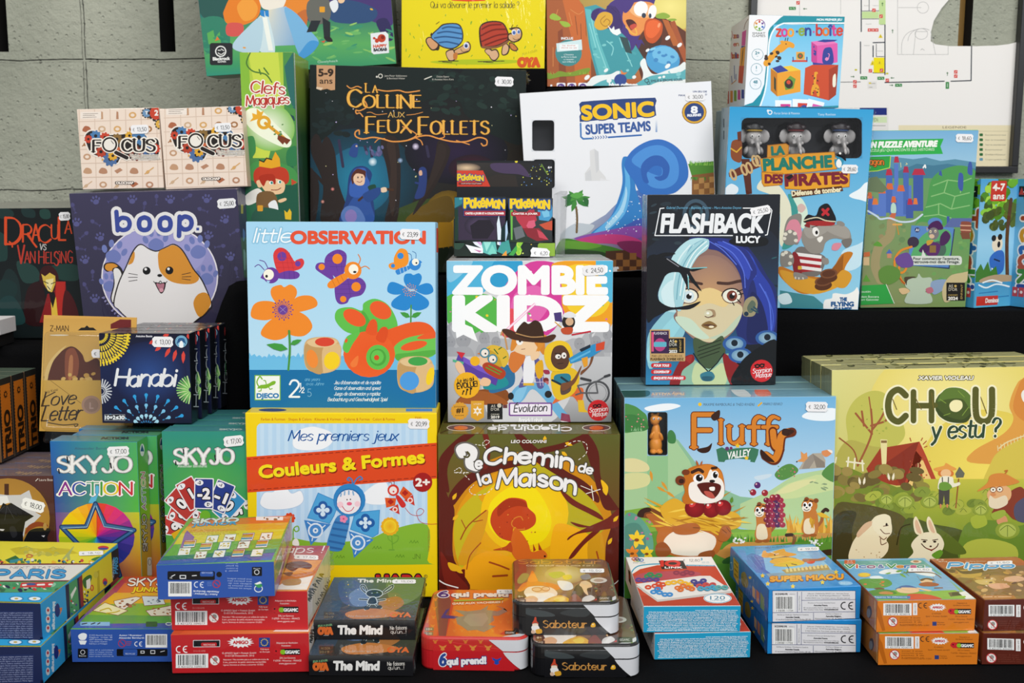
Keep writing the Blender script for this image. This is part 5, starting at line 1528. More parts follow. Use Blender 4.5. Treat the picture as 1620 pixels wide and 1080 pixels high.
 tuft(b,(.004,0,b.h),(.06,0,b.h),(0,-.3,1),.0018)
 b.finish('big yellow-green game box with two rabbits and a red-roofed house, frontmost of its stack','game box','cabbage field boxes in a stack')
 stack_back(b,['cabbage field game box right behind the front rabbit box, its dark printed top edge showing','rearmost cabbage field game box in the stack at the right'],'cabbage field boxes in a stack',step=.0458)
def sky_action():
 b=Box('card_game_box',.09848,.1825,.032,-.51813,1.16943,-.46385,-1.21,1.248,.326,dict(front='3a8ac0',right='4fb848',top='4a8aa8',left='2a5a98'),style='carton')
 a=b.face('front',C2)
 a.D('Q 1f66ae 4fae62 58b83c 3a3f9a 310,140 870,150 880,600 325,600;Q 5a3a98 c8c820 c8501c b8208a 325,600 885,600 910,1090 330,1090;P 5fb4dc 560,540 610,430 640,440 600,545');
 n=24
 cols=['e23c2c','e8306a','c42a8a','7a2a8a','4a3a9a','2a2a7a','2a3a9a','2a6ac0','38a8c0','3aa858','58b030','98c020','d8d018','f0d010','f4c010','f0a018','ec7a1c']
 cx,cy=612,755
 for i in range(n):
  t0,t1=R(-90+360*i/n),R(-90+360*(i+1)/n)
  j=i/n*(len(cols)-1)
  k=int(j)
  c=mix(cols[k],cols[min(k+1,len(cols)-1)],j -k)
  rx=240
  a.poly(c,[(cx,cy),(cx+rx*math.cos(t0)-0,cy+215*math.sin(t0)),(cx+rx*math.cos(t1),cy+215*math.sin(t1))])
 P='605,545 668,680 850,712 700,810 760,1000 612,890 450,1000 505,810 390,692 545,690'
 a.L('1f3a66',30,P,0,1);a.L('3a6a9c',14,P,0,1);a.L('a8c8e0',4,'600,560 552,692 400,700|610,560 660,690 840,718'.split('|')[0]);a.L('a8c8e0',4,'610,560 660,690 840,718')
 title=lambda q,x,y,w,h:q.S('SKYJO',x,y,h,'f2f0ee',w=w,t=.2,nib=(0,.35),serif=.3,o=((7,'1c1c22'),(4,'f0efee'),(1.5,'1c1c22')),gap=1.1)
 title(a,368,345,460,96);a.LL('1c1c22',9,'372,330 376,352|425,250 430,285|700,290 705,320')
 a.S('ACTION',376,488,76,'f4f2ee',w=458,t=.2,nib=(0,.4),serif=.3,o=((9,'1c1c22'),(7,'f4f2ee')),gap=1.1)
 a.S('ACTION',376,488,76,'f4f2ee',w=458,t=.18,nib=(0,.4),gap=1.1,cols=['8a2a8a','3a4aa8','4a9a6a','4a9a3a','e8c81a','cc2f3c'])
 a.T('Alexander Bernhardt',472,204,17,'3f5f78',w=256)
 r=b.face('right',C2)
 r.D('Q 58b860 3fa858 e0901c f0a818 862,150 960,100 1020,1000 890,1090;Q 5cba58 44a85a 8cc828 7cc030 862,150 960,100 975,640 880,640;+ 918 845 -92 1 1');r.S('SKYJO',0,14,26,'f2f0ee',w=230,t=.2,nib=(0,.4),o=((5,'333'),),gap=1.1);r.S('ACTION',262,14,22,'f2f0ee',w=236,t=.2,o=((4,'f4f2ee'),),cols=['8a2a8a','3a4aa8','4a9a6a','4a9a3a','e8c81a','cc2f3c']);r.D('-;E f2f4f2 900 206 14 40;P 2a4a8a 888,215 898,170 912,215;R f0f0e8 932 885 962 1000 8;O 555 3 947 915 10 20')
 t=b.face('top',C2)
 t.D('Q 4a8ab4 5a7a8c 5a9a6a 5fae78 317,145 420,100 940,112 862,160;+ 640 138 0 1 .35;T 0 0 40 3a4a4a w=170 b=.2|ACTION;-')
 b.sticker('front',749,214,140,62,'17,00',-2,C2)
 r=b.finish('blue-to-orange card game box with a big rainbow star, price label at its top','card game box','rainbow star card boxes')
 dup(r,b.M @ Matrix.Translation((.0105,.0336,0)),'rainbow star card box standing half hidden behind the front star box')
 dup(r,b.M @ Matrix.Translation((.004,.0672,0)),'last rainbow star card box, under the dark firework boxes')
def cardfan(a):
 for (x,y,rot,c,n) in ((1120,690,-82,'c23a34','9'),(1165,620,-68,'c8443c','8'),(1150,545,-48,'b83a34','0'),(1210,480,-30,'b43430','1'),(1500,600,78,'4fa05a','5'),(1450,560,42,'3a90c4','0'),(1400,500,22,'2c3f8a','-1'),(1292,480,1,'2a3a88','-2')):
  a.push(x,y,rot)
  a.Rc('ece8ea',-62,-98,62,98,8);a.Rc(c,-55,-91,55,91,5);a.D('E f0eef2 -30 -68 26 18;E f0eef2 30 68 26 18')
  a.T(n,0,32,66,'f4f0f0',al='c',b=.14,o=((6,'15131a'),),w=74 if len(n)>1 else None);a.T(n,-30,-60,18,'111',al='c',b=.14);a.push(30,68,180);a.T(n,0,8,18,'111',al='c',b=.14);a.D('-;-')
 a.D('E 6fb02c 1300 620 34;P e6b41c 1085,735 1250,640 1330,660 1200,800 1120,800')
def skyjo():
 b=Box('card_game_box',.09668,.19285,.032,-.39311,1.17367,-.46434,.438,1.315,.014,dict(front='3f9a58',right='3f9a58',left='3a8a7a',top='3f8a8a'),style='carton')
 a=b.face('front',C2)
 a.G(1020,80,1560,900,[(0,'2f8f80'),(.4,'3f9f58'),(1,'58a83c')])
 a.E('58ad50',1300,420,270,200,0,'3f9c5c',n=30)
 a.S('SKYJO',1105,293,92,'f2f0ee',w=370,t=.2,nib=(0,.35),serif=.3,o=((7,'1c1c22'),(4,'f0efee'),(1.5,'1c1c22')),gap=1.1);a.D('LL 1c1c22 8 1112,280 1114,300|1160,200 1164,230|1360,240 1364,270;T 1125 316 18 e8f0e8 w=186|Alexander Bernhardt')
 cardfan(a)
 t=b.face('top',C2)
 t.G(1025,50,1560,92,[(0,'3f8488'),(1,'4a9296')]);t.D('+ 1390 80 0 1 .3;T 0 0 30 b8ccc8 w=140 b=.2|SKYJO;-')
 b.sticker('front',1480,148,128,66,'17,00',-6,C2)
 r=b.finish('green card game box with a fan of numbered cards, frontmost of its row','card game box','green card fan boxes')
 k=[(.002,'green card fan box right behind the front green card box'),(-.002,'green card fan box third in its row, behind the front green card box'),(.002,'last green card fan box at the back of its row')]
 for i,(dx,l) in enumerate(k):
  q=dup(r,b.M @ Matrix.Translation((dx,.0336*(i+1),0)),l)
def masked():
 b=Box('board_game_box',.118,.14383,.028,-.63247,1.16896,-.46463,-.203,1.037,-.211,dict(front='4a2620',right='3a1e1a',top='8a8a98',tray='3a1e1a'),mat=FILM)
 a=b.face('front',C2)
 a.G(-300,360,340,1090,[(0,'54302a'),(.5,'46211b'),(1,'5a2c1c')])
 a.E('b98a3a',50,640,265,255,0,'a87a30',n=36);a.D('R 4a2a18 28 420 56 520;P c9c8cc -60,480 50,492 130,490 185,460 205,520 235,545 225,600 260,620 200,680 160,700 150,760 130,690 90,560 60,540 -60,560;P e6e5e6 -40,500 45,496 60,540 20,550 -60,580;P 101013 -60,640 0,580 20,540 45,555 70,540 120,570 215,625 160,660 145,740 150,830 -60,830;P 1c1c20 0,640 140,640 100,672 0,676;LL 3a3a40 3 45,560 30,650|45,560 90,640|-10,600 30,560;P d8d4d4 0,705 30,708 20,718 2,716;B 26262b 60,700 90,690 110,740 80,760;B 8a3a20 160,740 175,690 230,660 290,672 300,690 240,690 190,712;B 131316 150,830 170,740 210,705 290,700 320,710 300,760 300,830;E b08a4a 285 690 12 24;P d8d4d4 262,748 285,746 278,758;T 248 402 16 d8c8c0 w=112|Laura Bazzoni;L e8e0d8 4 226,402 240,388')
 t=b.face('top',C2)
 t.G(-300,320,340,372,[(0,'6a6474'),(1,'7f6a62')]);t.D('LL b89a72 4 100,350 130,344|112,356 150,346|140,360 170,350|160,362 200,346|190,360 236,346|230,358 262,348;R 5a84c4 -60 366 40 388')
 b.sticker('front',210,556,150,70,'18,00',16,C2)
 r=b.finish('dark brown game box with black masked faces on a gold disc, at the left edge','game box','masked face boxes')
 for i,l in enumerate(('masked face game box second in its row at the left edge','masked face game box third in its row at the left edge','rearmost masked face game box at the left edge')):
  q=dup(r,b.M @ Matrix.Translation((0,.0296*(i+1),0.0)),l)
def hanabi():
 b=Box('card_game_box',.10374,.10446,.03,-.47337,1.215,-.27038,-.084,1.539,.25,dict(front='171a35',right='14171f',top='2a2a30',tray='0e0e14'),mat=FILM)
 a=b.face('front',C1)
 a.G(610,140,1230,730,[(0,'14142a'),(.4,'16224a'),(1,'12142e')]);a.E('2a4a8a',940,400,240,200,0,'151d42',n=30)
 for r,n,w,l in ((40,10,7,14),(75,12,9,26),(115,15,11,34),(160,18,11,34)):
  for i in range(n):
   t=R(-6+106*i/(n -1))
   x,y=628+r*math.cos(t),158+r*math.sin(t)
   a.L('e6c93a',w,[(x,y),(628+(r+l)*math.cos(t),158+(r+l)*math.sin(t))])
 for i in range(15):
  t=R(-4+100*i/14)
  a.E('f0d42a',628+182*math.cos(t),158+182*math.sin(t)*.98,8)
 for x,y,l,ro in ((960,205,40,150),(1000,245,50,140),(1060,270,70,120),(1105,290,80,105),(1160,300,80,92),(1050,160,40,170),(1195,170,40,60)):
  a.leaf('d8453a',x -l/2*math.cos(R(ro)),y -l/2*math.sin(R(ro)),l,24,ro)
 for i in range(22):
  t=R(i*360/22)
  a.L('c8cad0',8,[(640+30*math.cos(t),515+30*math.sin(t)),(640+66*math.cos(t),515+76*math.sin(t))])
  a.E('c8cad0',640+20*math.cos(t),515+20*math.sin(t),3,n=6)
 for i in range(15):
  t=R(100+i*11)
  a.L('6fb85a' if i%2 else 'b8d890',9,[(1210+20*math.cos(t),505+20*math.sin(t)),(1210+90*math.cos(t),505+88*math.sin(t))])
 for r,c,l in ((190,'2f9fdc',42),(125,'7ac0e6',34),(60,'a8d8ee',28)):
  n=11 if r>150 else 9
  for i in range(n):
   t=R(180+180*(i+.0)/(n -1))
   x,y=925+r*1.25*math.cos(t),728+r*math.sin(t)
   a.E(c,x,y,11,11);a.poly(c,[(x -10*math.sin(t),y+10*math.cos(t)),(x+10*math.sin(t),y -10*math.cos(t)),(x -l*math.cos(t)*.8,y -l*math.sin(t)*.8)])
   for k in (1.3,1.55):
    a.E('2f7fb8',925+r*1.25*math.cos(t)-k*26*math.cos(t),728+r*math.sin(t)-k*26*math.sin(t),4,n=6)
 a.S('Hanabi',728,480,100,'e8e8ea',w=380,t=.19,nib=(40,.3),sl=.15,gap=1.0,jit=.7)
 a.D('T 860 172 13 d8d8e0 w=104 b=.1|Antoine Bauza;E 8ac4de 1147 200 38;O 2a5a8a 3 1147 200 32;B 2a5a8a 1120,215 1130,180 1165,180 1175,215 1160,205 1135,205;B f2f4f6 1135,235 1140,200 1155,200 1160,235;R 1c1c24 662 662 790 700 4');a.L('b8b8c0',2,'662,662 790,662 790,700 662,700',closed=1);a.T('10+2≤30',666,692,24,'eef0f2',w=120,b=.14)
 r=b.face('right',C1)
 r.push(1242,612,-89);r.S('Hanabi',0,14,30,'c4c8cc',w=370,t=.22,nib=(40,.4),gap=1);r.D('-;E 3a8a4a 1246 440 4 50;E b83a3a 1240 190 5 30')
 t=b.face('top',C1)
 t.G(600,120,1270,150,[(0,'3a3a42'),(1,'55565c')]);t.blobs(14,640,126,1240,146,6,20,['d8c8a0','b84a40','8a8a90','20222a'],7,.2)
 b.sticker('front',1030,202,134,66,'13,00',1,C1)
 r=b.finish('black firework-print card game box, frontmost of its row on the rainbow star boxes','card game box','firework card boxes')
 for i,l in enumerate(('firework card box second in its row, spine showing at its right','firework card box third in its row, spine showing at its right','rearmost firework card box, its dim spine by the black cloth')):
  q=dup(r,b.M @ Matrix.Translation((.0028*(i+1),.0316*(i+1),0)),l)
def love_letter():
 w,h,d=.1104,.1395,.024
 M=pose(-.56777,1.262,-.2905,-.591,9.715,1.464)
 r=root('blister_pack',M)
 # card back with a hang hole, drawn as a solid sheet
 a=Art(M,(0,0,0),(1,0,0),(0,0,1),w*1.02,h,inset=0,uv=None)
 g=Geo()
 g.add(*box_geo(0,w*1.02,0,.0012,0,h,.0004,dict(front='d2a04c',back='b08a44')))
 a.crop(*C1)
 a.G(190,55,720,450,[(0,'c99a4a'),(1,'d8b062')]);a.D('P 6a1c1c 700,90 760,60 830,62 830,110 700,120;B 5a2a1a 300,445 310,380 350,300 420,240 470,235 520,280 545,330 620,310 640,445;B 8a4a30 420,260 470,245 500,330 480,440 420,440 410,340;B b8774a 440,300 462,300 455,430 432,430;B e2c07a 280,440 300,350 360,270 420,225 400,250 340,320 310,400 300,445');a.blobs(12,380,400,620,445,12,20,['c99a4a','d8b062'],3)
 a.G(190,445,720,815,[(0,'d6ab50'),(1,'c89a40')]);a.D('LL 8a6420 3 320,447 512,590;W 318 134 34 3a2410 w=115 t=.12|Z-MAN;T 286 530 16 4a3010 w=84 rot=-14|Seiji Kanai;E b08a72 578 600 62 58;E 9a7a68 578 602 46 44;T 568 625 40 b8988a b=.1|L')
 a.S('Love',268,608,84,'2c1c10',w=205,t=.12,nib=(35,.4),sl=.35,gap=.9,rot=-4);a.S('Letter',262,702,92,'2c1c10',w=245,t=.12,nib=(35,.4),sl=.35,gap=.8,rot=-2);a.D('L~ 2c1c10 6 300,712 400,728 490,722 480,738 470,730;L~ 2c1c10 6 262,610 280,560 330,530 350,520;P 171310 492,130 515,112 535,112 550,98 565,112 590,112 612,130;E f0e6d0 375 160 60 4')
 g.add(*a.mesh())
 link('backing_card',g.mesh('backing_card'),r,CARD)
 # clear moulded bubble over the card
 V,F,C=box_geo(.006,w -.004,-.014,-.0006,.002,h*.86,.006,dict(front='fff'),seg=4)
 link('clear_bubble',mesh_of('clear_bubble',V,F,smooth=True),r,CLEAR)
 V,F,C=box_geo(.008,w -.008,-.008,.012,-.0135,.0018,.003,dict(front='fff'),seg=3)
 link('clear_foot',mesh_of('clear_foot',V,F,smooth=True),r,CLEAR)
 b=Art(M,(0,-.0146,0),(1,0,0),(0,0,1),w,h,inset=-.01)
 b.crop(*C1);b.D('P eceaea 578,265 590,250 650,250 650,303 590,303 580,290;T 594 288 20 333|€')
 V,F,K=b.mesh()
 link('price_sticker',mesh_of('price_sticker',V,F,K),r,PAPER)
 tag(r,'mustard hanging blister pack with a handwritten title, left of the firework card boxes','blister pack')
def trio():
 b=Box('card_game_box',.09,.0978,.0325,-.6846,1.22,-.3184,-.117,1.594,.2,dict(front='6a4a2a',right='2c2a26',top='5a6a5a',tray='222'),style='carton',mat=FILM)
 r=b.face('right',(0,0,1),(20,100))
 r.D('R 2a2824 0 0 20 100;R c86f1e 2.6 8 18 96')
 for i in range(22):
  r.E('2a2824',2.6,10+i*4,.7,1.1,n=8);r.E('2a2824',18,10+i*4,.7,1.1,n=8)
 # the word runs up the spine
 w,h=b.d,b.h
 r2=Art(b.M,(b.w,0,0),(0,1,0),(0,0,1),w,h,uv=(w*1000,h*1000))
 r2.base=30
 r2.push(w*1000*.74,h*1000*.96,-90);r2.T('TRIO',0,0,w*430,'2a1c10',w=h*560,b=.16);r2.pop()
 r2.push(w*500,h*1000*.2);r2.D('S 2a1c10 0 0 5 8 .6;E c86f1e 0 0 2;-')
 b.arts['spine']=r2
 t=b.face('top')
 root_=b.finish('orange-spined card box at the left edge, nearest of its row','card game box','orange spine card boxes')
 for i,l in enumerate(('orange-spined card box second from the front of its row','orange-spined card box at the back of its row, next to the blister pack')):
  dup(root_,b.M @ Matrix.Translation((.0,.0338*(i+1),0)),l)
# ================================================================== boxes on the black-clothed shelf behind
def paw(a,x,y,s,col,rot=0):
 a.push(x,y,rot,s)
 a.B(col,'-14,16 -16,2 0,-8 16,2 14,16 0,22')
 for px,py in ((-22,-6),(-9,-20),(9,-20),(22,-6)):
  a.E(col,px,py,6,9,px,n=10)
 a.pop()
def fishbone(a,x,y,s,col,rot=0):
 a.push(x,y,rot,s)
 a.B(col,'-34,0 -22,-12 -8,-9 -6,9 -22,12');a.LL(col,3,'-8,0 30,0|2,-7 2,7|10,-8 10,8|18,-6 18,6');a.P(col,'28,0 42,-12 40,0 42,12')
 a.pop()
def cat():
 b=Box('board_game_box',.21373,.19187,.05,-.5534,1.3821,-.2,-1.772,-4.089,-1.626,dict(front='3c3850',right='4a4668',top='5a5870',tray='2a2838'),mat=FILMW)
 a=b.face('front',E1)
 a.G(50,80,1300,1080,[(0,'403c58'),(.5,'39364e'),(1,'34304a')])
 g=random.Random(3)
 for i,(x,y) in enumerate(((255,155),(495,150),(745,150),(985,145),(130,300),(285,395),(1105,280),(995,385),(185,545),(1140,525),(1180,800),(250,800))):
  paw(a,x,y,1.15,'5a5a8c',g.uniform(-30,30))
 for x,y,r in ((370,145,150),(575,190,100),(655,145,90),(860,130,150),(955,215,20),(250,300,30),(180,380,140),(110,200,70),(1010,310,20),(1170,360,150),(270,470,15),(1075,455,170),(150,470,10),(1080,180,60),(235,640,90),(1080,610,100),(1180,620,80),(190,720,60)):
  fishbone(a,x,y,1.0,'514f7c',r)
 a.E('efe9ee',676,655,384,344,0,n=48);a.E('9a98cc',676,655,375,336,0,n=48);a.E('a5a2d4',676,500,300,170,0,n=30)
 for x,y,s,r in ((375,500,3.0,10),(650,425,3.0,-5),(925,470,3.0,-10),(985,650,2.6,0),(345,700,2.4,0)):
  paw(a,x,y,s,'7480bc',r)
 K='2a2426'
 a.B(K,'352,795 372,700 366,620 330,622 306,596 318,566 372,560 418,590 440,640 430,700 380,830');a.D('B efece8 360,790 380,700 372,612 400,600 425,640 415,720 376,820;B dd9434 316,594 328,570 372,568 400,586 370,598 360,616 332,614')
 a.B(K,'370,830 400,700 450,590 500,480 550,438 610,470 660,482 720,455 770,438 830,480 900,600 960,680 1020,830 1000,880 930,940 820,1000 560,1000 450,920 400,870')
 a.D('B efebe9 378,832 408,704 458,592 507,486 552,446 610,478 660,490 720,463 768,446 824,486 893,604 952,684 1012,826 990,870 925,930 820,990 560,990 455,915 408,868;B dd9434 672,488 720,464 768,447 824,486 893,604 935,662 900,698 820,702 740,680 680,620 665,540;B dd9434 470,570 505,490 512,520 500,560 478,574;B dd9434 1012,826 985,762 930,768 898,820 910,880 940,918 985,880')
 for x,y in ((590,615),(740,613)):
  a.E('141214',x,y,26,26);a.E('f4f2f0',x -6,y -10,9)
 a.D('E 141214 676 646 16 10;L~ 1c1818 5 636,685 650,700 668,698 680,682 694,698 712,698 724,685;B 1c1818 645,692 680,696 715,692 708,740 688,765 668,745;B b87888 654,700 680,702 706,700 700,738 687,757 673,742;E dca0ac 687 742 14 13')
 a.LL(K,4,'472,632 530,642|470,658 530,658|474,684 528,676|822,640 878,628|824,656 882,653|822,668 878,676')
 o=((22,'ece9e8'),)
 for ch,x,y,h,w,r in (('b',400,350,122,82,-4),('o',540,348,128,72,0),('o',676,348,128,72,0),('p',805,342,128,80,2)):
  a.S(ch,x,y,h,'3d4d9c',w=w,t=.24,o=o,rot=r)
 a.Rc('ece9e8',905,318,955,366,14)
 for ch,x,y,h,w,r in (('b',400,350,122,82,-4),('o',540,348,128,72,0),('o',676,348,128,72,0),('p',805,342,128,80,2)):
  a.S(ch,x,y,h,'3d4d9c',w=w,t=.24,rot=r)
 a.Rc('3d4d9c',917,332,936,350)
 for i,ch in enumerate('par Scott'):
  t=R(158-i*4.0)
  a.push(676+405*math.cos(t),655+360*math.sin(t),158-i*4.0-93);a.T(ch,0,0,20,'9a96c8',b=.1);a.pop()
 r=b.face('right',E1);r.D('R c8c060 1210 180 1224 240;B 6a8ac8 1222,340 1236,360 1236,400 1224,420;B 8aa4b8 1226,480 1240,500 1240,600 1230,600')
 b.sticker('front',1116,173,124,64,'25,00',-4,E1)
 b.finish('dark purple game box with a white and orange cartoon cat in a round lilac frame','game box')
def vampire():
 b=Box('board_game_box',.15921,.17204,.034,-.7154,1.4113,-.2,-.948,-2.942,-.523,dict(front='131a1b',top='8a8a80',right='101414',tray='111'),mat=FILM)
 a=b.face('front',E3)
 a.G(-600,320,1000,1700,[(0,'0f1516'),(1,'121b1c')])
 for c,q in (('1d3a36','-40,600 60,640 80,860 20,900 -60,880'),('21413a','430,350 520,350 540,430 480,450 430,420'),('1b3230','-20,330 120,350 140,420 0,440'),('1a302f','230,340 360,350 370,430 260,420'),('233f3a','180,900 380,960 420,1100 250,1120'),('1f3c36','540,950 820,940 830,1100 600,1080'),('182a2a','60,1000 200,1100 200,1500 -60,1500')):
  a.B(c,q)
 o=()
 for ch,x,y,h,w in (('D',60,715,280,165),('R',245,690,180,100),('A',345,680,175,75),('C',412,700,190,130),('U',550,660,150,70),('L',630,672,240,70),('A',695,600,130,70)):
  a.S(ch,x,y,h,'d64a22',w=w,t=.12,nib=(30,.4))
 a.D('L~ d64a22 20 300,600 340,680 390,745;L d64a22 16 100,690 130,715 132,745;W 425 775 62 c8c4c0 w=66 t=.13 rot=4|VS')
 for ch,x,y,h,w in (('V',190,920,190,70),('A',265,915,120,50),('N',325,915,120,50),('H',415,920,130,55),('E',490,918,115,35),('L',545,918,115,30),('S',580,945,150,45),('I',635,912,90,8),('N',655,915,120,50),('G',725,915,130,50)):
  a.S(ch,x,y,h,'b8382a',w=w,t=.11,nib=(30,.4))
 a.E('b8382a',632,795,8)
 a.crop(*A6)
 # caped figure
 a.D('B 3a1416 250,660 270,610 320,600 360,640 370,700 330,760 260,720;B 2a0f12 170,760 240,700 280,760 300,960 160,960;P 8a1c1e 300,780 345,760 355,700 415,700 418,740 400,960 250,960 280,860;P b82a22 355,702 414,702 400,960 330,960 350,860;B 4a1416 410,760 470,820 500,960 400,960;P d8b84a 262,652 285,668 315,645 350,665 352,710 330,770 305,760 278,715;P f0e0a0 290,690 340,680 335,720 320,762 300,750;LL 1c2a2c 5 278,700 305,712|325,715 350,705|300,730 318,752;P e8c040 320,790 355,800 370,960 330,960;P 1a1416 310,770 345,765 352,800 335,870 320,820;B 17302f 0,700 60,690 110,730 90,800 0,820;B 1a3a3a 0,820 90,800 160,960 0,960')
 a.crop(*E3)
 b.sticker('front',690,418,124,90,'15,00',-2,E3)
 b.finish('black game box with red scratchy lettering and a red-caped pale figure','game box','dark red-lettered boxes')
 for i,l in enumerate(('dark game box directly behind the red-caped figure box, top edge showing','dark game box third in the row behind the red-caped figure box','rearmost dark game box in the row beside the block wall')):
  q=dup(b.root,b.M @ Matrix.Translation((.004*(i%2),.0356*(i+1),.0)),l)
 # small white box in front
 c=Box('card_game_box',.07,.0195,.045,-.712,1.335,-.1847,0,0,0,dict(front='e8e6e4',top='eceae8',right='d8d6d4'),style='carton',mat=CARD)
 f=c.face('front',E4)
 f.D('R 17171a 62 84 102 158 6;R 4a4a50 70 92 94 120;P c42a2a 0,100 20,90 30,120 10,130;L 6fb02c 6 18,120 32,140 22,168;E 2a5ac0 2 88 10;R 17171a -120 90 -60 150 6')
 c.finish('small white box with a black square mark lying at the far left','game box')
 d=Box('card_game_box',.066,.0155,.045,-.7125,1.337,-.2003,0,0,0,dict(front='1b1b1d',top='222',right='161616'),style='carton',mat=CARD)
 f=d.face('front',E4);f.D('O 3a3a3e 4 20 228 22;L 4a4a50 3 -20,265 30,262')
 d.finish('flat black box underneath the small white box at the far left','game box')
def focus(tex,x,y,z,yaw,lean,roll,first):
 b=Box('card_game_box',.1042,.1005,.04,x,y,z,yaw,lean,roll,dict(front='efdccb',right='dcc6b2',top='f2e8dc',left='e6d2c0'),style='carton',mat=FILMW if first else FILM)
 a=b.face('front',A1)
 if first:
  a.push(0,0)
 else:
  a.push(535,-18,-.6)
 a.Rc('efdccb',480,690,1060,1200)
 for i in range(6):
  a.L('dcc4b0',5,[(500+i*98,690),(512+i*98,1195)]);a.L('dcc4b0',5,[(495,770+i*88),(1050,752+i*90)])
 g=random.Random(4)
 cs=['c49a78','d8a86a','b8886a','a8764c','cfae8c','b06a4a']
 for i in range(5):
  for j in range(6):
   x0,y0=545+i*98+j*2,728+j*88
   k=g.randrange(5)
   c=cs[g.randrange(6)]
   if k==0:a.B(c,[(x0 -26,y0+10),(x0 -10,y0 -18),(x0+20,y0 -12),(x0+28,y0+14),(x0,y0+20)])
   elif k==1:a.E(c,x0,y0,24,20);a.E('efdccb',x0,y0,13,10)
   elif k==2:a.P(c,[(x0 -6,y0+26),(x0 -4,y0 -24),(x0+8,y0 -20),(x0+10,y0+26)])
   elif k==3:a.L(c,7,[(x0 -28,y0+20),(x0+26,y0 -20)]);a.E(c,x0 -10,y0+8,14,10,-40)
   else:a.P(c,[(x0 -26,y0),(x0+10,y0 -18),(x0+28,y0 -4),(x0 -8,y0+18)])
 a.D('R f2e6da 510 708 640 750;LL 6a5a4c 2.5 525,720 620,718|525,730 600,729|525,742 610,740')
 for cx,cy,r,c,t in ((928,715,26,'6f94b8','T'),(990,715,42,'c8452e','2'),(1012,785,26,'e0b04a','4')):
  for i in range(10):
   a.E('2f2a28',cx+r*1.05*math.cos(i*.628),cy+r*1.05*math.sin(i*.628),r*.27,n=8)
  a.E(c,cx,cy,r);a.T(t,cx,cy+r*.35,r*.8,'f2ece4',al='c',b=.14)
 # logo
 P='535,870 560,830 600,825 640,850 700,850 780,845 830,835 920,850 940,880 985,870 1010,900 1005,990 960,1010 830,1010 770,1000 745,1035 690,1040 655,1000 600,985 565,960'
 a.B('2a2422',P);a.L('f2e6da',9,P,1,1)
 for cx,cy,r,c in ((606,860,30,'4f7fae'),(560,880,22,'c8452e'),(665,870,28,'c8452e'),(740,880,30,'8a6a3a'),(820,858,24,'e0a834'),(880,870,40,'4f7fae'),(700,1005,40,'4f6f9e'),(715,985,26,'e0a834'),(640,960,30,'b8452e'),(760,960,30,'c8653e'),(940,960,40,'4f6f9e'),(985,940,26,'c8452e'),(860,970,40,'8a4a3a')):
  for i in range(9):
   a.E(c,cx+r*math.cos(i*.698),cy+r*math.sin(i*.698),r*.24,n=7)
  a.E(c,cx,cy,r);a.E('2a2422',cx,cy,r*.35)
 o=((9,'f4ecdf'),)
 a.S('F',592,960,74,'2a2220',w=46,t=.22,nib=(0,.4),serif=.34,o=o);a.S('CUS',775,958,76,'2a2220',w=205,t=.22,nib=(0,.4),serif=.3,o=o)
 a.D('L f4ecdf 34 735,965 805,1000;L 2a2220 24 735,965 803,998;O f4ecdf 24 695 915 42;O 2a2220 12 695 915 42;E f0e9de 695 915 37;L 2a2220 4 705,890 720,910');a.T("Un jeu d'associations",826,990,16,'3a2c24',w=178,o=((3,'f4ecdf'),));a.T("d'idees pour 2 joueurs",836,1006,14,'3a2c24',w=178,o=((3,'f4ecdf'),))
 a.Rc('2a2420',728,1148,850,1166,6);a.T('OLDCHAP',736,1164,15,'f2e6da',w=108,b=.2,o=((3,'2a2420'),))
 a.pop()
 b.sticker('front',*((885,818,116) if first else (1412,806,108)),56,'13,50',-2,A1)
 b.finish('pinkish beige card box with gears and a magnifier, left one on the cat box' if first else 'beige card box with gears and a magnifier, right one on the cat box','card game box','gear and magnifier boxes')
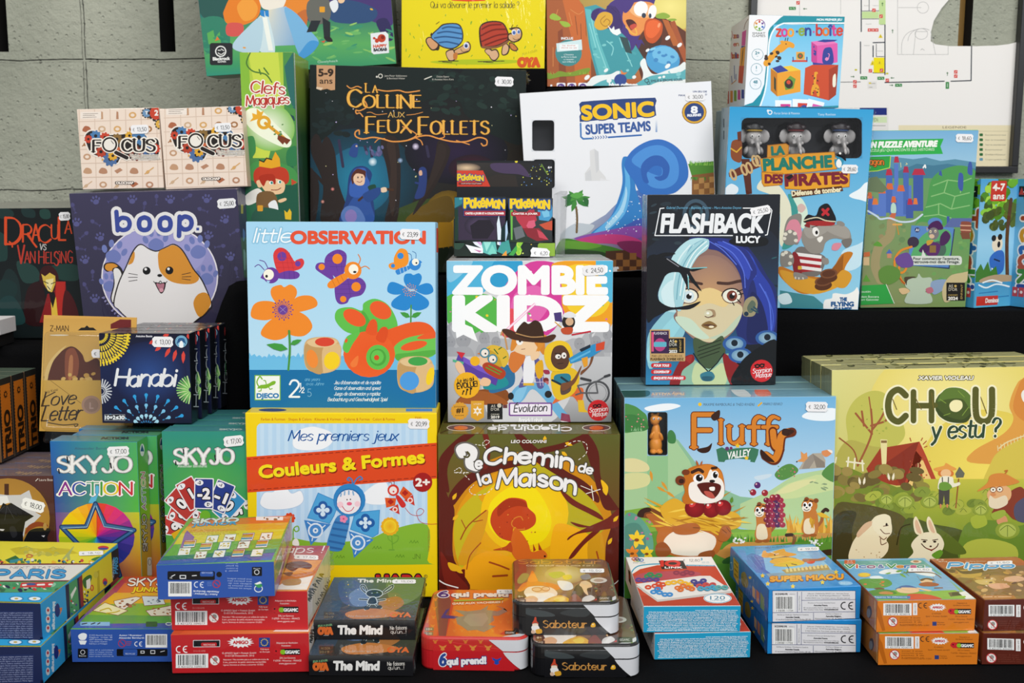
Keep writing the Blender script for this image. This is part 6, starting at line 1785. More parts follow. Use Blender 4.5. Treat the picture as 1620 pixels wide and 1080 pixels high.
def keys():
 b=Box('board_game_box',.06883,.28628,.1,-.34409,1.4001,-.118,.076,-.079,-.275,dict(front='5a9a4a',right='8fa83c',top='b8c84a',tray='3a6a4a',left='8aa83c'))
 a=b.face('front',A2)
 a.G(300,320,700,1500,[(0,'a9c43c'),(.2,'b4cc4a'),(.45,'5fa04e'),(.7,'2f7448'),(1,'1c4a44')])
 a.D('P c9d84e 370,330 560,330 585,640 560,760 500,1000 400,1000 420,600;P 4f9048 590,330 660,330 690,1100 600,760;P 2f6a64 600,420 655,330 680,700 650,680 620,560;P 86b83c 313,330 370,330 400,800 340,900 320,700;LL~ 4f7a34 9 385,330 360,400 400,450 480,470 520,520|470,430 500,470|440,440 450,470')
 a.blobs(10,330,640,700,900,12,30,['3f8a50','2f7a58','4f9a48'],7,.6);a.D('F 3a8a8a 520 690 60 24 30;P 234a50 630,720 660,735 668,765 640,760')
 a.E('fbfbe8',500,800,170,150,30,'8abf5c',n=30);a.D('B f2f6dc 360,700 440,690 560,800 640,880 630,930 560,920 430,850 360,780;L e0a02c 20 480,780 600,875;O e2a62e 20 470 775 34;P e8ac30 440,750 380,770 400,745 395,715 425,725 425,688 450,710 470,700 455,740;P 7a3a22 560,850 640,885 615,915 600,900 590,915 555,880');a.blobs(8,500,780,600,860,5,9,['5a8a4a'],3)
 for t,x,y,h,w,r in (('Clefs',385,585,72,215,3),('Magiques',360,668,62,270,-3)):
  a.S(t,x,y,h,'b8372c',w=w,t=.16,nib=(20,.5),o=((7,'f4ece0'),),jit=.6,rot=r,gap=1.2)
 a.crop(*B1)
 a.D('P 2a6a4a 85,560 330,540 360,830 90,830;P 1f5a44 250,640 350,600 360,830 250,830;B 3f8a4c 85,420 130,400 140,480 90,520;B 47944c 120,540 200,520 330,560 340,640 120,620;B 2f7a4a 300,470 345,450 350,540 300,540;B c23c22 130,600 145,560 200,545 290,560 310,610 290,640 230,620 150,640;P e6a722 158,550 160,522 180,530 190,510 222,518 240,476 262,510 266,550 220,560;LL 2c2420 6 160,518 182,528 196,508 222,516;B f0c89a 165,620 230,610 285,630 280,680 230,690 185,670;B f0c89a 145,625 165,620 172,650 155,655;B b03018 160,600 230,590 240,640 200,620 180,650')
 for x,y in ((220,632),(262,628)):
  a.E('fff',x,y,10,9);a.E('2a8a7a',x+2,y,6,7)
 a.D('L~ 8a3a2a 4 220,668 250,668 268,658;B f2eee4 88,700 150,660 180,690 160,720 100,745;B 7a5a34 150,690 230,680 250,760 160,790;B f0f0f0 205,740 240,720 255,770 225,778;B 2a5a48 150,760 260,770 300,830 130,830;R e0a02c 150 745 178 775 5;B f0c89a 255,720 290,708 295,720 265,732;P e8c02c 285,770 300,782 312,762 322,780 320,818 290,815;P c84a2c 320,612 350,630 322,645')
 r=b.face('right',A2)
 r.G(655,330,800,1500,[(0,'a8b84a'),(.25,'7a9a3c'),(.45,'2f5a34'),(1,'1f4a3c')]);r.L('dfeef0',6,'662,335 700,1500')
 b.finish('tall narrow green game box with a golden key and a crowned red-haired boy','game box')
def lantern_hill():
 b=Box('board_game_box',.2877,.272,.05,-.2741,1.46,-.1121,1.591,.13,1.269,dict(front='10191a',right='2a3034',top='2a2f30',tray='1a1a1a'))
 a=b.face('front',B1)
 a.Q('405,30 1510,60 1520,1100 405,1100',('141c1c','121418','3a2c10','1b2c3a'))
 a.E('1c5a74',640,620,320,260,0,'17303c',n=36);a.E('2585a4',660,620,170,170,0,'1f5f7c',n=30)
 a.E('2a1c3a',1150,480,260,160,0,'181820',n=30);a.E('4a1a2a',1230,560,120,70,0,'261824',n=24);a.P('3a4a22','860,760 960,720 1150,690 1150,830 800,830');a.E('c89a22',1110,820,130,150,0,'6a5218',n=24);a.B('6a5218','960,760 1080,700 1130,720 1120,830 900,830')
 for q in ('405,40 900,60 1100,60 1200,120 1050,200 900,240 700,240 600,300 500,400 405,420','1180,70 1500,70 1500,420 1350,400 1250,330 1180,260'):
  a.B('16211f',q)
 a.blobs(60,1020,80,1440,280,12,34,['1b2c28','22352f','182522','1e302b'],5,.6);a.blobs(40,420,200,640,400,14,30,['1a2626','182222','1d2c2c'],6,.6)
 for q in ('430,400 470,420 540,720 580,830 470,830 480,640 420,480','500,400 540,480 560,640 620,830 520,830 505,640 470,470','770,420 850,410 870,600 850,830 790,830 815,700 800,560','1060,420 1120,470 1060,620 980,740 930,790 1000,640 1040,520','405,560 460,640 440,830 405,830'):
  a.B('2d2320',q)
 a.D('B 3a2c26 800,440 840,440 850,640 830,800 810,700 820,560;B 332824 1060,440 1100,480 1040,620 960,740 1020,600;L~ 2d2320 16 410,560 460,610 520,680;LL~ 35304a 14 560,420 580,550|720,450 725,500|690,450 700,480|1000,450 1010,500')
 a.blobs(12,690,450,790,490,5,9,['6a6a94','5a5a84'],3,2)
 # stars and lights
 g=random.Random(8)
 for i in range(34):
  a.E(('f4f0f8','c8b8e8','e8e0a0')[i%3],g.uniform(430,1450),g.uniform(170,780),g.uniform(1.5,3.5),n=7)
 for x,y,r,c,c2 in ((729,527,22,'f0fbff','3a8aa8'),(945,450,18,'f0e4fa','3a2f4a'),(868,520,14,'a8c0e0','22384a'),(478,727,10,'ffb0a0','3a2424'),(528,664,10,'ff9a90','3a2424')):
  a.E(c,x,y,r,r,0,c2)
 # hooded children
 a.D('B 25407a 600,690 610,600 640,555 690,550 725,585 715,640 722,700 735,740 725,830 570,830 580,770;B 30549c 640,700 700,690 720,740 730,830 580,830 600,760;B 3a62b4 625,610 640,565 690,560 700,600 715,640 690,700 620,700 612,650;B 5a7ab8 600,750 660,760 690,830 590,830 570,790;E 8a7ab8 620 800 30 34;B 5a2c22 622,600 650,562 690,575 690,610 650,600 630,640;B f0c8a8 634,600 660,580 688,600 685,640 655,645 636,630;E 222 655 605 3 5;E 222 675 603 3 5;L~ 8a3a2a 3 650,625 665,630 676,622;B 5a2c22 628,600 640,570 690,570 690,590 650,585;L~ 4a3020 12 660,720 700,690 780,665 830,668;B f0d0b0 770,660 795,655 800,675 775,680;B 1f4a3a 706,650 740,640 745,665 715,670;B 2a4a8a 680,690 760,655 765,690 710,730;B 2c3f7a 960,570 980,552 1000,570 1000,640 985,700 940,710 960,640;B e0b090 962,575 975,570 978,592 964,595;L 2c3f7a 10 980,640 945,632;B 2c4a8a 610,480 630,440 655,440 650,500 620,500;E d8b8a0 648 448 5;P 17200f 1060,960 1075,940 1085,965 1098,935 1110,962 1125,940 1140,970 1140,1100 1060,1100;P a87c1c 1060,830 1130,830 1130,950 1060,960')
 # title in carved gold letters
 o=((3,'3a1c0c'),)
 def big(t,x,y,h,w):
  a.S(t[0],x,y,h,'eeb24c',w=w[0],t=.17,nib=(0,.35),serif=.3,o=o)
  a.S(t[1:],x+w[0]+14,y,h*.76,'eeb24c',w=w[1],t=.19,nib=(0,.35),serif=.26,o=o,gap=1.8)
 big('LA',694,178,44,(22,22));a.S('C',606,252,88,'eeb24c',w=66,t=.17,nib=(0,.35),serif=.2,o=o);a.S('OLLINE',682,255,62,'eeb24c',w=290,t=.19,nib=(0,.35),serif=.26,o=o)
 a.S('AUX',808,303,25,'e8b860',w=80,t=.14,nib=(0,.4),serif=.25)
 big('FEUX',698,380,80,(44,166));big('FOLLETS',962,388,86,(46,290))
 for q,w in (('600,145 620,158 650,148 672,155',5),('755,165 800,172 860,168 900,178 965,170',6),('700,280 720,278 750,290 800,285',3),('900,292 940,288 980,278',3),('690,222 700,250 665,270 645,268 648,285 665,282 680,300',6),
                 ('662,388 660,368 642,378 645,400 680,412 730,404 780,412 830,425 900,420 960,400 1010,395 1060,410 1130,425 1200,425 1260,405 1300,415 1302,440 1285,446 1275,435',7),('940,405 970,420 980,442',5),('1150,420 1190,432 1215,440',5),('900,420 950,390 880,350',5),('1060,410 1090,400 1070,360',5),('740,430 760,412 790,410',4)):
  a.L('e8984a',w,q,1)
 a.D('P c99a72 447,38 541,40 540,165 520,168 500,160 470,166 448,155;P e8ccb0 447,150 480,155 470,168 446,160;T 458 96 36 3a2a20 w=72 b=.14|5-9;T 463 134 30 3a2a20 w=64 b=.04|ans;T 788 99 9 c8c4b8 w=114|Jens-Peter Schliemann;T 800 112 9 c8c4b8 w=92|& Bernhard Weber;T 1050 103 9 c8c4b8 w=64|Christian Opperer;T 1028 117 9 c8c4b8 w=108|& Annette Nora Kara;O d8d4c8 4 768 96 10;E d8d4c8 750 100 5;L d8d4c8 5 990,112 1025,98')
 b.sticker('front',1390,124,94,48,'30,00',2,B1)
 tuft(b,(b.w,.004,b.h*.93),(b.w,.03,b.h),(1,0,.3),.006)
 b.finish('big dark game box with gold lettering and a blue-hooded child in a night forest','game box')
def white_figures():
 holes=[(108,237,225,400,16),(112,446,228,600,16)]
 b=Box('board_game_box',.2459,.2367,.045,.0249,1.4125,-.118,.175,-.404,-3.641,dict(front='ecedf0',right='d8d8dc',left='dcdce0',top='e4e4e8',tray='d0d0d4'),mat=CARD,hole=holes,hole_depth=.026,crop=B3)
 a=b.face('front',B3)
 # scenery: rock spires, palm, wave, meadow and checkered blocks
 for c,q in (('dcdcdc','415,400 440,388 462,405 465,500 500,540 520,640 500,760 400,780 392,600 388,520 418,480'),('cfd0d2','440,392 462,405 465,500 450,520 444,460'),('d2d3d5','392,520 420,500 430,600 425,760 400,775 395,620'),('e2e2e4','470,545 530,560 520,700 470,760')):
  a.P(c,q)
 a.D('Q c9d2d8 2a6ab8 8a2a6a 6a6a3a 255,760 700,600 720,1080 255,1080;P ecedf0 240,560 700,560 700,590 600,640 500,740 400,800 255,850 240,850;B bfc8cf 255,850 330,790 400,790 440,800 400,840 300,870;B 2f7fc4 420,850 520,760 570,650 590,560 585,470 600,430 650,460 660,600 690,700 700,800 600,850;B 5fb0e4 430,845 540,740 590,640 605,560 600,480 625,520 630,620 600,740 500,830;B a8d8f2 500,800 570,720 600,640 608,590 615,640 590,730 520,810;B 3f5ab0 420,860 600,800 690,760 700,840 560,860;B 8a4aa4 330,870 480,830 690,800 700,860 500,880;B c23a7a 300,890 450,850 600,850 700,890 700,960 560,900 400,895;B 7a2454 560,890 700,890 700,980 640,960')
 for i in range(40):
  g=a.rng
  x=g.uniform(500,690)
  a.E('eaf4fb',x,860-(x -420)*g.uniform(.1,.9),g.uniform(1.5,4),n=7)
 a.D('B 3f7a24 255,880 400,890 560,920 690,985 690,1080 255,1080;B 5f9a2c 260,880 380,885 480,905 400,925 270,915;B 23401a 255,940 400,930 520,960 500,1080 255,1080;P 4a2a18 500,935 600,930 690,975 690,1080 500,1080')
 for i in range(5):
  for j in range(4):
   if (i+j)%2:
    a.Rc('8a5a2c',520+i*36,945+j*36,556+i*36,981+j*36)
 a.L('6a5434',11,'345,835 348,760 342,700',1)
 for i in range(8):
  a.L('8a7048',3,[(340,830-i*16),(352,827-i*16)])
 for l,r in ((75,150),(80,190),(70,110),(78,30),(78,-10),(64,-55),(60,230)):
  a.leaf(('2f7a34','4a9a3c','3f8a38')[r%3],342,660,l,26,r)
 a.D('B 2a6a34 285,660 300,632 320,640 300,690 288,700;B 2a6a34 380,650 408,660 405,695 390,685;B 5aa848 310,640 345,622 382,632 350,655')
 # grassy ledge at the right
 a.D('P 4f8a2c 940,470 1080,455 1080,520 960,535;P 8a5a2c 960,530 1080,515 1080,640 960,640');a.grass(['6fa83c','4f9a2c','8abf4c'],945,1080,478,30,50,3);a.grass(['3f7a24','4f8a2c'],955,1080,540,-26,30,4)
 for i in range(5):
  for j in range(4):
   if (i+j)%2:
    a.P('b8864a',[(970+i*28,548+j*30-i*3),(998+i*28,545+j*30-i*3),(998+i*28,575+j*30-i*3),(970+i*28,578+j*30-i*3)])
 # a plain blue swirl fills the middle of the cover
 a.D('B 2f6fc0 600,470 640,400 720,350 800,340 880,380 930,450 940,540 900,600 840,632 700,632 650,560 620,520;B 4a90d8 640,460 700,390 790,370 860,410 890,480 880,560 820,600 740,590 700,530 730,480 790,480 800,520 770,530;B 2a5fb0 690,480 740,430 800,430 840,480 830,540 790,560 760,540 800,530 800,490 760,480 720,520 730,570 700,560')
 # title
 a.D('+ 0 0;P 23407c 358,150 372,138 440,132 600,122 765,116 772,132 764,160 770,212 700,220 560,228 470,236 362,246 360,215 368,200');
 a.T('SONIC',376,234,76,'f4c316',w=380,rot=-3.4,b=.14,o=((6,'23407c'),))
 a.D('T 396 312 52 34599c w=344 rot=-3.4 b=.1|SUPER TEAMS;L 3f78b8 9 366,254 368,325 380,336 425,334;L 2f68b0 9 515,328 690,316');a.G(766,232,776,300,[(0,'ecedf0'),(1,'7a9ac8')])
 for i in range(6):
  a.L('3f68a8',4,[(430+i*14,324-i),(437+i*14,331-i),(430+i*14,338-i)])
 a.D('-;E 8a5a14 973 194 66 62;E e0ac34 973 194 62 58;E 8a6420 973 194 53 50;E 1f3f7c 973 194 51 48;T 973 198 36 f4f6f8 al=c w=32 b=.16|8;T 973 216 13 f4f6f8 al=c w=72 b=.14 rot=-3|FIGURINES;T 966 88 9 34497c w=74 b=.1|UN JEU DE;T 890 108 9 34497c w=34 b=.1|MAX;T 1020 103 9 34497c w=20 b=.1|EAU;T 515 1052 32 e8e8ea w=52 b=.2|SONIC')
 b.sticker('front',978,112,108,44,'30,00',-2,B3)
 for q in holes:
  pane(b,q[0]-3,q[1]-3,q[2]+3,q[3]+3,B3)
 b.finish('large white game box with blue and yellow title, palm tree, ocean wave and small windows','game box')
def display():
 w,h,d=.1225,.0845,.085
 M=pose(-.0702,1.300,-.0835,.125,0,0)
 r=root('booster_display_box',M)
 g=Geo()
 T=.0012
 g.add(*box_geo(0,w,0,d,0,T,0,dict(front='2a2a2a')))
 g.add(*box_geo(0,w,0,T,0,.0165,0,dict(front='1f2a22')))
 g.add(*box_geo(0,T,0,d,0,.045,0,dict(front='2a3034')))
 g.add(*box_geo(w -T,w,0,d,0,.045,0,dict(front='30363a')))
 a=Art(M,(0,0,0),(1,0,0),(0,0,1),w,.0165);a.crop(*B2)
 a.G(130,870,1030,1010,[(0,'16241f'),(1,'1c2a22')]);a.D('B 8ab03c 870,900 940,880 1030,890 1020,1000 900,1000;B 2a4a3a 140,880 240,890 200,940 150,930');a.blobs(8,180,890,900,990,4,8,['e8c04a','c8d86a'],3)
 g.add(*a.mesh())
 link('tray',g.mesh('tray'),r,CARD)
 # die-cut crystals standing above the front edge
 c=Art(M,(0,-.0008,0),(1,0,0),(0,0,1),w,h,inset=-.02);c.crop(*B2)
 c.P('0f2a2c','500,1000 350,990 245,915 340,900 240,790 380,860 450,760 520,820 530,630 560,760 605,690 620,800 700,840 760,830 740,900 720,1000')
 for col,q in (('e4f0f4','522,900 515,720 535,636 560,760 552,910'),('a8b8f0','535,636 560,760 552,910 540,900'),('b8d4f0','575,790 605,695 612,800 590,900 570,900'),('5fb8b0','380,960 400,860 455,765 500,830 520,960 460,990'),('9ae0d4','400,860 455,765 470,880 430,960'),('3f9a94','520,960 560,880 620,860 640,960 590,990'),('e8ecf6','250,795 380,870 400,940 330,900'),('d8a8d8','300,830 390,890 380,910'),('f0f2f6','250,900 400,935 400,975 300,970'),('c878a8','320,940 390,955 370,968'),('7ad0c0','440,980 480,900 520,980'),('3fa04a','620,990 690,900 700,940 660,995'),('8ac83c','690,880 720,850 745,880 720,920 735,950 715,990 690,990')):
  c.P(col,q)
 c.D('O b8d84a 9 712 900 22 22 90 300;O b8d84a 8 705 970 18 18 -60 200;P e89a3c 560,995 600,950 605,995')
 V,F,K=c.mesh()
 gg=Geo().add(V,F,K)
 bx=[(q[0],q[2]) for q in V]
 link('crystal_cutout',gg.mesh('crystal_cutout'),r,CARD)
 # header card
 H=Geo()
 H.add(*box_geo(0,w -.001,d -.002,d -.001,.02,.116,0,dict(front='14171c',back='ccc')))
 a=Art(M,(0,d -.002,0),(1,0,0),(0,0,1),w -.001,.116);a.crop(*B2)
 a.Q('150,200 1010,205 1010,410 150,405',('3a3430','10141a','161c1e','2a2420'));a.E('e8c8a0',260,245,120,40,0,'5a4a42');a.P('2f2824','440,330 520,300 680,310 700,405 440,405');a.blobs(40,720,215,1005,400,3,8,['c8d84a','5a8ac8','e8e06a','3a5a8a','8aa03c'],5);a.D('L 6a8a3c 9 900,215 950,300;E f4e03c 685 190 12;B 4a3a5a 470,210 600,205 720,215 800,320 700,300 560,290 480,260;P d8402a 150,268 400,268 462,405 150,405');POKE(a,186,350,40,215);a.D('R 8a2a24 190 368 395 392 6;T 215 384 10 f0e0d8 w=172|JEU DE CARTES A COLLECTIONNER;P 1c1f24 940,222 1008,222 1008,258 958,258;T 955 250 18 f0f0f0 w=36 b=.16|6+')
 H.add(*a.mesh())
 link('header_card',H.mesh('header_card'),r,CARD)
 # clear side sleeve at the right
 V=[(w+.0005,0,0),(w+.011,-.004,.0),(w+.014,-.004,.078),(w+.0005,0,.074),(w+.0005,d*.8,0),(w+.009,d*.8,0),(w+.009,d*.8,.078),(w+.0005,d*.8,.074)]
 F=[(0,1,2,3),(4,7,6,5),(1,5,6,2),(3,2,6,7)]
 link('clear_sleeve',mesh_of('clear_sleeve',V,F),r,CRINKLE)
 s=Art(M,(0,-.0024,0),(1,0,0),(0,0,1),w,h,inset=-.01);s.crop(*B2)
 s.P('f0eff0','805,950 825,924 945,934 972,960 965,985 970,1005 805,1003 812,975');s.T('€',835,985,24,'333');s.S('6,20',890,990,30,'3a3a3a',w=62,t=.12)
 V,F,K=s.mesh()
 link('price_sticker',mesh_of('price_sticker',V,F,K),r,PAPER)
 tag(r,'open foil-pack display box with crystal cut-outs on the white rainbow-splash boxes','display box')
 packs(M)
def POKE(a,x,y,h,w):
 for ch,dx,ww,dy,hh in (('P',0,.11,0,1.2),('o',.15,.1,0,1),('k',.27,.11,.02,1.1),('é',.41,.1,.1,.9),('M',.55,.17,.02,1.0),('o',.75,.09,-.04,.95),('N',.87,.13,-.1,1.0)):
  H=h*hh*(1.35 if ch in 'oé' else 1)
  a.S(ch,x+w*dx,y -h*dy,H,'f3cf2a',w=w*ww,t=.24 if ch in 'oé' else .3,o=((h*.14,'2f4f94'),))
 for ch,dx,ww,dy,hh in (('P',0,.11,0,1.2),('o',.15,.1,0,1),('k',.27,.11,.02,1.1),('é',.41,.1,.1,.9),('M',.55,.17,.02,1.0),('o',.75,.09,-.04,.95),('N',.87,.13,-.1,1.0)):
  H=h*hh*(1.35 if ch in 'oé' else 1)
  a.S(ch,x+w*dx,y -h*dy,H,'f3cf2a',w=w*ww,t=.24 if ch in 'oé' else .3)
def packs(M):
 g=random.Random(2)
 for i in range(8):
  left=i%2==0
  row=i // 2
  x0=.0005 if left else .0635
  w=.062 if left else .0555
  h=.0695-(0 if left else .0012)
  y0=.0042+row*.0145
  PM=M @ Matrix.Translation((x0,y0,.0016)) @ Matrix.Rotation(R(g.uniform(-.4,.4)),4,'Y')
  r=root('booster_pack',PM)
  # pillow-shaped foil wrapper with crimped ends
  nx,nz=10,16
  V,F,C=[],[],[]
  col=lin('1c2226' if left else '20282c')
  for s in (-1,1):
   for j in range(nz+1):
    for k in range(nx+1):
     u,v=k/nx,j/nz
     vv=min(max((v -.08)/.84,0),1)
     t=.0052*(max(0,math.sin(math.pi*u)) ** .5)*(max(0,math.sin(math.pi*vv)) ** .35)+.0002
     V.append((u*w,s*t,v*h))
  n=(nx+1)*(nz+1)
  for s in (0,1):
   for j in range(nz):
    for k in range(nx):
     q=(s*n+j*(nx+1)+k,s*n+j*(nx+1)+k+1,s*n+(j+1)*(nx+1)+k+1,s*n+(j+1)*(nx+1)+k)
     F.append(q if s==0 else q[::-1])
  link('wrapper',mesh_of('wrapper',V,F,[col]*len(F),smooth=True),r,TIN)
  if row==0:
   a=Art(PM,(0,-.0056,0),(1,0,0),(0,0,1),w,h,inset=.0006)
   a.crop(*B2)
   if left:
    a.D('Q 2a6a74 1c2430 161c22 1a2a26 130,410 625,410 625,875 145,875;P 2f7f8c 130,450 240,430 330,470 240,540 140,600;P 5fb0b8 190,470 300,450 270,500 200,520;P 1a3a44 130,600 240,560 240,620 140,700;R 3a2f44 190 580 600 862');a.E('5a4a6a',370,740,130,90,0,'2f2838');a.D('P 241f2a 290,740 360,690 460,690 500,760 440,850 310,850;P 1f3a2a 150,600 185,600 185,860 150,860')
   else:
    a.D('Q 3a4a54 4a4c50 2c3034 2a3c2a 630,410 1020,410 1015,880 630,880;P 6fb84a 632,500 655,500 652,860 640,860')
    for c,q in (('b83a4a','660,600 740,650 830,575 860,690 800,760 740,760 690,690'),('d8607a','790,700 840,690 850,740 800,780 770,740'),('4a9ac8','865,590 980,540 1008,640 960,700 880,690'),('7ac0e0','900,620 960,590 970,660 920,670'),('c8543a','880,730 1008,690 990,780 930,770'),('8a2a34','740,760 880,760 960,860 860,870 780,830'),('6a7074','660,760 730,740 760,830 680,860'),('c84a5a','860,770 910,800 960,860 880,840')):
     a.P(c,q)
   a.Rc('8a8c90',140 if left else 640,418,618 if left else 1015,440);a.LL('c8ccd0',3,'|'.join(f'{x},420 {x+4},440' for x in range(150 if left else 650,610 if left else 1010,16)))
   if left:
    a.P('c8d4da','130,430 250,440 200,460');POKE(a,245,582,66,335)
    a.D('R 2f3f74 232 606 598 660 6;R a82a34 240 612 590 654 4;T 250 642 17 f4ece8 w=330 b=.14|CARTES A JOUER ET A COLLECTIONNER;P e8e8e8 575,460 618,455 612,472 580,472;P 0f2a2c 520,862 520,700 534,640 560,760 600,700 612,862;P dfeaf4 526,860 518,720 535,650 556,770 552,862')
   else:
    POKE(a,640,585,66,325);a.D('R a82a34 640 622 890 656 4;T 655 644 15 f4ece8 w=210 b=.14|CARTES A JOUER')
   V,F,K=a.mesh()
   link('printed_front',mesh_of('printed_front',V,F,K),r,FILMW)
  where=('frontmost','second','third','rearmost')[row]
  tag(r,f'{"dark teal" if left else "red and grey"} foil card pack, {where} in the {"left" if left else "right"} row of the display box','card pack','foil packs in the display box')
def pirates():
 hole=(137,84,742,287,28)
 b=Box('board_game_box',.17781,.25065,.058,.26507,1.37002,-.1523,-.959,-2.101,1.193,dict(front='3fa6d8',left='9ab0b8',right='2f8fc4',top='3a9ac8',tray='2a7aa8'),mat=FILMW,hole=[hole],hole_depth=.036,crop=B5)
 a=b.face('front',B5)
 for (p,q,s,t) in ((60,25,137,1060),(742,25,820,1060),(137,287,742,1060),(137,25,742,84)):
  a.G(p,q,s,t,[(0,mix('2f9fd6','9ad4ee',(q -25)/1035)),(1,mix('2f9fd6','9ad4ee',(t -25)/1035))])
 a.D('B eef6fa 680,470 730,440 760,410 790,415 780,500 730,495 690,485;B e8f2f8 55,440 85,415 120,435 110,465 60,470;B c8e6f4 640,760 720,720 760,710 740,820 660,850')
 # mast, barrel and sail
 a.D('B 8a4a2a 85,215 100,195 130,195 140,215 136,300 110,305 84,280;LL d8a83a 7 84,238 112,256 136,232;P 6a3420 115,155 136,150 136,200 118,200;P 5a2c20 135,290 178,290 190,465 160,470;P 6a3222 72,360 90,350 225,280 232,330 95,385 75,380')
 for x,y in ((150,345),(175,335),(205,300),(222,300),(95,370)):
  a.ring('cfae7a',10,x,y,12,26,0,360,-20)
 a.D('B e8e6cc 215,440 250,385 300,400 360,470 390,560 380,700 330,720 330,560 300,480;B 3f9a94 370,470 400,480 430,560 430,640 400,720 340,740 385,620 385,530;B d8ecd8 395,480 440,490 470,560 450,640 420,600 420,540;B d8b8b0 420,525 440,515 460,535 440,560 420,548')
 # elephant pirate
 a.D('B c87a1c 330,830 420,860 560,880 640,770 697,763 660,830 640,890 600,930 500,965 420,960 330,880;B e0a02c 330,850 420,870 540,900 640,890 630,930 500,970 380,930;P 9a5a18 560,880 650,768 645,860 600,905;B d89a2c 600,905 640,850 680,860 690,890 660,935 620,935;P 3f8a94 330,950 500,980 560,1030 560,1050 330,1050;B d8eef4 320,980 370,965 390,1010 340,1020')
 for x,y in ((548,905),(575,866)):
  a.E('5a3018',x,y+22,44,24,-8);a.E('7a4a2c',x,y,44,24,-8);a.E('5c321c',x,y,34,17,-8)
 a.D('B 77706c 400,760 440,730 540,770 560,800 530,870 480,880 420,860 395,810;P a8242c 400,800 420,760 540,790 530,850 440,860');
 for y in (770,802,834):
  a.P('f0ecea',[(412,y -10),(540,y+6),(538,y+22),(408,y+6)])
 a.D('B 8a2228 392,765 420,770 440,850 430,880 400,860;R e0b03a 420 828 440 846 4;B 8f8a84 400,860 450,870 470,890 410,895;LL d8cfc0 8 408,885 408,890|425,888 425,892|445,888 447,892;B 928c84 440,700 450,640 520,610 590,620 640,620 680,650 688,710 660,738 650,700 600,690 560,710 540,760 480,760;B a39d95 450,640 520,612 580,625 560,660 480,690;B a39d95 560,640 640,622 680,655 670,690 600,670;B 77716b 660,736 640,700 688,690 686,722;B 8a857e 350,660 370,590 420,565 440,580 430,660 420,720 370,700;B dc8a9c 358,650 380,600 420,600 440,660 420,710 370,690;B 8a857e 345,690 360,650 400,650 420,690 400,720 360,720;B 8a857e 330,790 340,755 380,755 400,790 390,825 340,830')
 for x,y in ((352,690),(358,668),(380,655),(405,665),(410,700),(345,770),(360,760),(385,780),(380,815)):
  a.E('e2dccc',x,y,10,9)
 a.D('B dc8a9c 590,745 600,715 640,715 620,748;E f6f3ee 510 656 17 24 -15;E 15110f 514 660 7 10;L 3a3430 4 490,634 520,626;B f2eee6 516,690 540,678 546,690 530,710;B 8f8a84 540,790 570,790 575,815 550,820;E 8f8a84 635 615 22 12 20;B 17151a 448,605 470,570 510,575 530,530 570,515 600,560 612,600 590,622 530,615 480,612;L~ d8cfb0 6 450,600 480,590 520,585 560,600 608,605;B a82a2a 460,610 520,600 600,610 590,625 500,625;LL c42a34 14 545,545 572,570|572,542 545,570;B 8a2228 452,625 475,610 480,635')
 # planks with the title
 a.D('P e39a26 268,222 360,213 374,222 372,270 352,278 266,284;P e8a22a 232,290 360,268 604,255 616,340 480,356 330,368 240,352;P e39a26 238,356 345,362 340,420 250,428 240,410;P e8a22a 352,372 480,362 682,350 678,430 500,448 356,440')
 for q in ('268,222 360,213 374,222 372,270 352,278 266,284','232,290 360,268 604,255 616,340 480,356 330,368 240,352','352,372 480,362 682,350 678,430 500,448 356,440','238,356 345,362 340,420 250,428 240,410'):
  a.L('b4701a',3,q,0,1)
 a.D('T 290 270 42 1f7a6a w=62 rot=-4 b=.18|LA;T 250 348 58 1f7a6a w=340 rot=-3.2 b=.16|PLANCHE;T 256 410 42 7a2030 w=86 rot=0 b=.16|DES;T 360 425 56 7a2030 w=310 rot=-2.6 b=.16|PIRATES;P 14121a 358,384 388,366 396,380 376,396;P 5a3218 384,452 640,426 648,450 392,486;T 390 476 26 f2e6c0 w=250 rot=-5 b=.12|Défense de tomber;B 2f8fb0 604,290 625,265 650,285 645,320 625,338 608,325;B f0f2ee 612,310 625,290 640,310 635,332 618,332;P f0b02c 612,282 604,290 616,292;B 14121a 610,262 650,258 662,300 640,285 615,275;E f2f0ea 632 262 6;B f6f6f4 548,1040 555,1000 590,990 600,965 660,970 700,955 722,940 730,1060 560,1060');
 for t,y,x,h,w in (('THE',1004,632,18,34),('FLYING',1030,588,22,112),('GAMES',1056,600,20,90)):
  a.T(t,x,y,h,'1f5a94',w=w,b=.2)
 a.D('T 300 66 12 d8eaf4 w=130|Florian Sirieix & Maxence;O f0f6fa 5 280 56 10;E f0f6fa 270 48 6;T 520 72 12 d8eaf4 w=90|Tony Rochon')
 b.sticker('front',680,341,84,44,'28,60',1,B5)
 f=b.face('left',B5);f.D('R a8bcc4 10 20 80 1080;LL 3a4a5a 5 48,90 48,130|48,150 48,190')
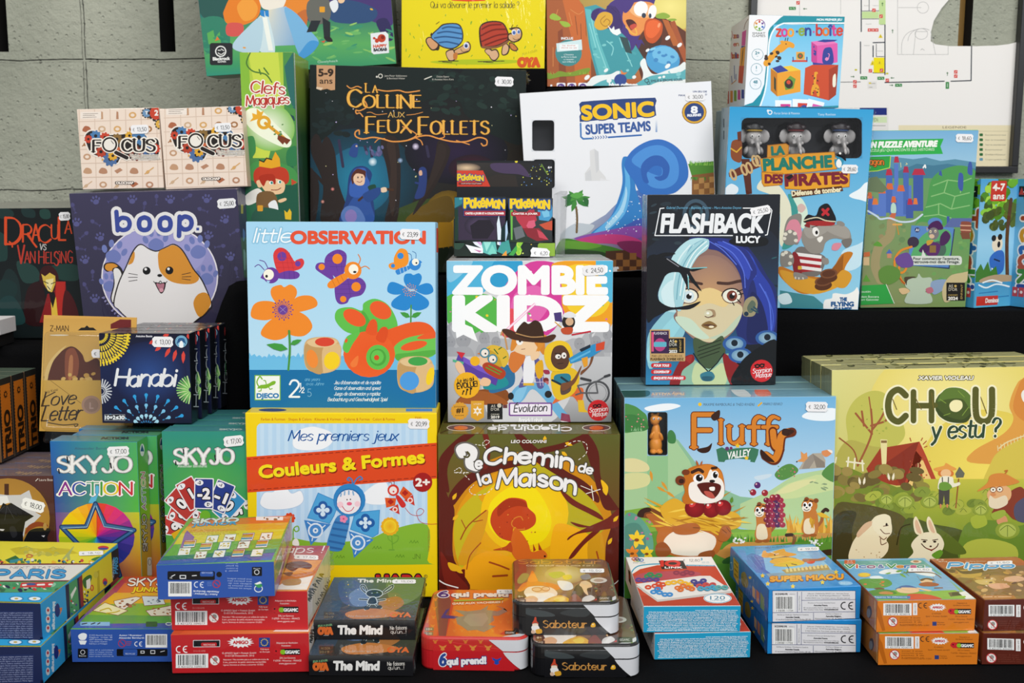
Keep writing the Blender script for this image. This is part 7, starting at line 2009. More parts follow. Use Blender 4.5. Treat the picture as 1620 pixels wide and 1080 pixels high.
 # three toy elephants behind the window
 for k,(px,hat) in enumerate(((205,'1f1f22'),(415,'2a1c20'),(640,'2a2226'))):
  p,q=b.face('front',B5).map((px,268)),b.face('front',B5).map((px,108))
  cx,z0,H=p[0],p[1],q[1]-p[1]
  y=.0135
  e=blob('toy_elephant',[((cx,y+.006,z0+H*.12),(.0085,.0085,H*.28),(0,0,0)),((cx,y,z0+H*.52),(.0105,.0095,.0105),(0,0,0)),((cx+.002,y -.0095,z0+H*.42),(.0036,.004,.006),(25,0,0)),((cx+.0035,y -.0115,z0+H*.24),(.0026,.003,.0062),(5,-12,0)),((cx+.0045,y -.0125,z0+H*.1),(.002,.0026,.0045),(-20,-10,0)),
                                  ((cx -.013,y+.004,z0+H*.58),(.008,.002,.009),(0,0,25)),((cx+.013,y+.004,z0+H*.58),(.008,.002,.009),(0,0,-25)),((cx -.0095,y -.002,z0+H*.12),(.003,.005,.0055),(0,20,0)),((cx+.0095,y -.002,z0+H*.12),(.003,.005,.0055),(0,-20,0)),((cx -.004,y -.0095,z0+H*.36),(.0022,.0028,.0022),(0,0,0)),((cx+.007,y -.0085,z0+H*.36),(.0022,.0028,.0022),(0,0,0))],'b4b0ae',b.root,.0009)
  blob('pirate_hat',[((cx,y,z0+H*.82),(.0115,.0085,.0036),(0,0,0)),((cx,y -.001,z0+H*.9),(.008,.006,.0055),(0,0,0)),((cx -.0085,y -.002,z0+H*.86),(.004,.004,.004),(0,20,0)),((cx+.0085,y -.002,z0+H*.86),(.004,.004,.004),(0,-20,0))],hat,e,.0009)
  blob('hat_band',[((cx,y -.0005,z0+H*.76),(.0106,.0096,.0016),(0,0,0))],('c8a03a','7a2a2e','2f4a7a')[k],e,.0005)
  for dx in (-.0042,.0042):
   blob('eye',[((cx+dx,y -.0092,z0+H*.58),(.0022,.0012,.0024),(0,0,0))],'e8e6e2',e,.0004)
   blob('pupil',[((cx+dx,y -.0103,z0+H*.58),(.001,.0006,.0012),(0,0,0))],'151515',e,.0003)
 V,F,C=[],[],[]
 pane(b,134,81,745,290,B5)
 tuft(b,(b.w,0,.02),(b.w,0,b.h),(1,-.2,0),.0022)
 tuft(b,(.01,0,b.h),(b.w,0,b.h),(0,-.3,1),.0015)
 b.finish('blue game box with an elephant pirate and three toy elephants behind a window','game box','elephant pirate boxes')
 b2=Box('board_game_box',.17781,.25065,.058,0,0,0,0,0,0,dict(front='2f8fc4',left='8aa4ae',right='2f8fc4',top='3a9ac8',tray='2a7aa8'))
 b2.M=b.M @ Matrix.Translation((.014,.0605,0));b2.root.matrix_world=b2.M
 r=b2.finish('blue game box standing close behind the elephant pirate box, under the cube toy carton','game box','elephant pirate boxes')
 dup(r,b.M @ Matrix.Translation((.013,.121,0)),'rearmost blue game box behind the elephant pirate box, under the cube toy carton')
def castle_puzzle():
 b=Box('board_game_box',.138,.22586,.038,.4515,1.38524,-.156,1.574,-2.821,-.393,dict(front='6a9a6a',right='2f9a4a',top='2fae5a',tray='2a7a3a'),mat=FILM)
 a=b.face('front',B6)
 a.Q('20,40 700,40 640,1030 10,1030',('6aa4cc','7ab4d8','6a9a5a','6a7a5a'))
 a.G(20,40,700,330,[(0,'74aed6'),(1,'a8cfe4')]);a.D('P 5a90a8 80,230 200,200 330,215 400,205 480,225 560,215 690,235 690,330 80,330;P 447a94 80,290 180,250 250,280 350,240 440,250 520,240 690,270 690,350 80,350;Q 7a9a6a 4f9a5a 7a9a5a 8a8a5c 70,320 690,320 620,1030 20,1030;B 4f9a52 430,330 500,270 600,250 680,290 670,400 650,520 520,580 380,560 340,580 400,470;LL 8abf7a 6 440,360 520,330 600,340 650,320|430,420 500,400 560,420 640,400|400,480 480,460 540,490 640,470|390,530 470,520 540,540|520,330 500,400|600,340 590,400|560,420 540,490|470,460 470,520')
 a.blobs(26,90,520,320,860,6,20,['7a8a5a','8a9a64','6a8a5a','9a8a62'],4);a.blobs(30,420,600,640,900,6,20,['6fa05a','7aa85f','5f9a5a'],5)
 a.L('a0946a',50,'210,560 200,640 140,700 120,800 150,880',1)
 # castle
 K=('4a6ab4','5a7ac4','3f5aa4')
 for x0,y0,x1,y1 in ((140,390,180,530),(180,290,215,510),(215,360,320,530),(225,240,248,400),(275,270,305,520),(330,300,385,500),(80,420,110,520),(290,440,330,540),(105,460,140,520),(200,430,240,520)):
  a.Rc(K[(x0+y1)%3],x0,y0,x1,y1)
 for x,y,w,c in ((197,270,38,'b8304a'),(238,200,30,'b8304a'),(290,255,34,'a83050'),(360,268,76,'b8304a'),(158,370,42,'d86a3c'),(200,348,44,'d86a3c'),(262,358,44,'d86a3c'),(90,398,30,'d86a3c'),(120,432,34,'e07a3c'),(222,420,30,'d86a3c'),(312,432,30,'b8304a'),(342,430,26,'e07a3c')):
  a.P(c,[(x -w/2,y+34),(x -w*.3,y),(x+w*.3,y),(x+w/2,y+34)])
 a.D('B b8d8c8 208,470 220,455 234,470 234,510 208,510;P c86a4a 190,548 210,512 236,512 226,552;LL e8e0a0 3 260,235 262,260|290,235 298,242 288,246;L~ f0f2f0 8 385,262 395,248 398,262;L~ c8d8e8 10 80,500 130,530 150,545 200,540 260,560 330,555 380,520;P 3f5aa4 470,300 475,280 486,280 490,310;B 3f5aa4 578,370 580,300 594,290 606,310 602,388;B 3f5aa4 630,290 636,235 652,235 656,300;R 3f5aa4 515 530 530 590;P 5a6aa0 540,540 660,540 640,590 500,590;P 6a7a5a 80,320 130,310 190,380 160,400 75,390')
 # banners
 a.D('P 2fae4c 20,110 498,102 480,145 494,186 20,196;T 40 152 32 f4f6ee w=418 b=.2 sl=.2 rot=-1|MON PUZZLE AVENTURE;T 40 175 15 e0f0d8 w=406 sl=.2 rot=-1|UN PUZZLE-JEU QUI RACONTE DES HISTOIRES;P 2f9f44 20,205 205,198 200,262 130,280 20,285;L c8e04a 4 205,198 200,262 130,280 20,285');a.S('Dragon',50,245,34,'e07a2c',w=116,t=.2,nib=(30,.4),o=((3,'4a2410'),))
 # barrels, fox-boy piece, ribbon
 a.D('B 8a4a3a 592,570 600,558 640,560 650,575 645,620 595,620;LL d8a888 6 590,580 650,582|592,605 648,608;P 7a4a34 588,620 640,620 645,655 600,655;+ 0 0;P 2c3a5c 330,588 560,600 530,820 305,800;P 5a88c4 320,580 555,592 525,812 300,800;B 5aa86a 335,700 400,620 500,600 540,640 510,770 330,780;E 5a88c4 450 565 40 28;E 4a6a5a 470 712 42 46;E 3a2f44 330 672 32 30;E 2c3a6c 352 605 14;T 352 611 13 f0f0f4 al=c b=.1|A1;B 4a1f54 412,600 430,565 470,555 495,590 480,605;B 5a2a66 410,680 440,670 480,690 460,745 400,740;B 4a2456 480,640 510,610 535,640 515,680 480,690;B 4a2456 360,720 395,680 430,690 400,730;E 7a7478 442 625 30 34;E d8b89a 432 640 15 12;E e8d8b8 452 612 6 8;E e8d8b8 425 614 6 8;E 222 425 615 3;E 222 452 614 3;B c89a3a 405,665 440,660 430,680 408,690;R 8a6a3a 420 690 455 730;B a89aa0 402,590 412,598 406,612;R d8dcd4 312 748 598 798 16;P d8dcd4 375,750 382,712 400,750');a.T("Pour commencer l'aventure,",330,770,16,'33403c',w=254,b=.08);a.T("retrouve-moi dans l'image.",328,788,16,'33403c',w=256,b=.08);a.D('-;L~ e08a2c 12 320,698 260,720 228,770 235,830 270,840 290,815 265,795 250,825 270,890 335,922;L~ a04a1c 6 240,850 280,900 335,922;B 6a4a94 230,760 300,730 330,800 260,810;B 5f8a3c 140,830 190,800 250,820 255,870 200,905 150,890;B 5f9a3a 110,690 135,668 160,695;P c86a3c 50,730 90,725 92,750 48,755;R d8b88a 55 755 88 800;P 5f9a3a 50,890 70,850 95,890;P 4a6ab4 180,735 198,710 215,735;R c8886a 186 735 210 760;R e0a85a 215 570 270 580 4;L c88a3a 6 240,580 250,630;B b4c4ae 285,900 300,868 345,870 360,845 380,868 430,870 428,930 395,945 425,960 425,1008 290,1008 295,960 312,940 290,920;B 4a3f30 280,870 300,862 345,864 300,880 292,910;B 8aa0c0 430,890 520,880 500,930 440,960;B c8b88a 490,930 530,860 600,840 650,835 620,890 560,930 540,990 500,1000;B b86a7a 398,930 430,920 440,945 410,955;B d8b888 250,930 290,925 310,945 270,960;P 2f9f44 10,912 180,905 225,1010 10,1020;L e8f0e0 3 180,905 225,1010')
 for t,y in (('Boutin',950),('Adam Boccara',978),('Marc Galonnier',994)):
  a.T(t,30,y,12,'e8f2e4',w=110 if y>960 else 64)
 a.D('R 16140f 512 895 614 994;T 524 922 17 d8d0bc w=24|AS');a.T("D'OR",524,940,16,'d8d0bc',w=48);a.D('T 522 968 9 c8a85a w=52|CANNES;T 522 990 17 f0ece0 w=52 b=.14|2024;E c8a85a 562 914 7;+ 600 985 -88;T 0 0 11 c8a85a w=80|ENFANT;-')
 b.sticker('front',612,99,98,46,'18,60',1,B6)
 b.finish('puzzle box with a blue castle and green hedge maze, right of the pirate box','game box')
def panda_boxes():
 def one(M,label,draw):
  b=Box('board_game_box',.068,.166,.042,0,0,0,0,0,0,dict(front='6ab4de',left='5aa8d8',top='8ac83c',right='4a9ac8',tray='3a7aa8'),mat=FILM,style='carton')
  b.M=M
  b.root.matrix_world=M
  if draw:
   # front: tree crown over water with a panda; left: the name running down the narrow side
   a=b.face('front',(0,0,1),(100,244))
   a.G(0,0,100,244,[(0,'4aa0d4'),(.5,'9ad0ec'),(1,'5ab0d8')]);a.blobs(44,0,0,100,70,7,15,['6fae2c','8ac83c','4f8a24','5a6a24','a8d84a','3f5a1c'],3);a.blobs(26,10,50,100,92,7,12,['4a5a20','3f4f1c','5a6a24'],4)
   a.D('R c8372c 26 4 66 42 3;T 31 22 13 f4ece4 w=30 b=.14|4-7;T 33 38 12 f4ece4 w=28 b=.1|ans;L~ 5a3a20 9 80,40 76,110 84,190;E e8dcc4 52 124 14 15;E 1a1a1c 42 112 6;E 1a1a1c 58 110 6;E 1a1a1c 56 124 4 6;B 2f6ac0 34,150 52,136 70,140 72,172 56,182 40,172');a.L('1a2a4a',3,'46,152 60,156|44,162 60,166'.split('|')[0]);a.D('B f0f2f0 40,168 56,180 50,186;P 3f7a2c 0,175 12,160 20,172 30,156 38,175 52,165 60,190 0,195;B b49a7a 10,192 50,182 100,186 100,200 40,204');a.G(0,196,100,244,[(0,'3f94c4'),(1,'5ab4dc')]);a.D('LL~ e8f2f4 3 10,200 30,206 56,200 90,206|20,196 44,192 70,198;LL 2f7ab0 2 12,216 60,214|30,226 90,224;R c8372c 6 222 62 240;T 30 235 9 f4ece4 w=34 b=.1|Dominos')
   f=b.face('left',(0,0,1),(60,244))
   f.G(0,0,60,244,[(0,'4a9ad0'),(.6,'7ac0e4'),(.75,'3f94c4'),(1,'4aa4d4')]);f.blobs(20,34,0,60,70,6,12,['6fae2c','8ac83c','4f8a24'],5);f.D('R 1a1c22 12 14 54 34;LL e8e8e8 2 20,26 30,22 36,26 48,24;P b83a2a 12,30 18,16 24,30;P 4f9a2c 20,176 40,160 60,176 60,186 20,186;+ 24 60 90');f.S('Tetaki',0,0,34,'b8602c',w=146,t=.26,o=((3,'f2f4f4'),),cols=['a8482c','d89a2c','2f6ab4','b8583c','3f8a3c','2f4a9a']);f.pop()
   for i in range(3):
    f.Rc('c8454a',12+i*14,206,24+i*14,224);f.E('f2e4e0',18+i*14,215,3)
   t=b.face('top',(0,0,1),(100,60));t.blobs(30,0,0,100,60,8,16,['8ac83c','a8d84a','6fae2c','98d044'],6);t.Rc('d8572c',40,12,74,34)
  return b.finish(label,'game box','panda jungle boxes')
 yaw=24
 one(pose(.575,1.43,-.156,24,0,0),'panda jungle box half hidden between the castle puzzle box and the nearer panda boxes',True)
 one(pose(.598,1.385,-.156,24,0,0),'panda jungle box with a red age mark, left of the two front panda boxes',True)
 one(pose(.672,1.378,-.156,24,0,0),'panda jungle box at the right edge of the shelf',True)
def blue_dress():
 b=Box('board_game_box',.26511,.262,.06,-.42448,1.53,.15132,-.25,-1.715,-3.651,dict(front='2f8a64',left='3a6aa0',right='2a3a3a',top='3a7a6a',tray='2a4a4a'))
 a=b.face('front',A2)
 a.Q('40,-700 1320,-700 1320,460 80,520',('3a4a74','2f3a64','3f9a5c','2a8a72'))
 a.G(60,110,1320,520,[(0,'3a7f6a'),(.4,'5fae62'),(.75,'3f9a6a'),(1,'2f8f86')])
 a.D('B 2f5a54 60,0 300,-40 260,110 100,120;B 37836a 80,130 200,110 250,200 240,300 100,330;P 5fae5a 110,210 150,190 160,240 190,200 200,280 120,280;B 4a3a74 740,0 1280,-40 1280,160 1100,120 900,110 760,140;B 33507a 880,60 1000,0 1180,60 1140,140 920,140;B 35305c 1180,140 1250,120 1290,240 1240,250')
 a.blobs(50,700,150,1280,380,14,46,['8ac46a','6fb86a','4fa46c','a0cc6c','3f9470'],5,.25);a.blobs(20,90,180,250,420,10,24,['3f9470','2f8468'],6,.4)
 # orange curls, white blouse and the wide blue skirt
 a.D('B e8822c 220,60 280,-40 420,-60 450,40 420,120 330,160 240,150 215,100;B f2a040 300,40 370,-20 430,40 410,110 340,130;B d85a54 240,150 330,150 340,200 300,230 235,220;B e88a34 600,-40 740,-40 760,60 720,140 640,150 600,60;B c8703a 660,110 740,60 740,160 700,180;B f0e8dc 450,-40 600,-40 600,30 560,60 480,60 450,30;Q f2e2b8 9cc0e4 2f8ad0 e8eee0 470,70 610,40 820,280 270,300;B 7ab4e0 600,50 680,90 760,190 818,270 760,340 700,360 640,200;B cfe2ea 470,90 500,110 540,330 440,320 430,200;B b8d4e4 270,290 350,190 460,110 440,330 330,330;B 4a9ad8 700,330 760,260 818,270 780,330 720,370 690,350;P f2f4ee 460,110 490,110 530,320 500,320;P 2f86d0 445,65 472,62 475,108 450,100;P 2f86d0 475,68 500,64 502,108 480,100')
 # boy in dark coat
 a.D('B 6a6a64 760,0 880,0 890,110 840,150 770,150 740,80;P 2a3034 770,130 830,130 800,200 740,205;P 2a3034 840,110 890,140 890,240 850,240;B 2a2a2c 850,235 890,235 905,262 870,262;R e8a02c 822 42 856 78 6;B e8eaee 885,20 930,0 940,50 910,80;B f0c8a0 940,0 980,-10 975,15 950,20;P e07a3c 160,260 175,230 190,250;P d85a3c 830,262 860,255 850,272;F e8a04a 335 300 24 12 10;F e8b83c 1140 55 24 12 20;R 2b2c30 128 272 272 412 14;O f0f0ee 7 197 325 32;LL~ f0f0ee 5 180,318 196,318|200,310 216,320|180,335 200,345 220,332;+ 0 0;T 148 382 20 f0f0ee w=106 b=.14 rot=-2|Blackrock;T 178 396 10 f0f0ee w=52 b=.1 rot=-2|GAMES;-;P eceff0 1145,212 1240,200 1258,218 1262,335 1165,344 1150,330;E c8482c 1215 242 26;E 8a2a1c 1222 236 12;E c8482c 1185 258 13;E c8482c 1168 242 8;L c8482c 6 1170,245 1210,250;T 1163 302 19 d8502c w=84 b=.16 rot=-3|HAPPY;T 1166 325 19 2b2c30 w=82 b=.16 rot=-3|BAOBAB;T 810 400 16 bfe0cc w=130 rot=-4|Gwelyheck')
 b.finish('green game box with a wide blue skirt and orange curls, tilted at the top left','game box')
def turtles():
 b=Box('board_game_box',.19999,.2,.06,-.1546,1.54,.16424,-.067,-.168,.97,dict(front='ead613',right='d0bc10',left='d8c412',top='ead613',tray='d0bc10'),mat=FILMW)
 a=b.face('front',A3)
 a.D('R ecd814 130 -700 1060 480;P e04a1e 440,-20 680,-20 670,5 560,10 460,4;W 325 50 40 5a5228 w=560 t=.09 gap=1.2|Qui va dévorer le premier la salade ?')
 g=random.Random(6)
 for i in range(34):
  a.L('7fae2c',5,[(x := g.uniform(170,1030),y := g.uniform(90,420)),(x+g.uniform(-12,12),y+g.uniform(8,20))])
 a.D('B b8c81c 330,388 600,375 860,380 880,395 700,408 420,405;LL 4a4420 5 375,388 500,386|625,390 790,386|400,392 460,396|660,392 720,396')
 K='3a2a20'
 # blue striped one
 for q in ('300,240 330,235 375,270 370,310 330,318 295,270','420,330 460,310 490,330 480,380 440,385','340,290 380,285 375,318 345,312'):
  a.B(K,q);
 a.D('B d8a070 305,245 330,242 368,272 362,302 332,310 302,268;B dcb088 425,335 458,318 482,332 474,374 442,378');a.P(K,'320,225 330,205 345,225');a.B(K,'325,230 370,180 410,150 500,150 530,200 525,265 470,310 400,300 360,270');a.D('B 5a96cc 332,232 375,185 415,157 496,157 523,202 518,262 468,302 402,293 365,265;LL~ 2f5a8a 10 400,180 440,170 520,180|370,210 430,200 524,215|350,240 420,232 524,245|380,270 430,265 500,280')
 a.B(K,'470,320 520,290 560,262 580,290 570,325 530,340 490,345');a.D('B d8a878 478,322 522,295 558,268 574,292 565,320 528,333 492,338;E e8ecf4 550 288 17 20;E 5a6ab0 550 290 11 13;E 1c1c2c 550 292 6');a.L(K,3,'515,310 530,328 560,322',1);a.B('c87a3a','470,340 495,335 490,375 470,372')
 # red striped one
 for q in ('665,320 690,305 720,320 715,360 690,352','690,330 740,310 760,350 735,385 705,375','780,290 805,272 825,300 815,340 785,352 772,335','820,270 850,275 880,310 860,325 830,310'):
  a.B(K,q)
 a.D('B dcb088 696,335 736,318 753,350 732,378 708,370;B dcb088 784,293 804,280 818,302 808,334 786,345 778,332;B c87a3a 826,276 848,281 872,308 858,318 834,306;B dcb088 670,322 690,312 710,324 706,350 690,346')
 a.B(K,'640,290 632,180 670,140 740,132 790,150 820,215 815,260 740,300 670,305');a.D('B b8402c 650,285 640,182 675,148 740,140 784,156 812,215 806,252 740,286 672,292;LL~ 7a2418 10 650,185 700,160 770,155|645,225 720,190 800,185|650,262 740,225 812,215|670,285 750,255 808,240;B 8a5a3a 650,292 740,292 815,255 810,275 740,305 665,308')
 a.B(K,'815,215 850,200 820,180 880,172 905,205 895,250 850,270 815,250');a.D('B d8a878 822,220 850,215 838,190 876,180 897,208 888,244 850,262 822,246;E e8ecf4 852 205 15 18;E e8ecf4 882 200 11 16;E 4a6aac 853 207 10 12;E 4a6aac 883 202 8 11');a.L(K,3,'845,240 862,252 885,245',1);a.LL(K,4,'838,172 845,158|868,166 875,160|360,152 380,138')
 # maker's letters
 a.D('T 880 420 54 dc5a1e w=132 b=.3|OYA;T 905 350 15 a8a01c w=100 rot=-14|JEUX A JOUER;L 8a7a1c 3 960,438 1000,436')
 b.finish('bright yellow game box with a blue-shelled and a red-shelled turtle','game box')
def wild_bird():
 b=Box('board_game_box',.19369,.205,.06,.04891,1.535,.13782,.45,.435,-.631,dict(front='b8582c',left='7a4a2a',right='c8b86a',top='d8c86a',tray='6a3a1a'),mat=CARD)
 a=b.face('front',A4)
 a.Q('10,-500 910,-500 910,580 10,580',('9aa84a','ecdf7a','b85a2c','a85028'));a.E('f2e488',800,40,200,160,0,'d8c864',n=30)
 a.D('B 8a4a24 20,0 110,-20 200,0 260,60 280,300 340,560 20,570;P c8682c 120,0 220,-10 262,60 268,220 300,330 300,500 200,540 190,300;P a85a2c 20,0 120,0 190,300 200,560 20,575;P 8a4424 90,200 120,180 150,560 100,560;LL~ d88a4a 4 170,60 220,90 250,70|160,80 180,160|90,60 70,130|60,300 60,420;LL~ 5f341c 3 200,100 215,220|235,150 240,300;P 5f2f1c 560,300 700,90 800,130 900,200 900,560 620,500;P a8542a 800,140 830,130 905,330 900,420 850,300;P b8642c 750,120 790,130 860,290 820,290;B 8fae3c 710,95 760,80 800,100 780,118 720,115;B 8fae3c 790,120 830,118 840,128 800,132;B 4a2a1c 700,130 740,160 740,280 640,360 580,340')
 # waterfall
 a.D('P 3f9aa4 258,45 330,30 480,100 560,250 640,380 600,440 560,500 340,500 290,300;P 5fb8bc 262,55 300,60 350,250 420,440 380,480 350,470 300,290;LL~ 8ad4d4 6 300,100 330,240 400,440|290,150 330,300|480,240 500,300|400,260 440,300 430,350|520,330 560,420');a.blobs(12,300,200,600,440,8,18,['4aa4ac','7ac8c8'],4,.5)
 # purple bird with orange bill
 a.D('B 46307c 330,140 300,110 310,70 350,50 390,60 420,20 480,-20 540,-60 700,-60 700,20 660,100 620,200 560,320 540,260 480,200 400,180;B 3a2668 400,40 470,60 500,160 480,190 420,160;LL~ 2c1c54 3 430,50 460,80|450,40 480,80|480,120 500,160;B ddaa34 320,160 340,100 380,75 430,90 435,140 400,180 350,190;L~ a8741c 5 380,140 400,120 420,140 400,165 375,160 360,130 390,100;B 3a2668 300,110 312,72 352,56 345,90 322,130;P 2f4a4c 480,230 530,240 560,340 520,330;P 46307c 545,260 620,250 640,290 620,270 600,315 585,275 560,320;B e8924a 500,130 510,60 560,20 640,10 700,30 710,100 650,130 640,180 600,225 550,220 530,180;B f2b478 540,60 600,25 690,40 700,100 600,110;E f6f4f0 615 55 44 48 20;E f6f4f0 688 75 26 44 10;E 2c3a4c 634 98 14 16;E 2c3a4c 674 100 9 15;B 4a1c1c 520,130 560,125 590,160 560,190 545,180;B c84a3c 545,165 575,150 590,165 560,188;B 46307c 505,70 510,0 590,-40 560,40 525,80;L~ f2c04a 6 520,170 560,210 590,215 580,180;B c8541c 635,200 650,130 700,118 750,150 745,220 700,272 655,260;B e8672c 645,190 660,140 705,128 740,155 730,200 690,240 655,230;E f4a070 730 160 8 16 20')
 # splash, egg and foam
 a.D('E 4aa0d4 755 378 108 92 10;E 6fbce4 770 350 84 56 10;E 2f7fb8 680 320 24 12 -30');a.blobs(6,680,330,840,420,9,16,['3f8ac4'],6);a.D('E 8ad0ec 690 310 20 8 -20;B eef4f2 290,510 330,480 420,470 480,450 520,520 600,540 630,470 610,400 640,370 660,430 700,470 790,440 850,420 900,400 900,580 290,580;B 5fb4bc 480,540 560,540 680,480 850,460 900,440 900,500 720,520 600,580 480,580;B 5fb4bc 300,560 350,520 420,500 480,520 440,560');a.blobs(14,350,440,880,560,8,18,['f2f6f4','8ad0d4'],9)
 for x,y,r in ((395,445,16),(785,240,18),(658,318,14),(860,285,18),(275,490,20),(785,418,20)):
  a.E('f2f6f4',x,y,r,r*.6,-40)
 a.D('P f0f4f2 405,160 430,185 445,165 450,190 480,180 490,210 465,225 440,215 425,200;B 7f9a2c 20,460 60,470 100,450 160,460 230,440 290,430 280,460 200,480 110,485 30,500;B 9ab83c 40,100 65,85 110,115 90,130 45,120;B 9ab83c 100,135 150,140 170,165 130,170');a.grass(['9ab83c','7f9a2c'],30,290,470,24,20,3)
 # round badge and publisher marks
 a.D('E 3f8a8c 158 335 84 84;P cfe6e8 80,275 240,250 245,315 85,328;R eef4f4 100 280 220 318;T 120 292 9 c8482c w=80|le livre;T 112 306 9 c8482c w=96|dont tu es;T 112 250 15 f2f6f6 w=74 b=.1|INCLUS')
 for i,t in enumerate(("L'histoire",'du Marron la Etoile','a raconter','aux enfants !')):
  a.T(t,160,350+i*15,10,'eaf4f4',al='c',w=(60,98,66,80)[i])
 for i,(x,t) in enumerate(((82,'5+'),(150,'2-4'),(220,'20'))):
  a.Rc('f2f0f4',x,524,x+56,600,8);a.E('5a3a8c',x+28,560,26,32);a.T(t,x+28,556,15,'f2f0f4',al='c',b=.12)
 a.D('R f2f0f4 42 535 55 600 4;E 2f4a94 486 505 40 38;P e8803c 490,470 488,440 505,460 530,458 515,472;T 415 548 24 f2f6f8 w=178 b=.2|blue orange;T 680 520 15 2c3a4c w=200 rot=-3 b=.05|EMILIE & JEROME SOLEIL;O 2c3a4c 4 652 510 12;O 2c3a4c 4 664 526 9')
 b.finish('orange canyon game box with a purple bird riding a waterfall, behind the white figure box','game box')
def cubes():
 b=Box('toy_carton',.1219,.11445,.13,.30148,1.4245,.1032,-1.51,-1.469,1.18,dict(front='f2f2f2',left='e9e6e4',top='4a8a9a',right='d8d8d8'),style='carton',mat=CARD)
 a=b.face('front',E5)
 a.Rc('f1f1f2',380,-60,1500,950)
 T='0f8f9f'
 a.B(T,'640,250 650,120 720,40 800,-30 900,-60 1500,-80 1500,60 900,55 760,80 690,150 670,260 640,500 620,760 560,930 540,960 480,940 580,800 610,600');a.Rc(T,860,-80,1500,40)
 a.P(T,'350,935 480,890 560,800 600,700 640,700 560,940')
 a.G(700,60,1500,960,[(0,'62bce2'),(.6,'9ad4ee'),(1,'7cc4e8')]);a.D('P 9ad4ee 640,300 700,110 760,80 760,960 560,960 620,760;L~ f4f8fa 16 545,960 610,770 640,520 652,260 700,120 780,58 900,45 1500,45')
 a.crop(*A5)
 a.T('MON PREMIER JEU',288,131,14,'e8f4f6',w=158,b=.12,sl=.2);a.S('zoo',35,228,66,'c8342c',w=104,t=.2,cols=['d8402c','d83a8a','f0a02c']);a.star('2f4a9c',163,200,11);a.S('en',178,222,64,'7aa02c',w=70,t=.2,cols=['8aa83a','2a3f94']);a.star('d83a8a',269,202,10);a.S('boîte',288,222,66,'d8402c',w=160,t=.2,cols=['c8342c','e0782c','2f4a9c','d83a8a','d8402c'])
 # giraffe neck, cubes, cards
 a.D('L~ eba028 40 -30,400 20,340 60,300;B eba028 40,330 60,275 90,258 130,268 148,285 140,305 110,300 70,330;B eba028 55,262 75,256 82,270 66,274');a.blobs(9,-40,310,60,410,9,15,['3a2a20'],4);a.D('LL 3a2a20 5 88,258 92,240|102,258 106,240;E 222 94 278 4')
 def cube(x,y,s,f,l,t):
  a.P(f,[(x,y),(x+s,y -s*.12),(x+s,y+s*.8),(x,y+s)]);a.P(l,[(x -s*.28,y -s*.2),(x,y),(x,y+s),(x -s*.28,y+s*.75)]);a.P(t,[(x -s*.28,y -s*.2),(x+s*.6,y -s*.32),(x+s,y -s*.12),(x,y)])
 cube(38,462,148,'f0a02a','c87a1c','f2c83a');a.D('P 2f3f94 5,432 60,412 110,448 40,462;P 6f9a3a 120,478 155,500 140,560 90,570 80,520;E 3a2a24 112 530 26 30;E d84a2c 110 520 13;P 2a3a2a 18,480 30,500 30,580 18,560')
 cube(290,290,130,'e05aa8','c8408f','e878b8');a.D('P 2f3f94 290,262 330,250 420,252 400,262 340,268;B 2f3f94 328,400 330,320 355,300 385,310 392,400;B e88ab8 340,375 350,362 365,372 352,385;L~ e88ab8 5 362,370 368,345 360,340');a.blobs(6,265,280,285,350,4,6,['2f3f94'],3,1.6);a.D('P 2f3f94 262,395 405,410 400,435 268,425;P cf4a24 215,430 260,410 425,410 410,600 365,635 205,595;P a8381c 365,440 425,410 410,600 365,635;L eba028 16 280,470 275,540;B eba028 255,560 270,530 300,545 305,605 290,605 285,575 268,572 262,600 252,598;E eba028 284 462 12 8');a.blobs(10,258,480,300,590,4,7,['3a2a20'],5);a.D('B f2e8d0 388,520 392,480 408,470 408,540 392,550;P d84a2c 132,380 230,380 230,392 132,392;R eba84a 158 328 212 378;E 5a6a3a 184 354 18;E c8452c 184 354 8;LL 2f3f94 6 138,362 140,385|226,362 226,385')
 for x,y,c in ((25,640,'d83a8a'),(135,632,'d8402c'),(235,630,'e05aa8')):
  a.push(x,y,(0,2,14)[(x>100)+(x>200)]);a.Rc('f6f4f6',0,-6,104,80);a.Rc(c,34,18,96,80);a.D('B 2f3f94 46,80 55,40 80,30 96,50 96,80;-')
 a.P(T,'230,676 427,668 427,690 215,690')
 a.crop(*E5)
 for y,t in ((380,'2+'),(535,'1'),(690,'48')):
  a.ring('2a8a9a',4,530-(y -380)*.07,y,60);a.T(t,528-(y -380)*.07,y -2,34,'2a8a9a',al='c',b=.08);a.T('ans',528-(y -380)*.07,y+22,11,'7ab4bc',al='c')
 for i,c in enumerate(('c8342c','6a3a94','2f6ac0','4fa03c','a8b82c','e0902c')):
  t=R(-90+i*60)
  a.ring(c,7,550,66,58,58,-118+i*60,-62+i*60);a.E(c,550+36*math.cos(t),66+36*math.sin(t),11);a.L(c,7,[(550+36*math.cos(t),66+36*math.sin(t)),(550+57*math.cos(t),66+57*math.sin(t))])
 a.D('T 474 165 24 3a3a3c w=138|SMART;T 474 192 24 3a3a3c w=138|GAMES')
 f=b.face('left',E5)
 f.D('R e8e4e2 150 -60 480 960;P d84f9c 366,140 410,115 398,285 358,285;P 2f3f94 358,288 398,288 396,312 356,312;P f0a02a 348,315 402,290 386,500 338,500;P d04a26 334,500 388,500 370,690 324,680;B 4a3a20 372,330 380,330 364,480 358,480;L~ 8a5a4a 6 385,110 400,50 430,0')
 for ch,y,h in (('zoo',205,52),('en',290,44),('boite',420,60)):
  f.push(258 if ch=='boite' else 276,y,-4);f.S(ch,0,0,h,'a8382c',w=70 if ch=='boite' else 52,t=.2,cols=['c8342c','c87a2c','8a3a6a','3a4a8a']);f.pop()
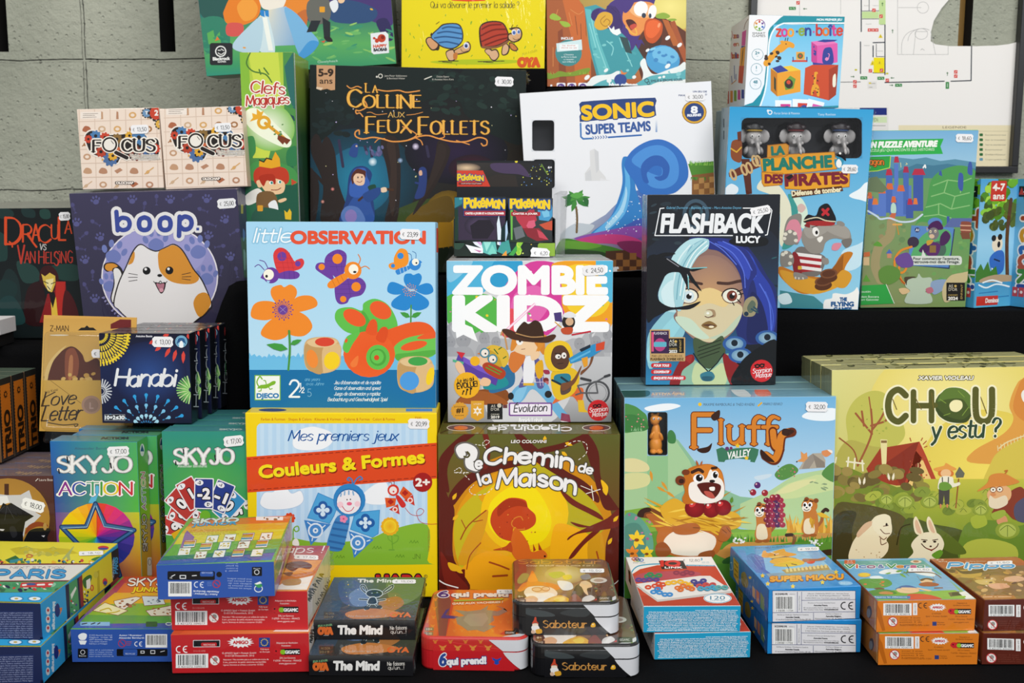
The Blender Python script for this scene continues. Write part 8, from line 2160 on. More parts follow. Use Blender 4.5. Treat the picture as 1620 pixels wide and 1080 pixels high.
 for i,c in enumerate(('c83a24','e0852a','7aa02c','d03a8a','2f3f94')):
  f.Rc(c,198+i*40,770-i*4,226+i*40,905-i*14,5)
 f.D('LL 3f4f9a 7 252,610 258,680|300,590 300,650|282,500 285,640;LL c8802c 9 252,695 300,655;O b84a4a 5 248 170 14 40;E 6a9a8a 245 215 8 18')
 b.finish('white and turquoise toy carton with stacked animal cubes and a giraffe, on the pirate boxes','toy box')
# ================================================================== small boxes lying flat along the front of the table
def amigo_back(a,x,y,sc,red='c8262c'):
 """the maker's star burst"""
 a.push(x,y,0,sc)
 pts=[]
 for i in range(32):
  t=R(i*11.25)
  r=(1.0 if i%2 else .74)+(.08 if i%4==1 else 0)
  pts.append((78*r*math.cos(t),34*r*math.sin(t)))
 a.poly('f2f0ee',pts);a.T('AMIGO',0,10,20,red,al='c',w=92,b=.16)
 a.pop()
def gigamic(a,x,y,sc):
 a.push(x,y,0,sc)
 a.D('R 17151a 0 -18 150 20 4;B c8262c -8,-14 10,-20 40,-12 44,8 30,20 4,18 -14,4;E 17151a 4 -4 5;E 8ac02c 46 2 17 15;T 60 12 20 f4f2f0 w=86 b=.12|GIGAMIC;-')
def no03(a,x,y,r,bg='f2eeea'):
 a.E(bg,x,y,r);a.ring('c8262c',r*.16,x,y,r*.92);a.E('9a948e',x+r*.1,y -r*.2,r*.42);a.L('c8262c',r*.14,[(x -r*.6,y -r*.6),(x+r*.6,y+r*.6)]);a.T('0-3',x,y+r*.62,r*.34,'333',al='c')
def junior(lower):
 """children's number-card box: rainbow lid with picture cards, blue ends"""
 dims=(.109,.0344,.144)
 cols=dict(front='2f55a4',right='c8c02c',left='3a62a8',top='6aa83c',tray='2f55a4')
 if lower:
  b=Box('card_game_box',*dims,-.4348,1.00603,-.46517,.406,0,0,cols,style='carton')
  a=b.face('front',D1)
  a.D('R 2f55a6 420 740 1130 960;P f0f2f0 480,820 530,822 520,845 490,845;O f0f2f0 4 504 800 22 14;B 3f9a5a 485,795 505,782 524,790 505,806;B f0f2f0 478,790 505,775 530,785 520,815 488,815')
  for i,t in enumerate(('© 2023 Alexander Bernhardt','Magilano · Linkstr. 48','67677 Altenberg - Allemagne','Tous droits reserves','Fabrique en Pologne')):
   a.T(t,545,792+i*13,8,'c8d4ea',w=140-(i>2)*30)
  a.D('T 728 793 10 e4eaf4 w=146 b=.06|Auteur / Illustrateur :;T 726 809 10 e4eaf4 w=154 b=.06|Alexander Bernhardt;O b8323a 4 745 838 22;L b8323a 4 730,823 760,853;LL b84a4a 3 772,828 802,828|772,838 800,838|772,848 796,848')
  a.ce(820,842,30);a.barcode(888,782,1020,864,7,'')
  a.D('R 15161a 475 870 536 928 5;O e8e8ea 3 505 892 13;T 483 918 8 e8e8ea w=44|Blackrock');a.para(545,882,150,4,8,'b8c8e4',5,1.6)
  a.D('R 15161a 712 872 1022 916 6;R 2f55a6 752 874 838 914 8;T 765 906 9 c8d4ea w=60|RECYCLEZ;LL e0e2e6 4 860,885 880,885 880,898 860,898 860,885|920,882 945,882 945,900 920,900 920,882|980,890 1004,884;E 101114 732 892 16')
  t=b.face('top',D1)
  t.D('Q 3a62b4 2f58a8 d84a1c c8401c 430,745 1060,752 1080,430 760,430;P e0782c 700,540 760,470 1060,460 1060,540;P e8b02c 600,610 700,530 1060,530 1060,600;P 8ab43a 520,680 610,600 1060,590 1060,690;P 5fa04a 480,720 530,665 1060,670 1060,715')
  t.S('SKYJO',780,486,42,'f2efe8',w=280,t=.22,o=((4,'7a2a1c'),),sl=.2);t.T('JUNIOR',806,524,26,'f4d42a',w=220,b=.2,sl=.35,o=((2,'7a3a1c'),))
  for q,c in (('695,580 830,553 862,560 740,645 700,600','efe6d4'),('565,640 640,590 780,640 720,668','efe6b4'),('865,550 990,552 1010,600 880,610','dce4ea'),('890,640 1060,605 1080,670 920,672','efe2d0')):
   t.P(c,q);t.L('8a3a34',3,q,0,1)
  t.blobs(12,720,570,820,620,7,12,['9a5a34','b4703c','7a4a2c'],3,.5);t.LL('c8b02c',7,'610,640 660,625 680,640|650,655 700,650 730,640',1);t.blobs(8,900,565,980,595,6,10,['4a5a7a','8a94a8'],4,.5);t.blobs(10,920,625,1050,660,7,11,['9a5a34','b4703c'],5,.5)
  t.D('R 8ab8e0 490 708 670 732;LL 222 6 500,722 530,716|556,722 580,714|596,722 610,714;R 3a5a34 890 706 960 738 6;O e8ece4 4 1030 720 18 8')
  b.finish('blue-fronted rainbow card box lying on the table beside the yellow city boxes','card game box')
  return
 b=Box('card_game_box',*dims,-.33386,.96773,-.38656+.001,4.953,0,0,cols,style='carton',mat=FILMW)
 a=b.face('front',D2)
 a.Rc('2f56a8',50,340,800,600)
 a.barcode(140,462,282,552,8,'');a.push(320,480,2);a.ce(-24,0,38,'dfe6f2');a.D('-;R 121318 135 398 424 452 8;R 2f56a8 334 400 416 430 8;T 344 412 9 c8d4ea w=66|RECYCLEZ;LL e6e8ec 5 160,430 180,420|212,424 246,424 246,442 212,442 212,424|286,426 312,424;T 150 444 10 eee|FR;E 14161c 450 418 17;+ 565 385 180');a.para(0,-8,78,4,9,'b4c4e4',6,1.7);a.D('-;R 14161c 650 372 712 428 5;O e4e6ea 4 680 404 14;T 660 385 7 e4e6ea w=42|Blackrock;O b8323a 5 434 476 22;L b8323a 5 418,462 450,490;LL 6a84c0 3 378,466 404,466|376,476 404,476|380,486 404,486;+ 450 520 182;T 0 0 12 dfe6f2 w=158 b=.06|Alexander Bernhardt;T 8 -16 12 dfe6f2 w=150 b=.06|Auteur / Illustrateur :;-;+ 648 500 182');a.para(0,-2,150,5,9,'b4c4e4',9,1.6);a.D('-;O e8eef0 5 690 505 24 20;B 3f9a5a 665,475 690,470 715,485 690,500;P f0f2f0 665,475 700,460 712,472 680,480')
 t=b.face('top',D2)
 t.D('Q 2f5cae 2f5cae c8422c c8603a 60,362 770,330 890,55 280,95;P d8742c 250,130 300,95 890,60 870,110;P dca82c 215,170 255,125 872,100 850,150;P d8c82c 170,240 220,165 852,140 825,210;P 6fa83c 110,310 175,235 830,200 800,265;P 3a7a5a 90,335 112,308 802,262 790,285;P 8a5a9a 240,170 255,150 300,190 270,260 200,300')
 t.T('SKYJO',285,108,26,'d8e0d8',w=280,b=.2,sl=.4,rot=-2,o=((3,'6a4a3a'),));t.T('JUNIOR',285,126,18,'4a9ac8',w=270,b=.2,sl=.4,rot=-2.5);t.para(270,150,300,3,7,'b86a3a',7,1.7)
 cs=['e8dcc0','e4e8c8','c8dce8','efe4d4']
 k=0
 for x,y in ((268,232),(405,203),(512,196),(622,190),(735,186),(235,280),(368,250),(482,243),(598,238),(710,232),(335,300),(448,293),(565,288),(680,286)):
  t.push(x,y,-3);P_='-42,22 -24,-22 46,-22 30,22'
  t.P('efece4',P_);c=('8a3a34','4a8a5a','8a9a3c','3a6a9a')[k%4];t.L(c,3,P_,0,1)
  if k%3==0:
   t.D('P c8a02c -34,2 -28,-14 38,-14 32,2;P 3a8aa8 -36,14 -33,4 32,4 28,14;P b84a3a -26,-18 40,-18 38,-12 -29,-12')
  else:
   t.blobs(6,-22,-12,26,14,6,10,[('8a5a34','a8703c'),('c8b02c','b8a02a')][k%2],k,.5)
  t.pop();k+=1
 t.Rc('f0efe8',676,66,840,88);t.blobs(8,690,70,830,84,5,8,['333','8a6a2a'],3,.8)
 r=b.face('right',D2)
 r.D('Q 4a7ac0 2f5aa4 c8503a d8a03a 760,530 800,560 890,180 880,60;P d8c83a 770,360 800,400 860,250 850,180;P 6fa84a 765,420 790,470 840,350 830,270;LL f0f0ea 6 800,330 830,260|815,420 840,340')
 tuft(b,(b.w,.0,b.h),(b.w,b.d,b.h),(1,0,.5),.0022)
 b.finish('rainbow-topped children card box turned upside down, tilted on the red boxes','card game box')
def red_boxes():
 b=Box('card_game_box',.1325,.0393,.1335,-.33,.9915,-.4258,.4,0,0,dict(front='bf2228',right='d8cfae',left='efe4dc',top='c8542c',tray='e8e2dc'),style='carton',mat=FILMW)
 a=b.face('front',D2)
 a.Rc('c1242a',140,500,1000,780)
 a.barcode(182,640,378,726,11);a.ce(182,612,44);a.D('R 121318 285 556 450 600 10;L0 e8e8ea 3 288,558 448,558 448,598 288,598;R c1242a 335 572 430 596 8;T 350 590 10 f0e4e0 w=70|RECYCLEZ;T 288 628 10 e09a94 w=72|211110 AMS')
 no03(a,418,682,34);amigo_back(a,574,572,1.0);a.Rc('1f3f8c',685,545,752,604,4)
 for i in range(12):
  a.star('f0d02c',718+20*math.cos(i*.5236),574+20*math.sin(i*.5236),5)
 a.D('T 695 620 10 f0dcd8 w=50|Fabrique;T 690 636 10 f0dcd8 w=60|en Europe;T 462 643 11 f4e4e0 w=206|© AMIGO Spiel + Freizeit GmbH;T 480 659 11 f4e4e0 w=176|D-63128 Dietzenbach, 2012')
 for i,t in enumerate(('Attention ! Ne convient pas a un enfant de moins de','3 ans, presence de petits elements susceptibles','ingeres. Donnees et adresse a conserver 10-2022')):
  a.T(t,468,682+i*16,10,'f4e4e0',w=276-i*16)
 a.D('T 790 583 11 f4e4e0 w=130|Adaptation et distribution;T 822 600 11 f4e4e0 w=60|francaises :');gigamic(a,785,632,1.0)
 for i,t in enumerate(('ZAL Les Garennes','F 62930 - Wimereux - FRANCE','www.gigamic.com')):
  a.T(t,858,675+i*17,11,'f4e4e0',al='c',w=(96,168,104)[i])
 t=b.face('top',D2)
 t.D('Q d8602c e8a05a a83440 b8483c 150,560 990,515 1145,240 600,240;P c8742c 700,470 820,330 1100,330 1020,430;P e89a3a 820,430 900,340 1080,330 1020,400;B 6a3a24 850,370 880,345 960,338 1015,360 1000,385 940,378 900,400;B 7a4a2a 840,410 900,405 880,430;P efe9e2 770,510 860,460 1024,425 985,512;B b08a5a 840,455 940,445 940,480 850,485;+ 890 285 0 1 .7');t.S('aps !',-40,0,60,'f2e8e4',w=230,t=.14,sl=.3,nib=(30,.4));t.pop()
 r=b.face('right',D2)
 r.D('Q efe6d8 e8dcc8 e4d8b4 ded09a 975,515 1000,740 1160,480 1145,245;P b8242c 985,745 1005,750 1165,470 1150,440;P f2ece6 975,520 1020,440 1020,640 990,700;R 7a7a74 998 500 1014 570 4;+ 1040 600 -62 1 1;LL~ 3a3424 7 0,-40 6,-70 14,-42 4,-54|24,-42 30,-66 38,-44|52,-40 50,-76|62,-42 72,-66 78,-40|96,-40 96,-72 108,-60 98,-54|120,-42 130,-66 138,-42|152,-40 150,-70|166,-42 172,-66 184,-44 172,-52;LL~ 3a3424 4 0,12 6,-4 12,12 20,-2|30,12 36,-4 46,10|58,12 64,-4 70,12 80,-4 88,12|104,12 108,-6|118,12 126,-4 134,12|146,12 152,-2 160,12 172,-4|186,12 190,-6 200,12;-')
 b.sticker('top',982,314,150,44,'17,50',2,D2,sy=.62)
 tuft(b,(b.w,b.d -.002,b.h*.8),(b.w,b.d -.03,b.h*.2),(1,.3,.2),.005)
 r0=b.finish('red-fronted card box with a sunset lid, beneath the upside-down rainbow box','card game box','red card boxes')
 M2=pose(-.32804,.98126,-.46517,1.6,0,0)
 dup(r0,M2,'red-fronted card box at the bottom of the stack, directly on the black cloth')
def mind_boxes():
 b=Box('card_game_box',.101,.0205,.1185,-.19659,1.0127,-.44467,-.484,0,0,dict(front='16161a',right='2a2c2e',left='1e1e22',top='4a5048',tray='111'),style='lid',flat=True,mat=FILMW)
 a=b.face('front',D3)
 a.Rc('17171a',100,425,800,580);a.G(100,425,800,470,[(0,'4a4a4a'),(1,'1a1a1d')])
 a.D('T 144 522 44 d9692c w=94 b=.3|OYA;T 140 474 13 8ac08a w=98 rot=-5 b=.05|JEUX A JOUER;T 275 522 58 eceae6 w=296 b=.16 sl=.04|The Mind;W 628 494 24 d8d4cc w=112 t=.13 rot=-2|Ne faisons');a.S("qu'un...!",632,518,22,'d8d4cc',w=104,t=.13);a.LL('c8c8c8',2,'180,532 212,532')
 t=b.face('top',D3)
 t.D('Q 2c2c30 34302c 5a6a44 5a6068 110,430 795,435 865,140 250,140;B 4a5a7a 280,180 360,150 440,200 470,300 400,340 300,300;B 6a82a8 350,260 430,210 480,260 470,330 380,330;B 6a7a4c 620,150 850,150 830,260 700,330 620,280;B a8703a 560,300 680,270 720,320 640,370 560,350;B c07a3c 330,380 500,350 700,380 600,410 380,420;B 3a4a5a 140,330 300,300 250,410 120,425')
 K='20282c'
 for w_,c in ((14,'c8d4d8'),(8,K)):
  t.L(c,w_,'470,250 440,225 430,200 450,195 465,215 475,250',1);t.L(c,w_,'575,245 610,215 645,195 640,215 610,235 580,250',1);t.L(c,w_,'420,288 480,292 520,300 595,290',1);t.L(c,w_,'495,320 470,345 458,356',1);t.L(c,w_,'525,320 550,340 568,345',1)
 t.E('c8d4d8',521,250,60,30);t.E(K,521,250,54,25);t.B('c8d4d8','472,320 490,275 530,275 540,320');t.B(K,'478,317 494,280 526,280 534,317');t.E(K,470,348,20,12);t.E(K,556,340,18,11);t.D('E 8a9aa4 505 248 7 4;E 8a9aa4 540 244 7 4;T 408 174 22 e8e6e0 w=260 b=.2 sl=.15|The Mind;T 625 408 30 d9692c w=140 b=.2 sl=.1|OYA;R 35312c 180 372 282 420;T 192 392 14 8a7a5a w=60|AS DOR;T 180 414 14 8a7a5a w=66|2019;T 345 408 14 b8a89a w=252 sl=.2|Ne faisons qu un ...!;E f0c02c 345 190 4');t.blobs(14,300,160,700,340,2,4,['d8c88a','e8e0c0'],4)
 b.sticker('top',722,170,160,44,'15,00',0,D3,sy=.62)
 tuft(b,(b.w,.0,.002),(b.w,.0,b.h),(1,-.5,.2),.002)
 tuft(b,(b.w,.03,b.h),(b.w,b.d,b.h),(1,0,.3),.0016)
 r=b.finish('black card game box with white title lettering, upper of two, beside the red boxes','card game box','black title-lettered card boxes')
 q=dup(r,pose(-.19539,.97656,-.46517,-.765,0,0),'black card game box with white title lettering, lower of two, directly on the cloth')
def tin_geo(w,d,h,r,z0,z1,edge,cols):
 """rounded tin shell between z0 and z1; a rounded shoulder at the top when edge > 0"""
 n=7
 ring=[]
 for cx,cy,a0 in ((w -r,r,-90),(w -r,d -r,0),(r,d -r,90),(r,r,180)):
  for k in range(n):
   t=R(a0+90*k/(n -1))
   ring.append((cx,cy,math.cos(t),math.sin(t)))
 prof=[(0,z0)]
 if edge>0:
  prof+=[(0,z1 -edge)]+[(edge*(1-math.cos(R(q))),z1 -edge+edge*math.sin(R(q))) for q in (22,45,67,90)]
 else:
  e=-edge
  prof=[(e*(1-math.cos(R(q))),z0+e -e*math.sin(R(q))) for q in (90,45)]+[(0,z0+e),(0,z1)]
 V,F,C=[],[],[]
 m=len(ring)
 for ins,z in prof:
  for cx,cy,c,s in ring:
   V.append((cx+(r -ins)*c,cy+(r -ins)*s,z))
 for i in range(len(prof)-1):
  for k in range(m):
   F.append((i*m+k,i*m+(k+1)%m,(i+1)*m+(k+1)%m,(i+1)*m+k))
   C.append(lin(cols))
 F.append(tuple(range((len(prof)-1)*m,len(prof)*m)))
 C.append(lin(cols))
 F.append(tuple(reversed(range(m))))
 C.append(lin(cols))
 return V,F,C
class Tin:
 def __init__(s,M,w,h,d,seam,base,lid,silver_right):
  s.M,s.w,s.h,s.d,s.seam=M,w,h,d,seam
  s.root=root('game_tin',M)
  s.base,s.lidc,s.sil=base,lid,silver_right
  r=s.r=.013
  s.top=Art(M,(0,0,h),(1,0,0),(0,1,0),w,d,inset=.0026)
  s.top.round=r
  s.fl=Art(M,(r,0,seam),(1,0,0),(0,0,1),w -r*2,h -seam,inset=0)
  s.fb=Art(M,(r,0,0),(1,0,0),(0,0,1),w -r*2,seam,inset=0)
  s.arts={'top':s.top}
 sticker=Box.sticker
 def finish(s,label,cat,group):
  e=.0028
  g=Geo().add(*tin_geo(s.w,s.d,s.h,s.r,s.seam+.0002,s.h,e,s.lidc))
  V,F,K=s.top.mesh()
  g.add(V,F,K)
  V,F,K=s.fl.mesh()
  h=s.h
  V=[(x,y+(0 if z<h -e else e -math.sqrt(max(e*e -(z -h+e) ** 2,0)))-.0001,z) for x,y,z in V]
  g.add(V,F,K)
  me=g.mesh('lid')
  link('lid',me,s.root,TIN)
  g=Geo().add(*tin_geo(s.w,s.d,s.h,s.r,0,s.seam -.0002,-.002,s.base))
  V,F,K=s.fb.mesh()
  g.add([(x,y -.0001,z) for x,y,z in V],F,K)
  link('tin_base',g.mesh('tin_base'),s.root,TIN)
  # silver wrap round the right corner, as two bent sheets following lid and base
  for nm,z0,z1,x0,x1,par in (('silver_lid_corner',s.seam+.0006,s.h -.002,s.sil[0],s.sil[1],'lid'),('silver_base_corner',.0012,s.seam -.0006,s.sil[1],s.sil[2],'base')):
   V,F=[],[]
   nz,ns=5,30
   r=s.r
   for j in range(nz+1):
    v=j/nz
    z=z1+(z0 -z1)*v
    xs=x0+(x1 -x0)*(v ** (1.0 if par=='lid' else 1.25))
    L=(s.w -r -xs)+r*math.pi/2+.02
    for k in range(ns+1):
     t=L*k/ns
     if t<s.w -r -xs:
      V.append((xs+t,-.0004,z))
     elif t<s.w -r -xs+r*math.pi/2:
      a=(t -(s.w -r -xs))/r
      V.append((s.w -r+(r+.0004)*math.sin(a),r -(r+.0004)*math.cos(a),z))
     else:
      V.append((s.w+.0004,r+t -(s.w -r -xs+r*math.pi/2),z))
   for j in range(nz):
    for k in range(ns):
     b=j*(ns+1)+k
     F.append((b,b+ns+1,b+ns+2,b+1))
   o=link(nm,mesh_of(nm,V,F,[lin('d9dade')]*len(F),smooth=True),s.root,TIN)
   o['label']='silver printed corner'
  tag(s.root,label,cat,group)
  return s.root
def bull(a,x,y,sc,col):
 a.push(x,y,0,sc)
 a.P(col,'-46,-30 -30,-34 -14,-22 14,-22 30,-34 46,-30 40,-10 24,-4 22,12 30,26 16,30 0,40 -16,30 -30,26 -22,12 -24,-4 -40,-10');a.P(col,'-44,-28 -58,-40 -40,-38');a.P(col,'44,-28 58,-40 40,-38')
 a.pop()
def bull_tin():
 M=pose(-.08963,.99003,-.46517,-2.028,0,0)
 t=Tin(M,.105,.0335,.126,.0195,'c41f26','c8302a',(.067,.081,.098))
 a=t.top.crop(*D3)
 a.D('Q c8302c d8582c c8482c d8542a 810,560 1560,540 1500,215 890,215;P dc6a2a 1000,560 1080,215 1500,215 1500,540;P 8a4a3c 960,560 920,260 1000,220 1040,300 1000,560')
 for i in range(5):
  for x,y in ((870+i*8,500-i*62),(915+i*6,470-i*60)):
   bull(a,x,y,.32,'d8702c')
 for i in range(30):
  bull(a,1060+(i%8)*52,500-(i // 8)*60,.3,'e07a34')
 a.D('P 8a7a70 1070,410 1130,400 1060,360 1150,370 1240,360 1290,330 1280,360 1350,370 1400,350 1340,330 1420,370 1360,400 1320,400 1330,430 1290,460 1340,470 1260,510 1210,495 1150,500 1110,470 1080,455;P 9a8a7e 1150,390 1270,380 1290,420 1250,470 1170,470 1120,430;P 4a3a7a 968,415 1005,360 1030,350 1000,395 1090,405 1060,420;+ 958 272 0 1 .55');a.S('6',0,0,66,'4a2a7a',t=.26,w=56,o=((8,'efe4e0'),));a.T('qui prend !',86,0,58,'efe6e2',w=430,b=.18,o=((4,'5a2a5a'),));a.D('-;P 9ab03c 1052,298 1400,284 1380,296 1060,306;T 1046 328 13 f0d8c8 w=340 b=.14 sl=.2 rot=-2|GARE AUX VACHERIES !')
 for x,y,c in ((862,490,'10+'),(858,520,'2-10')):
  a.Rc('7a5a44',x,y -12,x+60,y+12,4);a.T(c,x+10,y+7,14,'e8dcc8',w=40)
 a.D('R 2a2420 1400 500 1475 528 4;P c8302c 1365,524 1400,504 1400,528;T 1406 520 12 e8e4e0 w=62|GIGAMIC;E 8ac02c 1500 533 14 7;P d8d9dd 1285,565 1400,538 1500,520 1580,480 1600,600 1285,600')
 f=t.fl.crop(*D3)
 f.Rc('cb2a2a',780,540,1600,660)
 for i,x in enumerate(range(840,1340,102)):
  bull(f,x+40,616,.5,'dc8a3c');bull(f,x -10,574,.36,'d8782f')
 g=t.fb.crop(*D3)
 g.Rc('c41f26',780,620,1600,800)
 g.S('6',966,730,72,'2f4a94',t=.26,w=34,o=((6,'f2f0f0'),));g.T('qui prend!',1012,728,46,'f2f0f0',w=262,b=.18,o=((4,'1f3a7a'),),rot=-2);bull(g,1346,706,.62,'1f4ab0')
 t.sticker('top',1420,240,150,44,'15,50',0,D3,sy=.6)
 t.finish('red rounded game tin with a grey bull head on its lid','game tin',None)
def dwarf_tins():
 M=pose(.00031,.99491,-.46517+.0330,.319,0,0)
 t=Tin(M,.1045,.0328,.1265,.0185,'131316','1c1a1a',(.069,.080,.0955))
 a=t.top.crop(*D4)
 a.Q('140,480 1000,470 900,110 150,110',('6a3424','5a3a2c','6a4a34','7a4a34'));a.E('c8a06a',480,280,300,150,0,'7a4f38',n=30);a.E('e8d8a0',560,240,160,70,0,'b89a5a',n=24);a.D('B 8a4030 140,300 200,200 190,130 240,130 260,220 200,330 180,460 145,460;B 9a9a4c 190,280 230,230 280,240 250,290 200,310;B e07a2c 190,360 230,310 270,290 300,210 330,240 350,290 420,300 500,320 525,345 480,360 420,330 300,330 220,370;B f08a3a 270,290 300,225 330,250 345,290;B f0d8c0 240,380 280,335 400,330 470,350 500,390 450,430 360,440 280,420;B e8b890 300,345 380,335 430,350 420,375 340,380;O c87a3a 6 340 355 36 16;O c87a3a 6 410 350 30 16;B f6ece0 250,390 340,385 430,380 480,400 440,450 350,462 290,440;B e8b48a 250,420 310,405 350,430 320,462 250,465;B e8b02c 390,450 440,420 520,400 580,420 600,450 540,470 410,472;B f2cf4a 470,430 530,410 560,430 520,455;P 4a3428 590,440 640,330 700,290 760,320 800,390 860,460 700,470;B f0c89a 670,320 700,290 750,300 770,335 730,350 740,400 710,380 690,340;B e8c8a0 680,300 720,288 760,310 720,320;B 8a4438 590,430 640,390 690,440 680,470 600,470;B dcd8d4 700,420 760,400 790,430 700,460;E d8d4cc 820 285 66 22;E a89a90 820 285 40 12;B 8a8a90 680,250 740,235 760,270 700,280;B b8c04a 430,230 520,215 560,240 480,270;B e8d23a 540,250 600,240 610,270 560,280;B f0f0ea 500,290 600,300 620,350 540,360');a.blobs(14,780,310,960,370,8,14,['8a6a3a','b89a4a','5a7a5a','4a3a2a'],4,.5);a.D('P d8d9dd 690,482 900,430 960,400 1000,360 1030,520 690,500;+ 196 155 0 1 .55');a.S('Saboteur',0,0,56,'c88a3c',w=636,t=.2,nib=(35,.35),serif=.2);a.D('-;T 258 174 11 e8d0b0 w=520 b=.08|Coup de bluff dans la mine d or !;R 5a3020 184 398 246 420 4;T 196 417 14 e8d8c0 w=38|8+;R 5a3020 176 430 256 458 4;T 186 450 14 e8d8c0 w=56|3-10;P c8302c 780,440 810,422 810,440;R 222420 806 406 926 444 5;T 828 432 16 e4e4e0 w=76|GIGAMIC;E 8ac02c 930 448 18 6')
 f=t.fl.crop(*D4)
 f.G(130,455,1000,570,[(0,'3a3834'),(.4,'262627'),(1,'141417')]);f.D('B 3f4648 210,505 400,520 480,560 300,560;B 34383a 520,540 640,500 760,520 700,570')
 g=t.fb.crop(*D4)
 g.Rc('131316',130,550,1000,710);g.S('Saboteur',390,650,54,'c89048',w=336,t=.19,nib=(35,.3),serif=.2)
 g.D('B c8472c 302,620 318,590 325,565 335,570 340,600 356,620 330,612;B f0d8c0 308,620 345,618 348,640 310,642;B eceae6 300,640 350,636 362,670 340,690 310,680;B d8a02c 330,668 372,660 380,690 340,696;B d8b8a0 298,672 320,670 325,694 300,694;B e8b02c 758,640 770,615 790,615 796,640 776,648;S f4f0d0 776 626 8')
 t.sticker('top',770,210,190,44,'15,50',0,D4,sy=.72)
 r=t.finish('black rounded game tin with bearded treasure diggers on the lid, upper of two','game tin','black treasure digger tins')
 q=dup(r,pose(.01813,.9732,-.46517,0,0,0),'black rounded game tin with treasure diggers, lower of two, on the cloth')
def link_boxes():
 b=Box('card_game_box',.0967,.0271,.143,.13011,1.0142,-.46517+.0273,1.06,0,0,dict(front='1f9ac4',left='ece8e6',right='c8c4c0',top='efeae6'),style='carton',mat=CARD)
 a=b.face('front',D5)
 a.Rc('1d9cc6',220,505,960,712)
 g=random.Random(5)
 W='JEU DE LOGIQUE AVERTISSEMENT fabrique en chine petites pieces ne convient pas aux enfants attention dangers keep packaging manufactured conserver notice adresse small parts choking hazard'.split()
 for i in range(13):
  y=690-i*12.6
  x0=244 if i<12 else 600
  t=' '.join(g.choice(W) for _ in range(13 if i<12 else 6))
  a.push((x0+930)/2,y -3,180);a.T(t,0,0,8.4,'e8f4f8',al='c',w=(930-x0)*g.uniform(.94,1),b=.1);a.pop()
 a.Rc('f2f2f0',225,505,950,509)
 t=b.face('top',D5)
 t.D('R efece9 80 135 960 520;P c8442c 218,508 150,300 145,270 200,235 330,205 760,212 945,505;P b83a26 218,508 190,430 400,430 700,400 900,430 945,505;L~ 2a9ac0 8 218,500 146,290 140,255 180,215 260,200 345,196;P 2a9ac0 540,202 752,206 760,214 548,212;T 556 212 6 f0f4f4 w=190|Games for smart minds;B b84a5a 150,300 250,260 560,248 640,280 300,320 165,332;P e8e4e0 170,345 640,285 720,285 885,395 880,412 420,468 330,478 220,400;P c8c2be 175,365 330,478 420,468 880,412 884,395 420,452 330,462 178,350')
 def link_(col,pts,r):
  for x,y in pts:
   t.ring(col,r*.7,x,y,r,r*.55)
 for c,ps in (('2a8a5a',((255,288),(300,292),(340,282),(275,275))),('5a3a8a',((190,315),(230,318),(270,312),(320,315))),('8a2a4a',((470,262),(520,270),(580,265),(545,258))),('d8472c',((260,370),(310,360),(345,375),(370,350),(340,345))),('2f8ad0',((300,405),(345,410),(385,425),(420,425),(330,385))),('f0b82c',((410,340),(450,335),(500,330),(535,345),(580,350))),('e0702c',((480,375),(520,362),(500,390),(560,375),(585,385))),('3a3a8a',((600,330),(640,345),(670,325),(620,350))),('c84a4a',((640,365),(690,355),(740,355),(680,370))),('3aa0c4',((650,385),(700,385),(740,375),(760,385))),('5aa8a8',((780,378),(830,378)))):
  link_(c,ps,19)
 t.D('E f2f2f2 776 452 105 38;O 2a9ac0 4 776 452 98 34;+ 776 462 0 1 .7;T 0 0 40 1f7a9c al=c w=110|120;-;T 776 472 9 2a9ac0 al=c w=110|challenges;T 776 424 8 2a9ac0 al=c w=90|DEFIS A LOGIQUE;P 1c1a1c 338,172 520,172 550,232 362,236;+ 356 212 0 1 .8;T 0 0 50 d8302c w=140 b=.25|IQ;-;T 384 230 13 f0f0f0 w=130 b=.2|LINK')
 for i,c in enumerate(('d8a82c','4fa03c','2f6ac0','c8342c','6a3a94')):
  t.ring(c,6,165+(i%3)*22-(i // 3)*10,168+(i // 3)*-8,16,9)
 t.D('T 148 192 9 6a6a6c w=90|SMART GAMES;T 652 172 20 2a9ac0 b=.1|9');t.para(660,184,56,2,6,'2a9ac0',2,1.2);t.D('T 520 176 14 333 w=14|€;+ 565 178 0 1 .7;W 0 0 24 333 w=80 t=.11|12,80;-')
 l=b.face('left',D5)
 l.D('R e4dfdc 60 130 240 720;P 1c1a1c 112,235 128,255 134,360 116,320;P b83a2a 116,268 122,278 124,310 118,300');l.blobs(10,170,480,220,660,2,5,['8ac0d4','9a9a9c'],4)
 r=b.finish('white and red logic game carton with turquoise text end, upper of two','card game box','colour link cartons')
 dup(r,pose(.14122,1.01156,-.46517,3.114,0,0),'logic game carton with turquoise text end, lower of two, on the black cloth')
